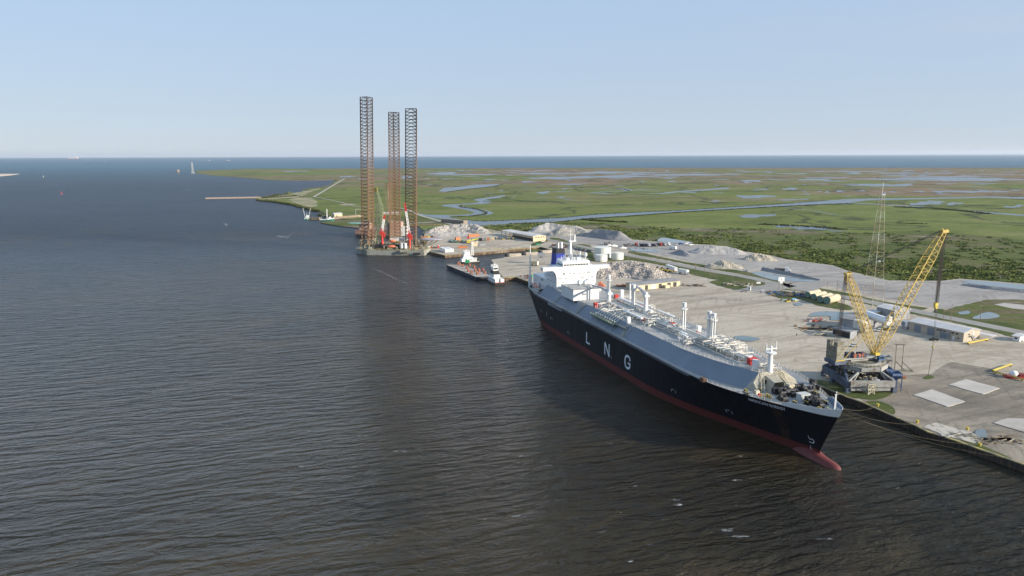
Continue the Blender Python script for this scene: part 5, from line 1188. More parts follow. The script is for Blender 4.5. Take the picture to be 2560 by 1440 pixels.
# mast and boom
fd = _rt * ((2180 - CX) / FPX) - _up * ((883 - CY) / FPX) + _fw
FX = 8.0; FZ = 13.6
gt = Vector((tipg.x, tipg.y)); ztip = PV(2361, 578, gt) - ZY
tip = Vector((math.hypot(gt.x - GX, gt.y - GY), 0, ztip)); foot = Vector((FX, 0, FZ))
mgx = -9.6
while True:
    gm = Vector((GX, GY)) + ub * mgx; zz = PV(2118, 685, gm)
    pr = cam.matrix_world.inverted() @ Vector((gm.x, gm.y, zz)); uu = CX + FPX * pr.x / -pr.z
    if abs(uu - 2118) < 1.2 or mgx < -25: break
    mgx += -.1 if uu > 2118 else .1
mtop = Vector((mgx, 0, zz - ZY))
def wid(w0, wm, w1, e0=.12, e1=.86): return lambda t: (w0 + (wm - w0) * t / e0) if t < e0 else (wm if t < e1 else wm + (w1 - wm) * (t - e1) / (1 - e1))
bm_ = ob('boom', MB().lattice(foot, tip, wid(1.6, 3.6, 1.6, .16, .80), 0, 26, .2, .1, (0, 1, 0), 4, 'z').beam(foot, foot.lerp(tip, .16) + Vector((0, 1.8, 0)), .22).beam(foot, foot.lerp(tip, .16) + Vector((0, -1.8, 0)), .22), cy_, crane_)
ob('boom_head', MB().box(tip.x - 1.4, tip.x + 1.8, -1.0, 1.0, tip.z - .6, tip.z + .6).cyl(tip.x + 1.4, 0, tip.z - .6, tip.z + .9, .6, 8).beam((tip.x - 1.3, -.7, tip.z + .4), (tip.x - 1.6, -.7, tip.z + 1.4), .3), cy_, bm_)
ms = ob('mast', MB().lattice(Vector((FX - .8, 0, FZ)), mtop, wid(1.2, 3.0, 1.6, .14, .84), 0, 17, .18, .09, (0, 1, 0), 4, 'x'), cy_, crane_)
ob('mast_head', MB().box(mtop.x - 1.3, mtop.x + 1.5, -1.2, 1.2, mtop.z + .1, mtop.z + .6).box(mtop.x - .9, mtop.x - .5, -1.0, -.7, mtop.z - 3, mtop.z + .1).box(mtop.x - .9, mtop.x - .5, .7, 1.0, mtop.z - 3, mtop.z + .1).cyl(mtop.x + 1.2, 0, mtop.z + .6, mtop.z + 1.0, .5, 8), cy_, ms)
ob('foot_bracket', MB().box(FX - 1.4, FX + 1, -1.8, 1.8, 12.8, 14), yellow, crane_)
for y in (-2, 2): ob('gantry_strut', MB().beam((-10, y, 12.8), (1.5, y, 24), .17), cy_, crane_)
mb = MB()
for y in (-1.0, -.4, .4, 1.0): mb.beam(mtop + Vector((0, y, .4)), tip + Vector((-1.4, y * .8, .2)), .075)
ob('pendant_lines', mb, ropeM, crane_)
mb = MB()
for i in range(10): y = -1.4 + i * .31; mb.beam(mtop + Vector((-.6, y * .7, -.5)), (-13.4 + (i % 3) * .8, y * 1.1, 18.2), .06)
ob('backstay_ropes', mb, ropeM, crane_)
bz = PV(2334, 762, gt) - ZY; bx0 = tip.x + .2
mb = MB()
for i in range(14): mb.beam((tip.x - 1.0 + i * .2, (i % 3 - 1) * .5, tip.z), (bx0 - 1.0 + i * .11, (i % 3 - 1) * .4, bz + 1), .055)
ob('hoist_ropes', mb, ropeM, crane_)
hb_ = ob('hook_block', MB().box(bx0 - 1.3, bx0 + .3, -.6, .6, bz - .6, bz + 1.1).box(bx0 - .9, bx0 + .2, -.5, .5, bz - 1.7, bz - .8), yellow, crane_); ob('hook', MB().box(bx0 - .75, bx0 + .05, -.35, .35, bz - 3.2, bz - 1.7), darkm, hb_)
z2 = PV(2332, 868, gt) - ZY
mb = MB()
for dx in (-.6, 0.6): mb.beam((tip.x + dx, 0, tip.z), (bx0 + dx * .4 + .2, 0, z2), .055)
for dx in (-.25, .3): mb.beam((bx0 + dx + .2, 0, z2), (bx0 - .9, 0, .2), .06)
ob('tag_lines', mb, ropeM, crane_); ob('headache_ball', MB().ball(bx0 + .2, 0, z2, .55, 8), yellow, crane_)

# ================= RADIO TOWER =================
tg = P(2180, 770, ZY); zt = PV(2209, 487, tg) - ZY
tw_ = thing('radio_tower', 'slim tall four legged lattice tower painted red and white behind the yellow crane', 'lattice tower', (tg.x, tg.y, ZY), .35)
g = G('tower_bands'); s4 = g.sep(); w_ = g.node('ShaderNodeTexWave', wave_type='BANDS'); w_.bands_direction = 'Z'; w_.inputs['Scale'].default_value = .022
g.link(g.pos, w_.inputs['Vector']); g.link(g.ramp(w_.outputs[0], [(.45, (.26, .19, .13)), (.55, (.36, .36, .30))]), g.b.inputs['Base Color'])
kx = (PV(0, 0, tg) if False else 0)
ob('lattice', MB().lattice((0, 0, 0), (.6, 0, zt), lambda t: 7.6 * (1 - t) + 2.0, 0, 26, .11, .045, (1, 0, 0), 4, 'z'), MATS['tower_bands'], tw_)
ob('antenna', MB().beam((1.2, .5, zt), (1.2, .5, zt + 8), .08).box(.2, 2.4, -.9, .9, zt - .2, zt + .1), white, tw_)
ob('antenna_dish', MB().ball(1.8, -1.2, zt * .42, .7, 8), white, tw_)

# ================= BOATS =================
navy = mat('barge_dark_blue', (0.02, 0.026, 0.045), .6, var=.3, scale=.3); bdeck = mat('barge_deck', (0.36, 0.32, 0.27), .85, col2=(.22, .17, .13), scale=.2, thr=(.45, .7))
A1 = P(1115.6, 662, 3); B1 = P(1191, 693, 3); C1 = P(1219, 687, 3)
ba_ = ang(A1, B1); Lb = (B1 - A1).length; nb = Vector((-math.sin(ba_), math.cos(ba_)))
Wb = abs((C1.xy - B1.xy).dot(nb)); Wb = max(14, min(24, Wb))
brg = thing('deck_barge', 'long flat dark hulled deck barge with a bare brownish deck, ahead of the pushboat', 'barge', (A1.x, A1.y, 0), ba_)
mb = MB(); mb.extr([(0.0, 3), (Lb, 3), (Lb, 1.6), (Lb - 5, -1), (5, -1), (0, 1.2)][::-1], 'y', 0, Wb); ob('hull', mb, navy, brg)
ob('deck', MB().box(.3, Lb - .3, .3, Wb - .3, 3.0, 3.06), bdeck, brg)
mb = MB()
for k in range(9): mb.beam((4 + k * Lb / 9.5, -.1, 1.0), (4 + k * Lb / 9.5, -.1, 3), .25)
ob('rubbing_bar', mb, navy, brg)
stand = mat('stand_rust_red', (.24, .09, .06), .8, var=.25)
spots = [(1035, 605), (1080, 625), (1155, 660), (1255, 705), (1325, 640), (1435, 695), (1290, 785), (1470, 772), (1550, 762), (1655, 757), (1370, 825), (1515, 850), (1700, 835), (1560, 795)]
lab = ['nearest the barge stern corner', 'second from the barge stern corner', 'third along the rear edge of the barge', 'standing alone by the left side of the barge', 'in the middle row near the tug', 'alone at the right of the middle row', 'leftmost of the front cluster', 'centre back of the front cluster', 'right of centre in the front cluster', 'far right of the front cluster', 'front left by the barge edge', 'nearest the barge bow tip', 'beside the pushboat wheelhouse', 'between the two middle stands of the front cluster']
for (x, y), lb in zip(spots, lab):
    p_ = P(1040 + x / 9.85, 600 + y / 9.85, 3.06); t = thing('cargo_stand', 'rust red stand ' + lb, 'cargo stand', (p_.x, p_.y, 3.06), ba_, 'rust red stands on the barge deck')
    ob('frame', MB().box(-1.1, 1.1, -.9, .9, 0, .7).box(-.9, -.5, -.8, .8, .7, 2.3).box(.5, .9, -.8, .8, .7, 2.3), stand, t); ob('cross_bar', MB().box(-.5, .5, -.4, .4, 1.3, 1.7), stand, t)
# second barge, behind the tanker stern
A2 = P(1291, 690, 2.6); b2_ = thing('deck_barge', 'grey deck barge moored by the quay behind the tanker stern', 'barge', (A2.x, A2.y, 0), SHA - math.pi / 2 + .1)
ob('hull', MB().extr([(0, 2.6), (52, 2.6), (52, 1), (48, -1), (4, -1), (0, 1.2)][::-1], 'y', -1, 15), mat('barge_brown_grey', (.055, .05, .045), .7, var=.3), b2_); ob('deck', MB().box(.3, 51.7, -.7, 14.7, 2.6, 2.66), bdeck, b2_)
mb = MB(); r_ = random.Random(12)
for i in range(14): x, y = r_.uniform(2, 20), r_.uniform(2, 12); mb.box(x - 1, x + 1, y - .5, y + .5, 2.66, 3 + r_.uniform(.3, 1.2))
ob('deck_gear', mb, stand, b2_); ob('deck_winch', MB().box(9, 11, 8, 11, 2.66, 4.4), mat('bright_green', (.03, .30, .13), .5), b2_)
def pushboat(label, stern, head, L_, W_, k=1.0, lattice_mast=False, deckb=white):
    t = thing('pushboat' if not lattice_mast else 'tugboat', label, 'boat', (stern.x, stern.y, 0), head)
    mb = MB(); mb.prism([(0, -W_ / 2), (L_ * .8, -W_ / 2), (L_, -W_ * .32), (L_, W_ * .32), (L_ * .8, W_ / 2), (0, W_ / 2)], -1, 1.7); ob('hull', mb, blackp, t)
    ob('deck', MB().box(.2, L_ - 1, -W_ / 2 + .2, W_ / 2 - .2, 1.7, 1.75), bdeck, t)
    ob('hull_stripe', MB().box(0.5, L_ * .7, -W_ / 2 - .06, W_ / 2 + .06, 1.1, 1.55), rwhite, t)
    if not lattice_mast:
        for y in (-W_ * .27, W_ * .27):
            e = ob('engine_casing', MB().box(.6, 2.6, y - 1.5, y + 1.5, 1.75, 4.6), white, t); ob('casing_stripe', MB().box(.54, 2.66, y - 1.54, y + 1.54, 1.75, 2.15), redp, e)
    ob('lower_deckhouse', MB().box(L_ * .14, L_ * .82, -W_ * .38, W_ * .38, 1.75, 4.3).box(L_ * .12, L_ * .84, -W_ * .42, W_ * .42, 4.3, 4.45), white, t)
    for i in range(4): ob('porthole', MB().box(L_ * (.2 + .14 * i), L_ * (.2 + .14 * i) + 1, W_ * .38, W_ * .38 + .06, 2.7, 3.5), glass, t)
    for i in range(4): ob('porthole', MB().box(L_ * (.2 + .14 * i), L_ * (.2 + .14 * i) + 1, -W_ * .38 - .06, -W_ * .38, 2.7, 3.5), glass, t)
    ob('middle_deckhouse', MB().box(L_ * .3, L_ * .75, -W_ * .31, W_ * .31, 4.45, 7.2 * k), white, t)
    ob('wheelhouse_tower', MB().box(L_ * .42, L_ * .72, -W_ * .27, W_ * .27, 7.2 * k, 10.2 * k), blackp if not lattice_mast else white, t)
    ob('wheelhouse', MB().box(L_ * .44, L_ * .68, -W_ * .25, W_ * .25, 10.2 * k, 12.8 * k).box(L_ * .42, L_ * .70, -W_ * .28, W_ * .28, 12.8 * k, 13.1 * k), white, t)
    ob('wheelhouse_window', MB().box(L_ * .44 - .06, L_ * .44, -W_ * .22, W_ * .22, 11.2 * k, 12.4 * k), glass, t); ob('wheelhouse_window', MB().box(L_ * .46, L_ * .66, -W_ * .25 - .06, -W_ * .25, 11.2 * k, 12.4 * k), glass, t)
    ob('railing', MB().rail([(L_ * .12, -W_ * .42, 4.45), (L_ * .3, -W_ * .42, 4.45), (L_ * .3, W_ * .42, 4.45), (L_ * .12, W_ * .42, 4.45)], 1, 1.2, .07), white, t)
    mb = MB().rail([(L_ * .44, -W_ * .25, 13.1 * k), (L_ * .44, W_ * .25, 13.1 * k), (L_ * .68, W_ * .25, 13.1 * k), (L_ * .68, -W_ * .25, 13.1 * k), (L_ * .44, -W_ * .25, 13.1 * k)], 1.8, 1.1, .09)
    mb.beam((L_ * .56, 0, 13.1 * k), (L_ * .56, 0, 16.4 * k), .15).beam((L_ * .56, -1.4, 15 * k), (L_ * .56, 1.4, 15 * k), .1); ob('roof_railing', mb, white, t)
    if lattice_mast: ob('lattice_mast', MB().lattice((L_ * .3, 0, 7), (L_ * .3, 0, 19), 2.6, 1.2, 6, .14, .09).box(L_ * .3 - 1, L_ * .3 + 1, -1, 1, 19, 20.4), white, t); ob('funnel', MB().box(L_ * .05, L_ * .2, -1.6, 1.6, 1.75, 7), blackp, t); ob('stack_house', MB().box(L_ * .74, L_ * .8, -1.5, 1.5, 1.75, 4), redp, t)
    return t
s1 = P(1250, 712.5); hd1 = ang(P(1237, 712.7), P(1214, 701))
pushboat('white and black pushboat seen from its stern at the barge bow', s1, hd1, 24, 8.6)
s2 = P(1197, 655.5); pushboat('white tugboat with a lattice mast on the far side of the deck barge', s2, math.pi + .35, 22, 7.5, .82, True)
ob('deck_machine', MB().box(0, 4, 0, 3, 0, 2).box(.5, 2, .5, 2.5, 2, 3.4).beam((2, 1.5, 2), (6, 1.5, 4), .4), mat('bright_green', (.03, .30, .13), .5)); o = COL.objects[-1] if False else bpy.data.objects['deck_machine']; p_ = P(1163, 657.5, 3.06); o.location = p_; tag(o, 'bright green machine on the far edge of the deck barge', 'machine')
# shrimp boats
def shrimper(label, p_, rot, hull_m, up=True):
    t = thing('shrimp_boat', label, 'fishing boat', (p_.x, p_.y, 0), rot)
    mb = MB(); secs = [(-11, 2.6, 1.6), (-6, 3.2, 1.6), (2, 3.3, 2.0), (8, 2.4, 2.9), (11.5, .2, 4.0)]; vs = []
    for x, w_, z in secs: vs += [(x, -w_ * .7, -1), (x, -w_, z), (x, w_, z), (x, w_ * .7, -1)]
    mb.add(vs, [f for k in range(4) for f in ((4 * k, 4 * k + 4, 4 * k + 5, 4 * k + 1), (4 * k + 1, 4 * k + 5, 4 * k + 6, 4 * k + 2), (4 * k + 2, 4 * k + 6, 4 * k + 7, 4 * k + 3))] + [(0, 1, 2, 3), (16, 19, 18, 17)]); ob('hull', mb, hull_m, t)
    ob('bulwark', MB().add([(x, s * (w_ + .04), z) for s in (-1, 1) for x, w_, z in secs] + [(x, s * (w_ + .04), z + .9) for s in (-1, 1) for x, w_, z in secs], [f for s in (0, 5) for f in [(s + i, s + i + 1, s + i + 11, s + i + 10) for i in range(4)]]), white, t)
    ob('cabin', MB().box(1, 7, -2.2, 2.2, 1.8, 4.6).box(3, 6.5, -1.8, 1.8, 4.6, 6.6).box(.6, 7.2, -2.4, 2.4, 4.6, 4.75), white, t)
    ob('cabin_window', MB().box(6.5, 6.6, -1.5, 1.5, 5.2, 6.1), glass, t)
    ob('mast', MB().beam((0, 0, 2), (0, 0, 11), .2).beam((0, 0, 10), (-9, 0, 7), .12).beam((-9, -2.4, 1.6), (-9, 0, 7), .12).beam((-9, 2.4, 1.6), (-9, 0, 7), .12), white, t)
    for s in (-1, 1): ob('outrigger', MB().beam((0, s * 2.6, 2), (-.5 * s, s * 6.0, 19), .28, 5), white, t)
    return t
gh = mat('shrimp_green_hull', (.02, .16, .11), .5)
shrimper('shrimp boat seen end on with two raised outriggers, at the pier head', P(768, 549), math.pi / 2 + .1, gh)
shrimper('green and white shrimp boat lying side on at the dock', P(818, 552), .08, gh)
# wooden dock, jetty, harbour marks
wood = mat('weathered_timber', (.20, .15, .10), .9, col2=(.38, .32, .24), scale=.3)
def jetty(label, pts, w_, z, step=5, m_=wood):
    t = thing('jetty', label, 'jetty', (pts[0].x, pts[0].y, 0)); o = pts[0]; mb = MB(); mp2 = MB()
    for a, b in zip(pts, pts[1:]):
        d = (b - a).normalized(); nn = Vector((-d.y, d.x)); k = int((b - a).length / step)
        mb.beam((*(a - o), z), (*(b - o), z), w_ * .6)
        for i in range(k): 
            for s in (-1, 1): q_ = a - o + d * i * step + nn * s * w_ / 2; mp2.cyl(q_.x, q_.y, -2, z + .8, .35, 5)
    ob('decking', mb, m_, t); ob('piles', mp2, wood, t)
jetty('long low timber jetty reaching into the bay from the sandy point', [P(514, 497.5).xy, P(580, 496.3).xy, P(650, 495).xy], 6, .9, 14, mat('pale_rubble', (.30, .24, .19), .9, col2=(.22, .09, .07), scale=.08, coord='World', thr=(.55, .65)))
jetty('timber pier between the two shrimp boats', [P(776, 549.5).xy, P(800, 550).xy], 5, 2.2)
jetty('dock walkway running right from the shrimp boats', [P(832, 548.5).xy, P(905, 543).xy], 6, 1.6)
jetty('dark timber trestle bridge over the inlet mouth', [P(1108, 557).xy, P(1164, 562).xy], 10, 2.4, 4, mat('bridge_deck', (.24, .20, .16), .9))
pole_w = mat('white_steel', (.42, .42, .40), .6)
lg_ = P(482, 434); t = thing('navigation_tower', 'white lattice navigation tower standing in the channel mouth', 'beacon tower', (lg_.x, lg_.y, 0))
ob('lattice', MB().lattice((0, 0, 0), (0, 0, PV(481, 405, lg_)), 9, 4, 7, .5, .3), pole_w, t); ob('platform', MB().box(-9, 9, -9, 9, 2, 5), pole_w, t)
lg_ = P(446, 434); t = thing('channel_beacon', 'small pale beacon on a pile left of the white navigation tower', 'beacon', (lg_.x, lg_.y, 0)); ob('pile', MB().cyl(0, 0, -2, 12, 3, 8), wood, t); ob('daymark', MB().box(-5, 5, -2, 2, 12, 22), mat('pale_orange_mark', (.6, .35, .22), .6), t)
for u, v, c_, lb in ((109, 443, 'pale', 'pale green'), (154, 486, 'red', 'red')):
    b_ = P(u, v); t = thing('buoy', lb + (' buoy near the pale sand spit' if c_ == 'pale' else ' buoy alone in the open channel on the left'), 'buoy', (b_.x, b_.y, 0)); m_ = mat('buoy_' + c_, (.5, .6, .4) if c_ == 'pale' else (.4, .08, .08), .5)
    ob('float', MB().cyl(0, 0, -.5, 1.4, 2.2, 10, 1.6), m_, t); ob('cage', MB().lattice((0, 0, 1.4), (0, 0, 7), 2.2, .8, 2, .2, .15).box(-.7, .7, -.7, .7, 7, 8.4), m_, t)
# ships on the horizon
shipw = mat('far_ship_white', (.7, .66, .64), .6); shipr = mat('far_ship_hull', (.36, .10, .09), .6)
for u, L_, lb in ((182, 330, 'largest pale ship with a red waterline on the far left horizon'), (214, 120, 'tiny ship just right of the large ship on the horizon'), (259, 150, 'small white ship on the left horizon, third from the left'), (522, 160, 'small ship on the horizon above the navigation tower'), (570, 190, 'flat ship on the horizon left of the rig legs'), (1058, 110, 'tiny ship on the horizon right of the rig legs')):
    b_ = P(u, 397.2 if L_ > 300 else 395.4 - u * .0035 + 1.0, 0)
    if L_ < 300: b_ = b_ * (16000 / b_.y)
    sc_ = L_ * b_.y / 16000 / 1.0
    if L_ > 300: sc_ = 26 / 1850 * b_.y
    else: sc_ = L_ / 20 / 1850 * b_.y
    t = thing('cargo_ship', lb, 'ship', (b_.x, b_.y, 0), math.pi)
    h_ = sc_ * .05; ob('hull', MB().prism([(-.5 * sc_, -.06 * sc_), (.4 * sc_, -.06 * sc_), (.5 * sc_, 0), (.4 * sc_, .06 * sc_), (-.5 * sc_, .06 * sc_)], -1, h_), shipr, t)
    ob('superstructure', MB().box(-.45 * sc_, -.3 * sc_, -.05 * sc_, .05 * sc_, h_, h_ * 4).box(-.3 * sc_, .4 * sc_, -.04 * sc_, .04 * sc_, h_, h_ * 2.2), shipw, t)
# ================= BUILDINGS =================
roofw = mat('pale_metal_roof', (0.56, 0.54, 0.52), .6, col2=(.44, .42, .39), scale=.15, thr=(.45, .75), stretch=(1, .2, 1)); roofg = mat('grey_metal_roof', (0.24, 0.235, 0.23), .7, var=.12, scale=.2)
beige = mat('beige_siding', (0.40, 0.345, 0.27), .75, var=.06, scale=.3); cream2 = mat('cream_siding', (0.52, 0.44, 0.29), .75, var=.08, scale=.3); doorg = mat('roller_door_grey', (0.17, 0.20, 0.24), .6, var=.06, scale=1, stretch=(1, 1, 6))
galv = mat('galvanised_siding', (.26, .27, .29), .55, var=.12, scale=.4)
def frame_at(a, b):
    """local frame whose x axis runs along the facade from a to b, y goes into the building"""
    A = P(a[0], a[1], ZY); B = P(b[0], b[1], ZY); return A, (B - A).length, ang(A, B)
def shed(name, label, a, b, dep, h, rise, wall_m, roof_m, cat='building', over=.5):
    A, L_, an = frame_at(a, b); t = thing(name, label, cat, A, an)
    mb = MB(); mb.box(0, L_, 0, dep, 0, h); mb.add([(0, 0, h), (0, dep, h), (0, dep / 2, h + rise), (L_, 0, h), (L_, dep, h), (L_, dep / 2, h + rise)], [(0, 2, 1), (3, 4, 5)]); ob('wall', mb, wall_m, t)
    mb = MB(); k = rise / (dep / 2); mb.extr([(-over, h - over * k + .05), (dep / 2, h + rise + .05), (dep + over, h - over * k + .05), (dep + over, h - over * k + .3), (dep / 2, h + rise + .3), (-over, h - over * k + .3)], 'x', -over, L_ + over); ob('roof', mb, roof_m, t)
    return t, L_
def face(t, name, x0, x1, z0, z1, m_, y=-.06): return ob(name, MB().box(x0, x1, y, y + .07, z0, z1), m_, t)
def endface(t, name, L_, y0, y1, z0, z1, m_): return ob(name, MB().box(L_ - .01, L_ + .06, y0, y1, z0, z1), m_, t)
t, L_ = shed('warehouse', 'long beige warehouse with pale roof and three grey roller doors right of the crane', (2271.8, 825.4), (2407.5, 855.8), 14.5, 5.2, 1.4, beige, roofw)
for x0, x1, z1 in ((3.2, 7.4, 4.2), (11.2, 15.4, 4.2), (18.8, 22.6, 3.1)): face(t, 'roller_door', x0, x1, 0, z1, doorg)
for x in (16.6, 18.4, 20.4, 25.2, 27.6): face(t, 'window', x, x + 1.5, 3.5, 4.3, glass)
face(t, 'window', 28.6, 29.8, 1.3, 2, glass); face(t, 'door', 26, 27, 0, 2.2, white); face(t, 'air_unit', 23.3, 24.4, .6, 4.4, galv, -.8); endface(t, 'window', L_, 4, 5.2, 3.4, 4.2, glass); endface(t, 'door', L_, 8, 9, 3, 5, white)
ob('stair', MB().beam((L_ + .8, 10, 0), (L_ + .8, 7, 3), .3).beam((L_ + .8, 9.6, 1.4), (L_ + .8, 6, 4.2), .08).box(L_, L_ + 1.6, 5, 7.5, 2.9, 3.05), galv, t)
ob('canopy', MB().box(L_ - 9, L_ + 6, 15.3, 20, 2.8, 3.0).beam((L_ + 5, 19, 0), (L_ + 5, 19, 2.8), .1), roofw, t)
t, L_ = shed('storage_building', 'long building with bright white roof and cream end wall north of the slip', (1281, 594), (1333, 604), 17.5, 6.2, 1.2, cream2, roofw)
for k in range(9): face(t, 'window', 3 + k * 5, 4.2 + k * 5, 4.3, 5.1, glass)
for k in range(4): endface(t, 'window', L_, 3 + k * 3.6, 4.8 + k * 3.6, 4.2, 5.2, glass)
ob('open_canopy', MB().box(-34, -.5, 2, 17.5, 6.1, 6.4), roofw, t)
for x in (-33, -22, -11):
    for y in (2.6, 16.8): ob('canopy_post', MB().beam((x, y, 0), (x, y, 6.1), .3), darkm, t)
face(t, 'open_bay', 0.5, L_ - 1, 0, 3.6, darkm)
t, L_ = shed('open_bay_shed', 'long low shed with grey roof and dark open bays by the riprap pile', (1591, 727), (1700, 714.5), 13, 4.0, .8, cream2, roofg)
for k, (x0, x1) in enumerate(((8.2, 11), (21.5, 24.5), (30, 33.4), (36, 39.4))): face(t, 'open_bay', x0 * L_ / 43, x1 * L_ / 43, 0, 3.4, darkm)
face(t, 'roller_door', 14 * L_ / 43, 19 * L_ / 43, 0, 3.2, roofw); ob('lean_to', MB().box(L_ * .6, L_ * .7, -3, 0, 0, 2.2), cream2, t)
t, L_ = shed('site_cabin', 'small white site cabin at the right edge of the yard', (2530.5, 851), (2548.5, 854.5), 9, 2.6, .5, white, roofw); face(t, 'window', 1, 2.4, 1.2, 2.1, glass); ob('step', MB().box(L_, L_ + .8, 2, 3, 0, .6), slab, t)
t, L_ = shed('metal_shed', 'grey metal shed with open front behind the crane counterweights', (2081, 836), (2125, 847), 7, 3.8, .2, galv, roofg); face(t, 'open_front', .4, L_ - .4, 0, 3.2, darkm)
t, L_ = shed('metal_workshop', 'dark grey metal workshop behind the low open shed', (2098, 818), (2140, 826), 14, 5.6, .8, galv, roofg); face(t, 'door', 3, 4.2, 0, 2.4, doorg)
t, L_ = shed('cream_hut', 'cream building with pale roof seen through the crane lattice', (2190, 790), (2234, 801), 13, 6.0, 1.0, galv, roofw); endface(t, 'window', L_, 3, 4.2, 3, 4, glass)
t, L_ = shed('flat_office', 'small flat roofed office left of the cream building', (2165, 792), (2188, 796), 8, 3.4, .3, cream2, roofw); face(t, 'window', 1, 2, 1.4, 2.3, glass)
A = P(2158, 812, ZY); an = ang(A, P(2216, 827, ZY)); t = thing('silo_tank', 'big horizontal white cement tank on a trestle between shed and warehouse', 'tank', A, an)
ob('vessel', MB().beam((0, 2, 6.2), (16.5, 2, 5.0), 2.3, 18), white, t, False); ob('trestle', MB().box(1, 2, .4, 3.6, 0, 4.2).box(7, 8, .4, 3.6, 0, 3.8).box(13, 14, .4, 3.6, 0, 3.2), galv, t)
ob('valve_cluster', MB().box(14.6, 17.2, .6, 3.4, 5.6, 8.2).cyl(15.8, 2, 8.2, 9, .6, 8), rwhite, t)
A = P(2131, 838, ZY); t = thing('batch_plant', 'rust streaked white plant hopper with ladders behind the crane mast', 'plant', A, an); ob('bin', MB().box(0, 6.4, 0, 4, 4.4, 9).box(.4, 6, .4, 3.6, 2.4, 4.4), rwhite, t); ob('leg_frame', MB().lattice((3, 2, 0), (3, 2, 4.4), 5.4, 5.4, 2, .2, .12), cream, t); ob('filter_stack', MB().box(6.6, 8, .5, 3.2, 3, 7.6), galv, t)
A = P(2252, 820, ZY); t = thing('container_office', 'small white and grey unit left of the beige warehouse', 'cabin', A, an); ob('box', MB().box(0, 4.2, 0, 3, 1.6, 4.4), white, t); ob('grille', MB().box(0.1, 2.6, -.06, 0, 1.8, 4.2), doorg, t); ob('leg_frame', MB().box(.2, 4, .2, 2.8, 0, 1.6), galv, t)
# storage tanks
tankw = mat('tank_white', (0.66, 0.66, 0.60), .5, col2=(.58, .57, .50), scale=.2, stretch=(1, 1, .15))
for (u, v0, v1, r_px, lb) in ((1507.5, 646, 618, 22.3, 'largest of the three white storage tanks'), (1504.5, 654.5, 637, 15.3, 'small white storage tank in front of the largest one'), (1545, 650, 632, 15.6, 'squat white storage tank right of the other two')):
    b_ = P(u, v0, ZY); d_ = b_.length * math.cos(.0); r1 = r_px / FPX * b_.y; h1 = PV(u, v1, (b_.x, b_.y + r1)) - ZY
    t = thing('storage_tank', lb, 'tank', (b_.x, b_.y + r1 * .9, ZY)); ob('shell', MB().cyl(0, 0, 0, h1, r1, 36), tankw, t); ob('roof', MB().lathe([(r1 + .1, h1), (r1 + .1, h1 + .2), (.3, h1 + 1.0)], 0, 0, 36), tankw, t)
    ob('ladder', MB().beam((r1 + .1, -.6, 0), (r1 + .1, -.6, h1), .12).beam((r1 + .1, .2, 0), (r1 + .1, .2, h1), .12), galv, t)
t = thing('tank_walkway', 'white walkway linking the tops of the storage tanks', 'walkway', P(1513, 650, ZY)); ob('deck', MB().box(0, 12, 0, .9, 7, 7.2).rail([(0, 0, 7.2), (12, 0, 7.2)], 1, 2, .06), tankw, t); ob('post', MB().beam((10, .4, 0), (10, .4, 7), .15), tankw, t)
# four cylinders lying by the road
for (u0, v0, u1, v1, rr_, lb) in ((2067, 761, 2092, 754, 10.5, 'nearest and longest cream cylinder of the row of four'), (2050, 757, 2076, 748, 9, 'second nearest cream cylinder with a green end'), (2034, 750, 2060, 743.5, 8.5, 'third cream cylinder of the row by the road'), (2019, 745, 2046, 739, 8.5, 'farthest cream cylinder next to the scrap pile')):
    a = P(u0, v0, ZY); b = P(u1, v1, ZY); L_ = min((b - a).length, 17); r1 = rr_ / FPX * a.y * .92; t = thing('storage_cylinder', lb, 'tank', a, ang(a, b), 'row of four cream cylinders lying beside the road')
    ob('shell', MB().beam((0, 0, r1 + .3), (L_, 0, r1 + .3), r1, 20), cream2, t); ob('end_cap', MB().beam((-.15, 0, r1 + .3), (-.02, 0, r1 + .3), r1 * .98, 20), mat('cap_green', (.13, .22, .18), .6), t); ob('cradle', MB().box(2, 2.8, -r1 * .8, r1 * .8, 0, .6).box(L_ - 3, L_ - 2.2, -r1 * .8, r1 * .8, 0, .6), timber, t)
# hoppers by the crane
def hopper(label, u, v, w_, d_, h_, m1, an=-.08, box_m=None):
    t = thing('steel_hopper', label, 'hopper', P(u, v, ZY), an)
    mb = MB(); W2, D2 = w_ / 2, d_ / 2; zt_ = h_
    o_ = [(-W2, -D2), (W2, -D2), (W2, D2), (-W2, D2)]
    vs = [(x, y, zt_) for x, y in o_] + [(x, y, zt_ - 1.2) for x, y in o_] + [(x * .25, y * .25, zt_ - 3.6) for x, y in o_] + [(x * .9, y * .9, zt_) for x, y in o_] + [(x * .2, y * .2, zt_ - 3.2) for x, y in o_]
    fs = []
    for k in (0, 4):
        fs += [(k + i, k + 4 + i, k + 4 + (i + 1) % 4, k + (i + 1) % 4) for i in range(4)]
    fs += [(i, (i + 1) % 4, 12 + (i + 1) % 4, 12 + i) for i in range(4)] + [(12 + i, 12 + (i + 1) % 4, 16 + (i + 1) % 4, 16 + i) for i in range(4)] + [(16, 17, 18, 19), (11, 10, 9, 8)]
    mb.add(vs, fs); ob('bin', mb, m1, t)
    for x, y in o_: ob('leg', MB().beam((x * .94, y * .94, 0), (x * .94, y * .94, zt_ - 1.2), .22), m1, t)
    ob('brace', MB().beam((-W2, -D2, 2), (W2, -D2, 2), .14).beam((-W2, -D2, 2), (0, -D2, h_ - 3), .1).beam((W2, -D2, 2), (0, -D2, h_ - 3), .1).beam((W2, -D2, 2.2), (W2, D2, 2.2), .1), m1, t)
    ob('side_panel', MB().box(-W2 + .2, W2 - .2, -D2 - .06, -D2, zt_ - 1.1, zt_ - .15), box_m or mat('hopper_panel_blue', (.12, .17, .27), .6, var=.3, scale=2), t)
    return t
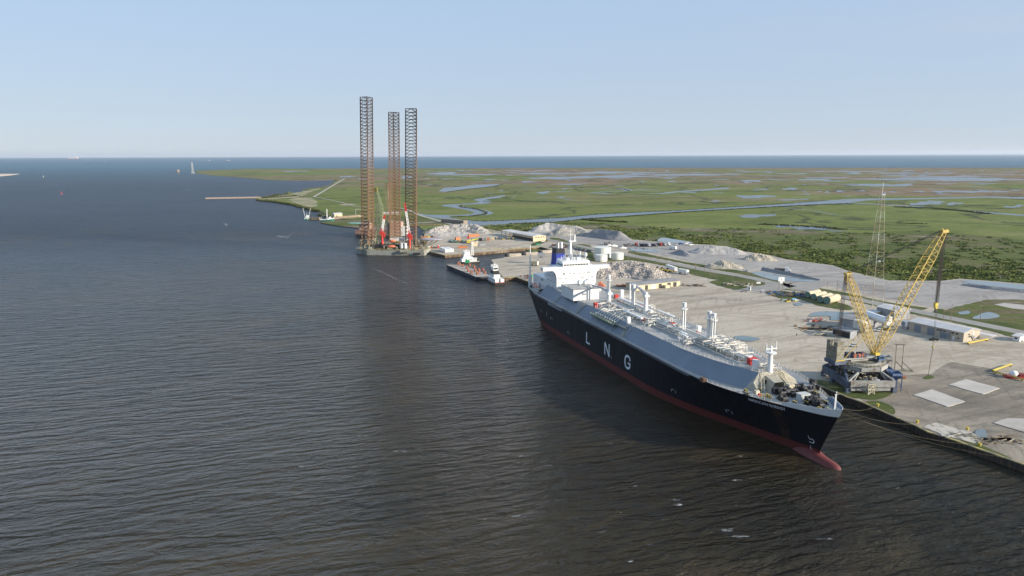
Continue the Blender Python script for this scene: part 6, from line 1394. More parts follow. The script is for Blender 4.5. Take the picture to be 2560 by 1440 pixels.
blueh = mat('hopper_blue', (.03, .065, .16), .6, var=.2)
hopper('nearer blue steel hopper on legs right of the crane base', 2234, 974, 4.4, 5.0, 8.0, blueh); hopper('blue steel hopper behind the nearer one, against the crane base', 2211, 962, 4.4, 4.6, 8.0, blueh)
hopper('rusty grey open hopper behind the blue ones', 2212, 928, 4.4, 4.6, 7.4, palesteel, -.08, palesteel)
for u, v, lb, dz in ((2190, 977, 'white upright tank on the grass beside the crane base', 5.2), (2161, 972, 'white upright tank behind the leaning steel frame', 4.8)):
    t = thing('upright_tank', lb, 'tank', P(u, v, ZY)); ob('shell', MB().cyl(0, 0, .3, dz, 1.05, 14), white, t); ob('skid', MB().box(-1.6, 2, -1.3, 1.3, 0, .3), cream, t)
t = thing('steel_scaffold', 'pale open steel frame standing on the grass in front of the crane', 'frame', P(2172, 984, ZY), .2); ob('lattice', MB().lattice((0, 0, 0), (0, 0, 4.6), 3, 3, 2, .16, .12), cream, t); ob('leaning_brace', MB().beam((-1.5, -1.5, 0), (1.8, -.5, 4.2), .2).beam((1.6, -1.6, 0), (-1, -1, 4), .16), cream, t)
t = thing('power_pole_frame', 'tall H shaped wooden pole frame right of the crane', 'pole frame', P(2236, 924, ZY)); ob('pole', MB().cyl(0, 0, 0, 12.5, .2, 6), wood, t); ob('pole', MB().cyl(2.6, -1.5, 0, 12.8, .2, 6), wood, t); ob('crossarm', MB().beam((-.8, .4, 12.3), (3.4, -1.9, 12.6), .2), wood, t); ob('brace', MB().beam((.2, 0, 4.2), (4, -2.2, 0), .22).beam((2.6, -1.5, 4.2), (7, -3.4, 0), .22).box(-.5, 7.5, -3, -1, 0, .2), timber, t)
t = thing('rusty_winch', 'rust red winch with yellow rails on the ground right of the blue hoppers', 'winch', P(2257, 947, ZY)); t.scale = (.7, .7, .7); ob('drum', MB().beam((-1, 0, 1.2), (1.4, 0, 1.2), 1.1, 10).box(-1.4, 1.8, -.3, .3, 0, 1), mat('winch_rust', (.22, .08, .05), .8), t); ob('rail', MB().beam((-1.8, -1, .2), (2.2, -1.6, .2), .14), yellow, t)
# billboard, gate signs
A = P(1952, 724.5, ZY); t = thing('billboard', 'white billboard on two tall posts beside the yard entrance', 'sign', A, 0.1)
zz = PV(1954, 703.5, A) - ZY; z2 = PV(1954, 692.8, A) - ZY
ob('panel', MB().box(-2.4, 2.4, -.12, .12, zz, z2), white, t); ob('lower_panel', MB().box(-1.1, 1.1, -.1, .1, zz - 1.5, zz - .15), white, t); ob('emblem', MB().box(-.3, .3, -.16, -.12, (zz + z2) / 2 - .4, (zz + z2) / 2 + .5), mat('emblem_grey', (.2, .22, .28), .6), t)
for x in (-1.5, 1.5): ob('post', MB().cyl(x, .2, 0, z2, .16, 6), rust, t)
A = P(1896, 712, ZY); t = thing('small_sign', 'small white sign on the grass verge left of the billboard', 'sign', A); ob('panel', MB().box(-1.6, 1.6, -.1, .1, .8, 2.4), white, t); ob('post', MB().box(-1.2, -1.05, 0, .15, 0, .8), wood, t)
# utility poles
polesL = [(2066.7, 737, 703), (2092.5, 729, 700), (1910, 711, 682.5), (1867, 703, 677), (1831.7, 704, 690), (1787.5, 695, 672), (1775, 692, 668), (1761, 680, 652), (1738, 675.5, 662), (1859, 678, 660), (1974, 743, 698), (1571, 658.5, 612), (1605, 652, 631), (1663.7, 660, 634.5), (1692, 652, 638), (1737.5, 674, 660), (1396.5, 609, 584.7), (1410.6, 612, 596), (1384.5, 593, 579.5), (1367, 591, 576), (1474, 615.6, 598.5), (1210.5, 575, 555.5), (1225.6, 577, 558), (1240, 570, 560), (1103, 557, 540), (2376.5, 804.7, 758), (2450.7, 796.7, 761.5), (2358, 800, 774), (2272, 797, 749), (1485, 655, 622), (1640, 655, 632)]
wherep = ['behind the row of cylinders', 'right of the cylinders across the road', 'just left of the small white sign', 'across the road from the gate cabin', 'with a dark box, on the verge left of the gate', 'with yellow foot on the verge', 'on the verge beside the yellow footed pole', 'with twin crossarms by the brown mound', 'left of the twin armed pole by the mound', 'standing by the milky pond corner', 'tall, right of the billboard', 'tall, in front of the right storage tank', 'right of the storage tanks', 'on the verge above the yellow digger', 'across the road above the yellow digger', 'at the right end of the white trailers', 'in front of the grey stone heap', 'in front of the grey heap, second', 'left of the grey heap by the road', 'nearest the cream end wall', 'in front of the dark ridge heap', 'tallest, north of the white gravel heap', 'second of the pair by the inlet road', 'white topped, by the inlet road', 'at the trestle bridge', 'in front of the wet field', 'alone inside the wet field', 'at the edge of the wet field by the road', 'behind the beige warehouse corner', 'beside the largest storage tank', 'between tank and riprap pile']
for (u, vb, vt), lb in zip(polesL, wherep):
    g0 = P(u, vb, ZY); h_ = PV(u, vt, g0) - ZY; t = thing('utility_pole', 'thin utility pole ' + lb, 'utility pole', g0, .3, 'utility poles along the road and yard')
    ob('pole', MB().cyl(0, 0, 0, h_, .17, 6, .11), wood, t); ob('crossarm', MB().beam((-1.2, 0, h_ - .7), (1.2, 0, h_ - .7), .08), wood, t)
# bollards on the quay
for u, v, lb in ((2194, 1017, 'leftmost yellow bollard on the quay edge below the grass'), (2293, 1058, 'yellow bollard on the quay left of the rubble slab'), (2418, 1076, 'yellow bollard behind the rubble slab'), (2449, 1116, 'yellow bollard on the quay right of the rubble slab')):
    t = thing('bollard', lb, 'bollard', P(u, v, ZY), 0, 'yellow bollards along the quay'); ob('post', MB().cyl(0, 0, 0, 1.1, .4, 10).cyl(0, 0, .9, 1.25, .62, 10), yellow, t)
# pipe rack and red pumping unit at the right
A = P(2500, 958, ZY); t = thing('pump_skid', 'red pumping skid with a white dome on the ground at the right edge', 'machine', P(2533, 944, ZY), -.25)
ob('skid', MB().box(-3.6, 5.5, -2, 2, 0, .9), redp, t); ob('dome', MB().ball(0, 0, 1.8, 1.75, 14, (1.1, 1, .9)), white, t, True); ob('pump', MB().beam((-3.4, -1.6, 1), (-2.2, -1.6, 1), .8, 10).box(2, 5, -1.5, 1.5, .9, 2.1), mat('dark_red_machinery', (.20, .03, .03), .6, var=.3), t)
for a, b, lb in (((2484, 931), (2529, 915), 'thick yellow pipes leaning towards the road, left of the pumping skid'), ((2484, 934), (2560, 954), 'long yellow edged pipe rack in front of the pumping skid'), ((2420, 862), (2470, 852), 'yellow rail beside the warehouse end')):
    A = P(*a, ZY); B = P(*b, ZY); t = thing('pipe_stack', lb, 'pipes', A, ang(A, B)); L_ = (B - A).length
    ob('pipe', MB().beam((0, 0, .9), (L_, 0, .9), .28, 8), yellow, t); ob('pipe', MB().beam((0, .6, .9), (L_, .6, .9), .28, 8), yellow if 'rack' not in lb else timber, t)
    ob('support', MB().box(.6, .9, -.3, .9, 0, .6).box(L_ - 1, L_ - .7, -.3, .9, 0, .6), timber, t)

# ================= HEAPS =================
def heap(label, m_, ridge, slope, seed, name='gravel_heap', rough=.5, res=1.1, top=None, cat='heap', rocks=0, rs=(.6, 1.4)):
    """ridge: (u, v of foot below the ridge, height); heap flanks fall off at the given slope"""
    R_ = [(P(u, v, ZY).xy, h) for u, v, h in ridge]; mx = max(h for _, h in R_) / slope + 2
    x0 = min(p.x for p, _ in R_) - mx; x1 = max(p.x for p, _ in R_) + mx; y0 = min(p.y for p, _ in R_) - mx; y1 = max(p.y for p, _ in R_) + mx
    from mathutils import noise as NZ
    nx = int((x1 - x0) / res); ny = int((y1 - y0) / res); cx_, cy_ = (x0 + x1) / 2, (y0 + y1) / 2; vs = []
    for j in range(ny + 1):
        for i in range(nx + 1):
            q_ = Vector((x0 + i * res, y0 + j * res)); best = -1
            segs = list(zip(R_, R_[1:])) or [(R_[0], R_[0])]
            for (pa, ha), (pb, hb_) in segs:
                d = pb - pa; l2 = d.length_squared; tt = 0 if l2 < 1e-6 else max(0, min(1, (q_ - pa).dot(d) / l2)); c_ = pa + d * tt
                wob = 1 + .25 * NZ.noise(Vector((q_.x * .06 + seed, q_.y * .06, 0)))
                best = max(best, ha + (hb_ - ha) * tt - slope * wob * (q_ - c_).length)
            nzv = NZ.noise(Vector((q_.x * .16, q_.y * .16, seed))) * rough * 2 + NZ.noise(Vector((q_.x * .6, q_.y * .6, seed))) * rough
            z = best + nzv * min(1, max(0, best) * .4)
            if top is not None and z > top: z = top + (z - top) * .15
            vs.append((q_.x - cx_, q_.y - cy_, max(-.4, z)))
    fs = []
    for j in range(ny):
        for i in range(nx):
            a = j * (nx + 1) + i; f = (a, a + 1, a + nx + 2, a + nx + 1)
            if max(vs[k][2] for k in f) > -.35: fs.append(f)
    me = MB(); me.v = vs; me.f = [list(f) for f in fs]; me.mi = [0] * len(fs)
    r_ = random.Random(seed)
    if rocks:
        cand = [k for k, v in enumerate(vs) if v[2] > .1]
        for _ in range(rocks):
            v = vs[r_.choice(cand)]; s_ = r_.uniform(*rs); c_ = Vector(v) + Vector((r_.uniform(-.6, .6), r_.uniform(-.6, .6), s_ * .1)); pts_ = []
            for sx_, sy_, sz in ((1, 0, 0), (0, 1, 0), (-1, 0, 0), (0, -1, 0), (0, 0, 1)): pts_.append(c_ + Vector((sx_ * r_.uniform(.5, 1), sy_ * r_.uniform(.5, 1), sz * r_.uniform(.4, 1))) * s_ + Vector((r_.uniform(-.2, .2), r_.uniform(-.2, .2), 0)))
            me.add(pts_, [(0, 1, 4), (1, 2, 4), (2, 3, 4), (3, 0, 4)])
    o = ob(name, me, m_); o.location = (cx_, cy_, ZY); return tag(o, label, cat)
hw = mat('white_rock', (0.36, 0.33, 0.295), .9, var=.2, scale=.5, coord='World', bump=.6, bumpdist=.4); hl = mat('light_gravel', (0.33, 0.31, 0.285), .9, var=.1, scale=.15, coord='World', bump=.3)
hg = mat('grey_brown_gravel', (0.25, 0.235, 0.205), .9, var=.12, scale=.1, coord='World', bump=.3); hd_ = mat('dark_grey_gravel', (0.20, 0.195, 0.195), .9, var=.08, scale=.1, coord='World', bump=.3)
hs_ = mat('sandy_gravel', (0.34, 0.30, 0.23), .9, var=.15, scale=.15, coord='World', bump=.4)
rip = mat('riprap_rock', (0.42, 0.375, 0.33), .9, col2=(.28, .25, .225), scale=.9, coord='World', bump=.5)
heap('big white rock heap by the inlet, left of the long white roofed building', hw, [(1082, 581, 5), (1110, 577, 7.5), (1150, 576, 8), (1185, 576, 8), (1208, 582, 4)], .42, 3, rough=1.3, res=1.6, rocks=900, rs=(.5, 1.2))
heap('low white gravel spill in front of the big white rock heap', hl, [(1090, 590, 4), (1125, 588, 5), (1165, 588, 4)], .34, 4, rough=.6, res=1.5)
heap('pale flat topped gravel heap, farthest back near the marsh', hl, [(1345, 577, 7), (1372, 574, 10), (1400, 576, 8.5), (1445, 578, 7)], .5, 5, rough=.7, res=1.8)
heap('grey brown gravel heap in front of the pale one', hg, [(1400, 588, 9), (1430, 585, 11), (1462, 588, 7)], .5, 6, rough=.6, res=1.5)
heap('sharp edged dark grey ridge heap left of the parked trucks', hd_, [(1490, 591, 10), (1548, 598, 10)], .62, 7, rough=.3, res=1.3)
heap('large pale grey heap with a flat top right of the truck park', hl, [(1752, 631, 6), (1780, 631, 8), (1815, 632, 7), (1840, 634, 5)], .42, 8, rough=.4, res=1.2, top=7)
heap('sandy mound with an eroded face beside the road', hs_, [(1785, 668, 5), (1812, 668, 6.5), (1832, 669, 5)], .5, 9, rough=.8, res=1.0)
heap('sandy mound farther back near the bushes', hs_, [(1876, 649, 4.5), (1900, 649, 6.5), (1920, 650, 5)], .48, 10, rough=.8, res=1.0)
heap('small dark heap near the white trailer', hd_, [(1700, 634, 5), (1720, 640, 3)], .45, 11, rough=.3)  # uses the dark grey gravel material
heap('huge riprap heap of pale boulders behind the tanker bridge', rip, [(1500, 690, 8), (1530, 686, 10), (1580, 686, 11), (1615, 690, 9), (1635, 697, 5)], .45, 12, rough=1.3, res=1.0, rocks=7000, rs=(.3, .95))
heap('low dark berm curving round the milky pond', hd_, [(1868, 679, 1.6), (1905, 674, 2.6), (1950, 683, 2.6), (2000, 692, 2.4), (2050, 701, 1.2)], .7, 13, rough=.3, res=.8, name='earth_berm', cat='berm')
heap('dark berm on the far shore of the blue green pond at right', hd_, [(2410, 713, 1.5), (2470, 722, 2), (2560, 731, 2)], .6, 14, rough=.5, res=.9, name='earth_berm', cat='berm')
# scrap and timber
def scrap(label, u, v, lx, ly, n, seed, mats_, name='scrap_pile', h=1.4):
    r_ = random.Random(seed); g0 = P(u, v, ZY); t = thing(name, label, 'scrap', g0, r_.uniform(-.3, .3)); per = max(1, n // len(mats_))
    for m_ in mats_:
        mb = MB(); mb.box(-lx * .8, lx * .8, -ly * .5, ly * .5, .02, .15)
        for i in range(per):
            x, y = r_.uniform(-lx, lx), r_.uniform(-ly, ly); z = r_.uniform(.2, h)
            if r_.random() < .6: a = r_.uniform(-.6, .6); ln = r_.uniform(1.5, 5); mb.beam((x - ln / 2 * math.cos(a), y - ln / 2 * math.sin(a), z * .6), (x + ln / 2 * math.cos(a), y + ln / 2 * math.sin(a), z), .18)
            else: mb.box(x - .8, x + .8, y - .5, y + .5, 0, z)
        ob('scrap_piece', mb, m_, t)
bl_ = mat('scrap_blue', (.05, .12, .30), .6)
scrap('tangle of scrap steel and blue pipes left of the cream cylinders', 1975, 737, 15, 9, 120, 1, [timber, rust, bl_, darkm]); scrap('scrap machinery with a light blue beam in the yard', 1975, 752, 6, 3, 30, 2, [mat('light_blue_scrap', (.25, .45, .60), .6), darkm, yellow])
scrap('pile of old timber sleepers on the grass by the gate', 1848, 713, 12, 5, 70, 3, [wood, timber, cream]); scrap('row of beams and pipes right of the open bay shed', 1733, 715, 9, 3, 40, 4, [galv, rust, timber])
scrap('rusty steel frames stacked left of the open bay shed', 1560, 716, 7, 4, 60, 5, [rust, mat('scrap_red', (.30, .06, .04), .7), timber]); scrap('red and grey scrap beside the puddle behind the crane', 2040, 802, 6, 3, 30, 6, [mat('scrap_red', (.3, .06, .04)), galv])
scrap('long dark steel beams lying before the metal shed', 2045, 822, 13, 6, 50, 7, [timber, rust, darkm]); scrap('crates and drums outside the metal shed', 2050, 838, 7, 2, 18, 8, [cream, galv]); scrap('broken timber and mud beside the rubble slab', 2490, 1100, 8, 4, 50, 9, [timber, wood], h=.5)
scrap('rubble and driftwood on the quay edge', 2395, 1090, 6, 1.5, 40, 10, [slab, timber], h=.6); scrap('loose pipes and rubble behind the crawler digger', 1560, 668, 14, 4, 40, 11, [wood, yellow, galv], h=.8)

# ================= VEHICLES =================
tyre = mat('tyre_rubber', (.02, .02, .02), .85)
CARS = {}
def paint(c): return mat('car_paint_' + c, {'black': (.012, .012, .014), 'white': (.72, .72, .72), 'silver': (.38, .39, .41), 'red': (.38, .03, .03), 'blue': (.04, .07, .2), 'grey': (.13, .135, .14), 'green': (.03, .28, .13), 'orange': (.42, .10, .03), 'yellow': (.60, .42, .05)}[c], .3, var=.04)
def car(c, pickup=False):
    k = (c, pickup)
    if k in CARS: return copy_tree(CARS[k])
    t = thing('pickup_truck' if pickup else 'parked_car', '', 'car')
    mb = MB(); mb.extr([(-2.3, .35), (2.3, .35), (2.35, .8), (2.2, .98), (1.2, 1.05), (-2.3, 1.05)], 'y', -.9, .9); ob('body', mb, paint(c), t)
    mb = MB(); mb.extr([(-.3, 1.05), (1.25, 1.05), (.7, 1.6), (-.1, 1.65)] if pickup else [(-2.1, 1.05), (1.2, 1.05), (.5, 1.55), (-1.5, 1.55)], 'y', -.8, .8); cb = ob('cabin', mb, glass, t)
    mb = MB(); mb.box(-.1, .7, -.72, .72, 1.66, 1.7) if pickup else mb.box(-1.4, .45, -.72, .72, 1.56, 1.6); ob('roof', mb, paint(c), t)
    if pickup: ob('load_bed', MB().box(-2.2, -.4, -.7, .7, 1.06, 1.1), darkm, t)
    for x in (-1.4, 1.45):
        for y in (-.85, .85): ob('wheel', MB().beam((x, y - .12, .36), (x, y + .12, .36), .36, 10), tyre, t)
    CARS[k] = t; return t
def put(t, u, v, rot, label, group=None):
    p_ = P(u, v, ZY + .2); t.location = p_; t.rotation_euler = (0, 0, rot); t['label'] = label
    if group: t['group'] = group
rowa = ang(P(1432, 622, ZY), P(1483, 631, ZY)) + math.pi / 2
cols = ['silver', 'black', 'white', 'grey', 'silver', 'black', 'blue', 'white', 'black', 'red', 'white', 'grey', 'black', 'black', 'grey', 'silver']
ordn = ['first', 'second', 'third', 'fourth', 'fifth', 'sixth', 'seventh', 'eighth', 'ninth', 'tenth', 'eleventh', 'twelfth', 'thirteenth', 'fourteenth', 'fifteenth', 'sixteenth']
for i, c_ in enumerate(cols): put(car(c_), 1432 + i * 3.4, 621.5 + i * .62, rowa, f'{c_} car, {ordn[i]} from the left in the row beside the largest tank', 'cars parked in a row beside the largest storage tank')
cols2 = ['red', 'black', 'white', 'red', 'silver', 'white', 'red', 'grey', 'white', 'silver']
for i, c_ in enumerate(cols2): put(car(c_), 1384 + i * 5.2, 613.5 + i * .75, rowa, f'{c_} car, {ordn[i]} from the left in the row behind the tanker funnel', 'cars parked in a row behind the tanker funnel')
for (u, v, c_, lb) in ((1378, 619, 'black', 'black pickup by the inner end of the slip'), (1357, 605, 'white', 'white pickup at the corner of the cream walled building'), (1859, 729, 'silver', 'silver pickup beside the white gate cabin'), (2334, 851, 'black', 'black pickup under the crane hook near the roller doors'), (2196, 828, 'white', 'white car below the horizontal cement tank'), (2215, 826, 'black', 'black car right of the white car by the cement tank'), (2133, 866, 'white', 'white pickup behind the crane winches'), (1690, 613, 'silver', 'silver pickup right of the truck row'), (1702, 612, 'blue', 'blue car left of the two white vans'), (1716, 610, 'white', 'white van at the marsh end of the truck park'), (1727, 614, 'white', 'white van nearest the pale grey heap'), (1345, 613, 'green', 'green forklift truck in front of the cream walled building')):
    t = car(c_, 'pickup' in lb); put(t, u, v, .3 if v < 700 else 2.9, lb)
    if 'van' in lb or 'forklift' in lb: t.scale = (1.2, 1.1, 1.6)
def lorry(c, label, u, v, rot, kind='tractor', group=None):
    t = thing('truck', label, 'truck', P(u, v, ZY + .1), rot, group)
    ob('cab', MB().box(1.6, 3.6, -1.2, 1.2, 1, 3.6).box(3.6, 4.9, -.9, .9, 1, 2.1), paint(c), t); ob('windscreen', MB().box(3.58, 3.66, -1.0, 1.0, 2.3, 3.2), glass, t)
    ob('chassis', MB().box(-4, 4.6, -.6, .6, .7, 1.0), darkm, t)
    if kind == 'dump': ob('dump_body', MB().extr([(-4.4, 1.1), (1.2, 1.1), (1.3, 2.8), (-4.8, 2.8)], 'y', -1.2, 1.2), mat('dump_body_grey', (.06, .06, .065), .6), t)
    for x in (-3.2, -1.9, 4.0):
        for y in (-1.1, 1.1): ob('wheel', MB().beam((x, y - .2, .55), (x, y + .2, .55), .55, 10), tyre, t)
    return t
for i, (u, v, c_) in enumerate(((1587, 614, 'red'), (1606, 616, 'black'), (1618, 616, 'silver'), (1636, 616, 'grey'), (1648, 614, 'red'), (1658, 614, 'silver'), (1668, 613, 'white'))): lorry(c_, f'{c_} truck, {ordn[i]} from the left in the truck park by the marsh', u, v, -1.15, 'dump' if i not in (0, 6) else 'tractor', 'trucks parked in a row near the marsh')
lorry('grey', 'dark dump truck with raised gear at the left of the truck park', 1520, 612, .4, 'dump'); lorry('grey', 'grey boom truck left of the red truck', 1569, 616, .2, 'dump')
lorry('white', 'dark trailer truck with pale cab on the berm of the milky pond', 1956, 680, -.5, 'dump').scale = (1.4, 1.2, 1.1)
for u, v, rot, lb in ((1524, 616, .2, 'white motor boat on the ground, left of the two beside the tanks'), (1536, 617, .2, 'white motor boat on the ground, right of the two beside the tanks'), (1558, 622, .1, 'larger white cabin boat on the grass behind the tanks')):
    t = thing('motor_boat', lb, 'boat', P(u, v, ZY + .2), rot); ob('hull', MB().prism([(-3, -1.1), (2, -1.1), (3.6, 0), (2, 1.1), (-3, 1.1)], .4, 1.6), white, t); ob('cabin', MB().box(-1.5, 1, -.8, .8, 1.6, 2.6), rwhite, t)
def trailer(label, a, b, h, m_, w_=2.8, name='box_trailer', cat='trailer', z0=.9, group=None):
    A = P(*a, ZY); B = P(*b, ZY); L_ = (B - A).length; t = thing(name, label, cat, A, ang(A, B), group)
    ob('box', MB().box(0, L_, 0, w_, z0, h), m_, t)
    for k in range(int(L_ / 1.2)): pass
    ob('door', MB().box(L_, L_ + .05, .3, w_ - .3, z0 + .2, h - .2), mat('trailer_door', (.5, .5, .5), .6), t)
    if z0 > .5: ob('wheels', MB().beam((L_ * .2, -.1, .5), (L_ * .2, w_ + .1, .5), .5, 8).beam((L_ * .8, -.1, .5), (L_ * .8, w_ + .1, .5), .5, 8), tyre, t)
    else: ob('skid', MB().box(.2, L_ - .2, .1, w_ - .1, 0, z0), darkm, t)
trailer('long white box trailer behind the yellow loaders', (1664, 672), (1686, 680), 4.0, white); trailer('white box trailer on its own left of the dark bin', (1694, 682.5), (1716, 687), 4.0, white); trailer('white trailer in front of the truck park', (1672, 623), (1688, 625), 3.6, white)
trailer('pale cream trailer under the grey conveyor hopper', (1325, 664), (1343, 665.5), 4.4, cream2); trailer('white cabin right of the pale cream trailer', (1375, 662), (1392, 663), 4.0, white)
box_or = mat('container_orange', (.42, .15, .06), .7); box_te = mat('container_grey_green', (.16, .19, .17), .7); box_bk = mat('container_black', (.03, .035, .04), .7)
for a, b, h, m_, lb in (((1172, 593), (1198, 591.5), 3.4, box_or, 'long orange container in front of the white rock heap'), ((1140, 601), (1151, 600), 3.6, box_or, 'short orange container left of the yellow crane truck'), ((1145.5, 621), (1168, 620.5), 2.6, box_or, 'low rust orange bin near the slip bulkhead'), ((1179, 616), (1194, 615.5), 4.2, cream2, 'pale yellow container beside the crane truck'),
    ((1199, 615), (1214, 614.5), 2.4, galv, 'low grey container right of the pale yellow one'), ((1197, 602), (1206, 602), 3.2, box_bk, 'black container left of the open canopy'), ((1208, 603), (1216, 603), 3.2, box_te, 'grey green container beside the black one'), ((1217, 602), (1224, 602), 3.0, box_or, 'small rusty container right of the grey green one'), ((1227, 600), (1236, 600), 3.2, cream2, 'cream container near the open canopy'), ((1180, 602), (1196, 601), 2.6, box_te, 'dull green container behind the crane truck'), ((1168, 597), (1174, 597), 2.6, redp, 'small red container left of the long orange one')):
    trailer(lb, a, b, h, m_, 2.6, 'container', 'container', .1)
for a, b, lb in (((1098, 627), (1113, 632.5), 'left white van body at the tip of the north quay'), ((1110, 627), (1123, 632), 'right white van body at the tip of the north quay')): trailer(lb, a, b, 4.0, white, 5, 'box_trailer', 'trailer', .4)
# yellow crane truck in the north yard
A = P(1167, 609, ZY); t = thing('crane_truck', 'yellow truck crane with lowered boom in the north yard', 'crane truck', A, .1); ob('carrier', MB().box(0, 11, -1.4, 1.4, .8, 2.2), paint('yellow'), t); ob('boom', MB().beam((0, 0, 3), (13, 0, 5.4), .7), mat('bright_yellow', (.7, .6, .04), .5), t); ob('cab', MB().box(11, 13, -1.4, 1.4, .8, 3.2), rwhite, t)
for x in (1.5, 3, 8, 9.5): ob('wheel', MB().beam((x, -1.5, .6), (x, 1.5, .6), .6, 8), tyre, t)
scrap('mixed dark machinery parked left of the yellow truck crane', 1148, 606, 13, 6, 80, 21, [darkm, bl_, mat('scrap_green', (.03, .2, .12)), rust], 'machinery_park', 2.4); scrap('stacked materials behind the rig helideck', 1072, 595, 9, 6, 60, 22, [yellow, rust, darkm, orange], 'material_stack', 3)
scrap('yellow ends and timber along the slip bulkhead', 1245, 622, 26, 1.5, 60, 23, [cream, slab, yellow], h=.7); scrap('white and red pipe racks on the north quay by the rig', 1086, 620, 8, 2, 40, 24, [white, redp, darkm], 'pipe_rack', 3)
scrap('parked machinery under the open canopy', 1262, 598, 13, 5, 60, 25, [darkm, bl_, yellow, galv], 'machinery_park', 2.6)
# digger and loaders near the riprap
A = P(1631, 676, ZY); t = thing('excavator', 'yellow excavator with raised arm behind the riprap heap', 'excavator', A, math.pi); ob('tracks', MB().box(-2.2, 2.2, -1.6, -.9, 0, 1).box(-2.2, 2.2, .9, 1.6, 0, 1).box(-1, 1, -1, 1, .6, 1.2), tyre, t); ob('body', MB().box(-2.2, 1.6, -1.4, 1.4, 1.2, 2.6), paint('yellow'), t); ob('cab', MB().box(.4, 1.9, -1.4, -.3, 1.2, 3.2), glass, t)
ob('arm', MB().beam((1.4, .3, 2), (5, .3, 5.6), .4).beam((5, .3, 5.6), (9, .3, 5.4), .35).beam((9, .3, 5.4), (9.6, .3, 1.2), .3), paint('yellow'), t); ob('bucket', MB().box(9, 10.3, -.4, 1, .3, 1.4), darkm, t)
for u, v, lb in ((1644, 677, 'left yellow wheel loader next to the excavator'), (1656, 678.5, 'middle yellow wheel loader'), (1670, 680.5, 'right yellow wheel loader before the white trailer')):
    t = thing('wheel_loader', lb, 'loader', P(u, v, ZY), -.4, 'yellow wheel loaders parked behind the riprap heap'); ob('body', MB().box(-3, 0, -1.1, 1.1, 1, 2.6).box(0, 1.8, -.8, .8, 1, 1.8), paint('yellow'), t); ob('cab', MB().box(-1.2, .4, -.8, .8, 2.6, 3.8), glass, t); ob('bucket', MB().box(2.8, 3.9, -1.4, 1.4, .2, 1.5), paint('yellow'), t)
    for x in (-2, 1.3):
        for y in (-1.1, 1.1): ob('wheel', MB().beam((x, y - .3, .8), (x, y + .3, .8), .8, 10), tyre, t)
t = thing('waste_bin', 'small dark bin right of the lone white trailer', 'bin', P(1720, 688, ZY)); ob('box', MB().box(-.9, .9, -.8, .8, 0, 2.2), galv, t); ob('lid', MB().box(-1, 1, -.9, .9, 2.2, 2.35), darkm, t)
# gate cabin
A = P(1867, 727, ZY); t = thing('gate_cabin', 'tiny white gate cabin with a dark window beside the pickup', 'cabin', A, -.5); ob('wall', MB().box(0, 2.6, 0, 2.2, .3, 3.4), white, t); ob('roof', MB().box(-.2, 2.8, -.2, 2.4, 3.4, 3.6), roofw, t); ob('window', MB().box(1.4, 2.2, -.06, 0, 1.6, 2.6), glass, t)
t = thing('kiosk', 'small dark kiosk opposite the gate cabin', 'cabin', P(1906, 733, ZY)); ob('wall', MB().box(-1, 1, -1, 1, 0, 2.2), galv, t); ob('roof', MB().box(-1.2, 1.2, -1.2, 1.2, 2.2, 2.4), roofw, t)
# conveyor hopper on arched legs, concrete block rows, dock buildings
A = P(1353, 659, ZY); t = thing('loading_hopper', 'grey loading hopper on curved legs in front of the tanker funnel', 'hopper', A); zt = PV(1353, 633, A) - ZY; zb = PV(1353, 645, A) - ZY
ob('bin', MB().box(-3, 3, -2.5, 2.5, zb + 1.6, zt, taper=(1.15, 1.15)).box(-1.2, 1.2, -1.2, 1.2, zb, zb + 1.6), galv, t)
for sx_ in (-1, 1):
    for sy_ in (-1, 1): ob('leg', MB().path([(sx_ * 1, sy_, zb), (sx_ * 2.8, sy_ * 2, zb - .5), (sx_ * 3.6, sy_ * 2.6, zb - 3), (sx_ * 3.8, sy_ * 2.6, 0)], .25), galv, t)
cb_ = mat('block_concrete', (.40, .36, .29), .9, col2=(.24, .20, .16), scale=.4, thr=(.45, .65))
for a, b, lb in (((1268, 642.5), (1304, 640), 'left row of stacked concrete blocks along the slip'), ((1310, 638.5), (1346, 636.5), 'middle row of stacked concrete blocks, dark at its left end'), ((1352, 634), (1384, 631), 'right row of stacked concrete blocks near the slip corner')):
    A = P(*a, ZY); B = P(*b, ZY); L_ = (B - A).length; t = thing('block_stack', lb, 'concrete blocks', A, ang(A, B))
    mb = MB()
    for k in range(int(L_ / 1.6)):
        for lv in range(2): mb.box(k * 1.6 + .03, k * 1.6 + 1.55, 0, 5, lv * 1.3 + .02, lv * 1.3 + 1.28)
    ob('blocks', mb, cb_, t); ob('tarpaulin', MB().box(-.3, 2.5, -.2, 5.2, 0, 2.7), darkm, t)
t, L_ = shed('dock_house', 'white dock house right of the shrimp boats', (836, 543), (856, 542), 12, 5, 1.5, cream2, roofw); face(t, 'door', 3, 5, 0, 2.5, glass)
t = thing('gantry_frame', 'white square gantry frame on the far dock', 'frame', P(897, 541, 1.2)); ob('post', MB().beam((-5, 0, 0), (-5, 0, 12), .4), pole_w, t); ob('post', MB().beam((5, 0, 0), (5, 0, 12), .4), pole_w, t); ob('beam', MB().beam((-5, 0, 12), (5, 0, 12), .4), pole_w, t)
for k, (u, v, hh) in enumerate(((722, 486.5, 9), (712, 487, 4), (840, 452, 6))):
    t = thing('coastal_tree', ['round dark tree on the sandy point', 'small shrub tree left of the round dark tree', 'dark tree clump at the end of the sandy track'][k], 'tree', P(u, v, ZM)); ob('trunk', MB().cyl(0, 0, 0, hh * .5, .5, 6, .3), wood, t); mb = MB(); bush(mb, Vector((0, 0, hh * .15)), hh * 1.0, hh * .85, 260, random.Random(k)); mb.v = mb.v; ob('crown', mb, mt_bush, t)
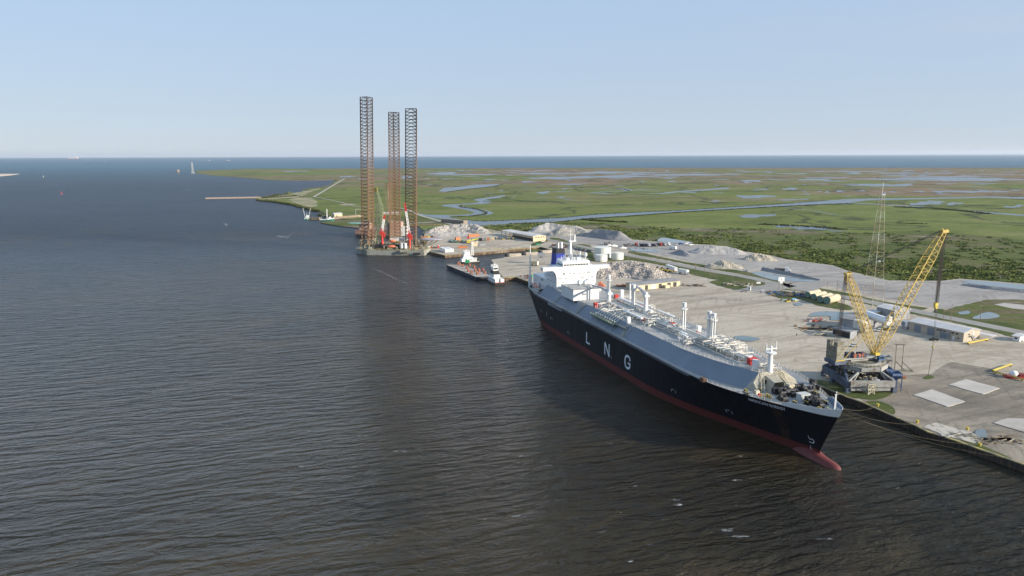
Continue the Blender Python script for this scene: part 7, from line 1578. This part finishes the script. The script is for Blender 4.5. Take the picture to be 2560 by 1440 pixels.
# lone person on the yard
def person(label, u, v, rot):
    vs = [(0, 0, .95), (0, 0, 1.2), (0, 0, 1.42), (0, 0, 1.52), (0, 0, 1.62), (.02, 0, 1.74), (0, .1, .9), (.06, .11, .5), (0, .12, .06), (.16, .12, .03), (0, -.1, .9), (-.08, -.11, .5), (-.14, -.12, .07), (.02, -.12, .03), (0, .2, 1.4), (.02, .25, 1.12), (.12, .24, .88), (.15, .24, .78), (0, -.2, 1.4), (-.03, -.25, 1.12), (.04, -.25, .86), (.06, -.25, .76)]
    es = [(0, 1), (1, 2), (2, 3), (3, 4), (4, 5), (0, 6), (6, 7), (7, 8), (8, 9), (0, 10), (10, 11), (11, 12), (12, 13), (2, 14), (14, 15), (15, 16), (16, 17), (2, 18), (18, 19), (19, 20), (20, 21)]
    rd = [.15, .15, .17, .07, .10, .09, .10, .075, .05, .04, .10, .075, .05, .04, .065, .05, .035, .035, .065, .05, .035, .035]
    me = bpy.data.meshes.new('person'); me.from_pydata(vs, es, []); o = bpy.data.objects.new('person', me); COL.objects.link(o)
    me.materials.append(mat('dark_work_clothes', (.03, .035, .05), .9)); md = o.modifiers.new('skin', 'SKIN')
    for i, r_ in enumerate(rd): me.skin_vertices[0].data[i].radius = (r_, r_)
    me.skin_vertices[0].data[0].use_root = True; o.modifiers.new('sub', 'SUBSURF').levels = 1
    o.location = P(u, v, ZY); o.rotation_euler = (0, 0, rot); tag(o, label, 'person')
    ob('hard_hat', MB().ball(.02, 0, 1.78, .13, 8, (1, 1, .7)), mat('hat_grey', (.3, .3, .3)), o)
def sk(o): pass
try:
    person('lone person in dark work clothes walking across the open gravel yard', 1991, 841, 1.2)
except Exception as e: print('person', e)

# ================= HAZE =================
hz = MB().box(-62000, 62000, -2300, 62000, -27, 260)
hm = bpy.data.materials.new('haze_air'); hm.use_nodes = True
n = hm.node_tree; n.nodes.clear(); vo = n.nodes.new('ShaderNodeVolumePrincipled'); oo = n.nodes.new('ShaderNodeOutputMaterial')
vo.inputs['Color'].default_value = (0.80, 0.88, 1.0, 1); vo.inputs['Density'].default_value = 0.000016; vo.inputs['Anisotropy'].default_value = 0.2
n.links.new(vo.outputs[0], oo.inputs['Volume'])
tag(ob('haze', hz, hm), 'thin pale haze in the air over the bay and marsh', 'haze', kind='stuff')
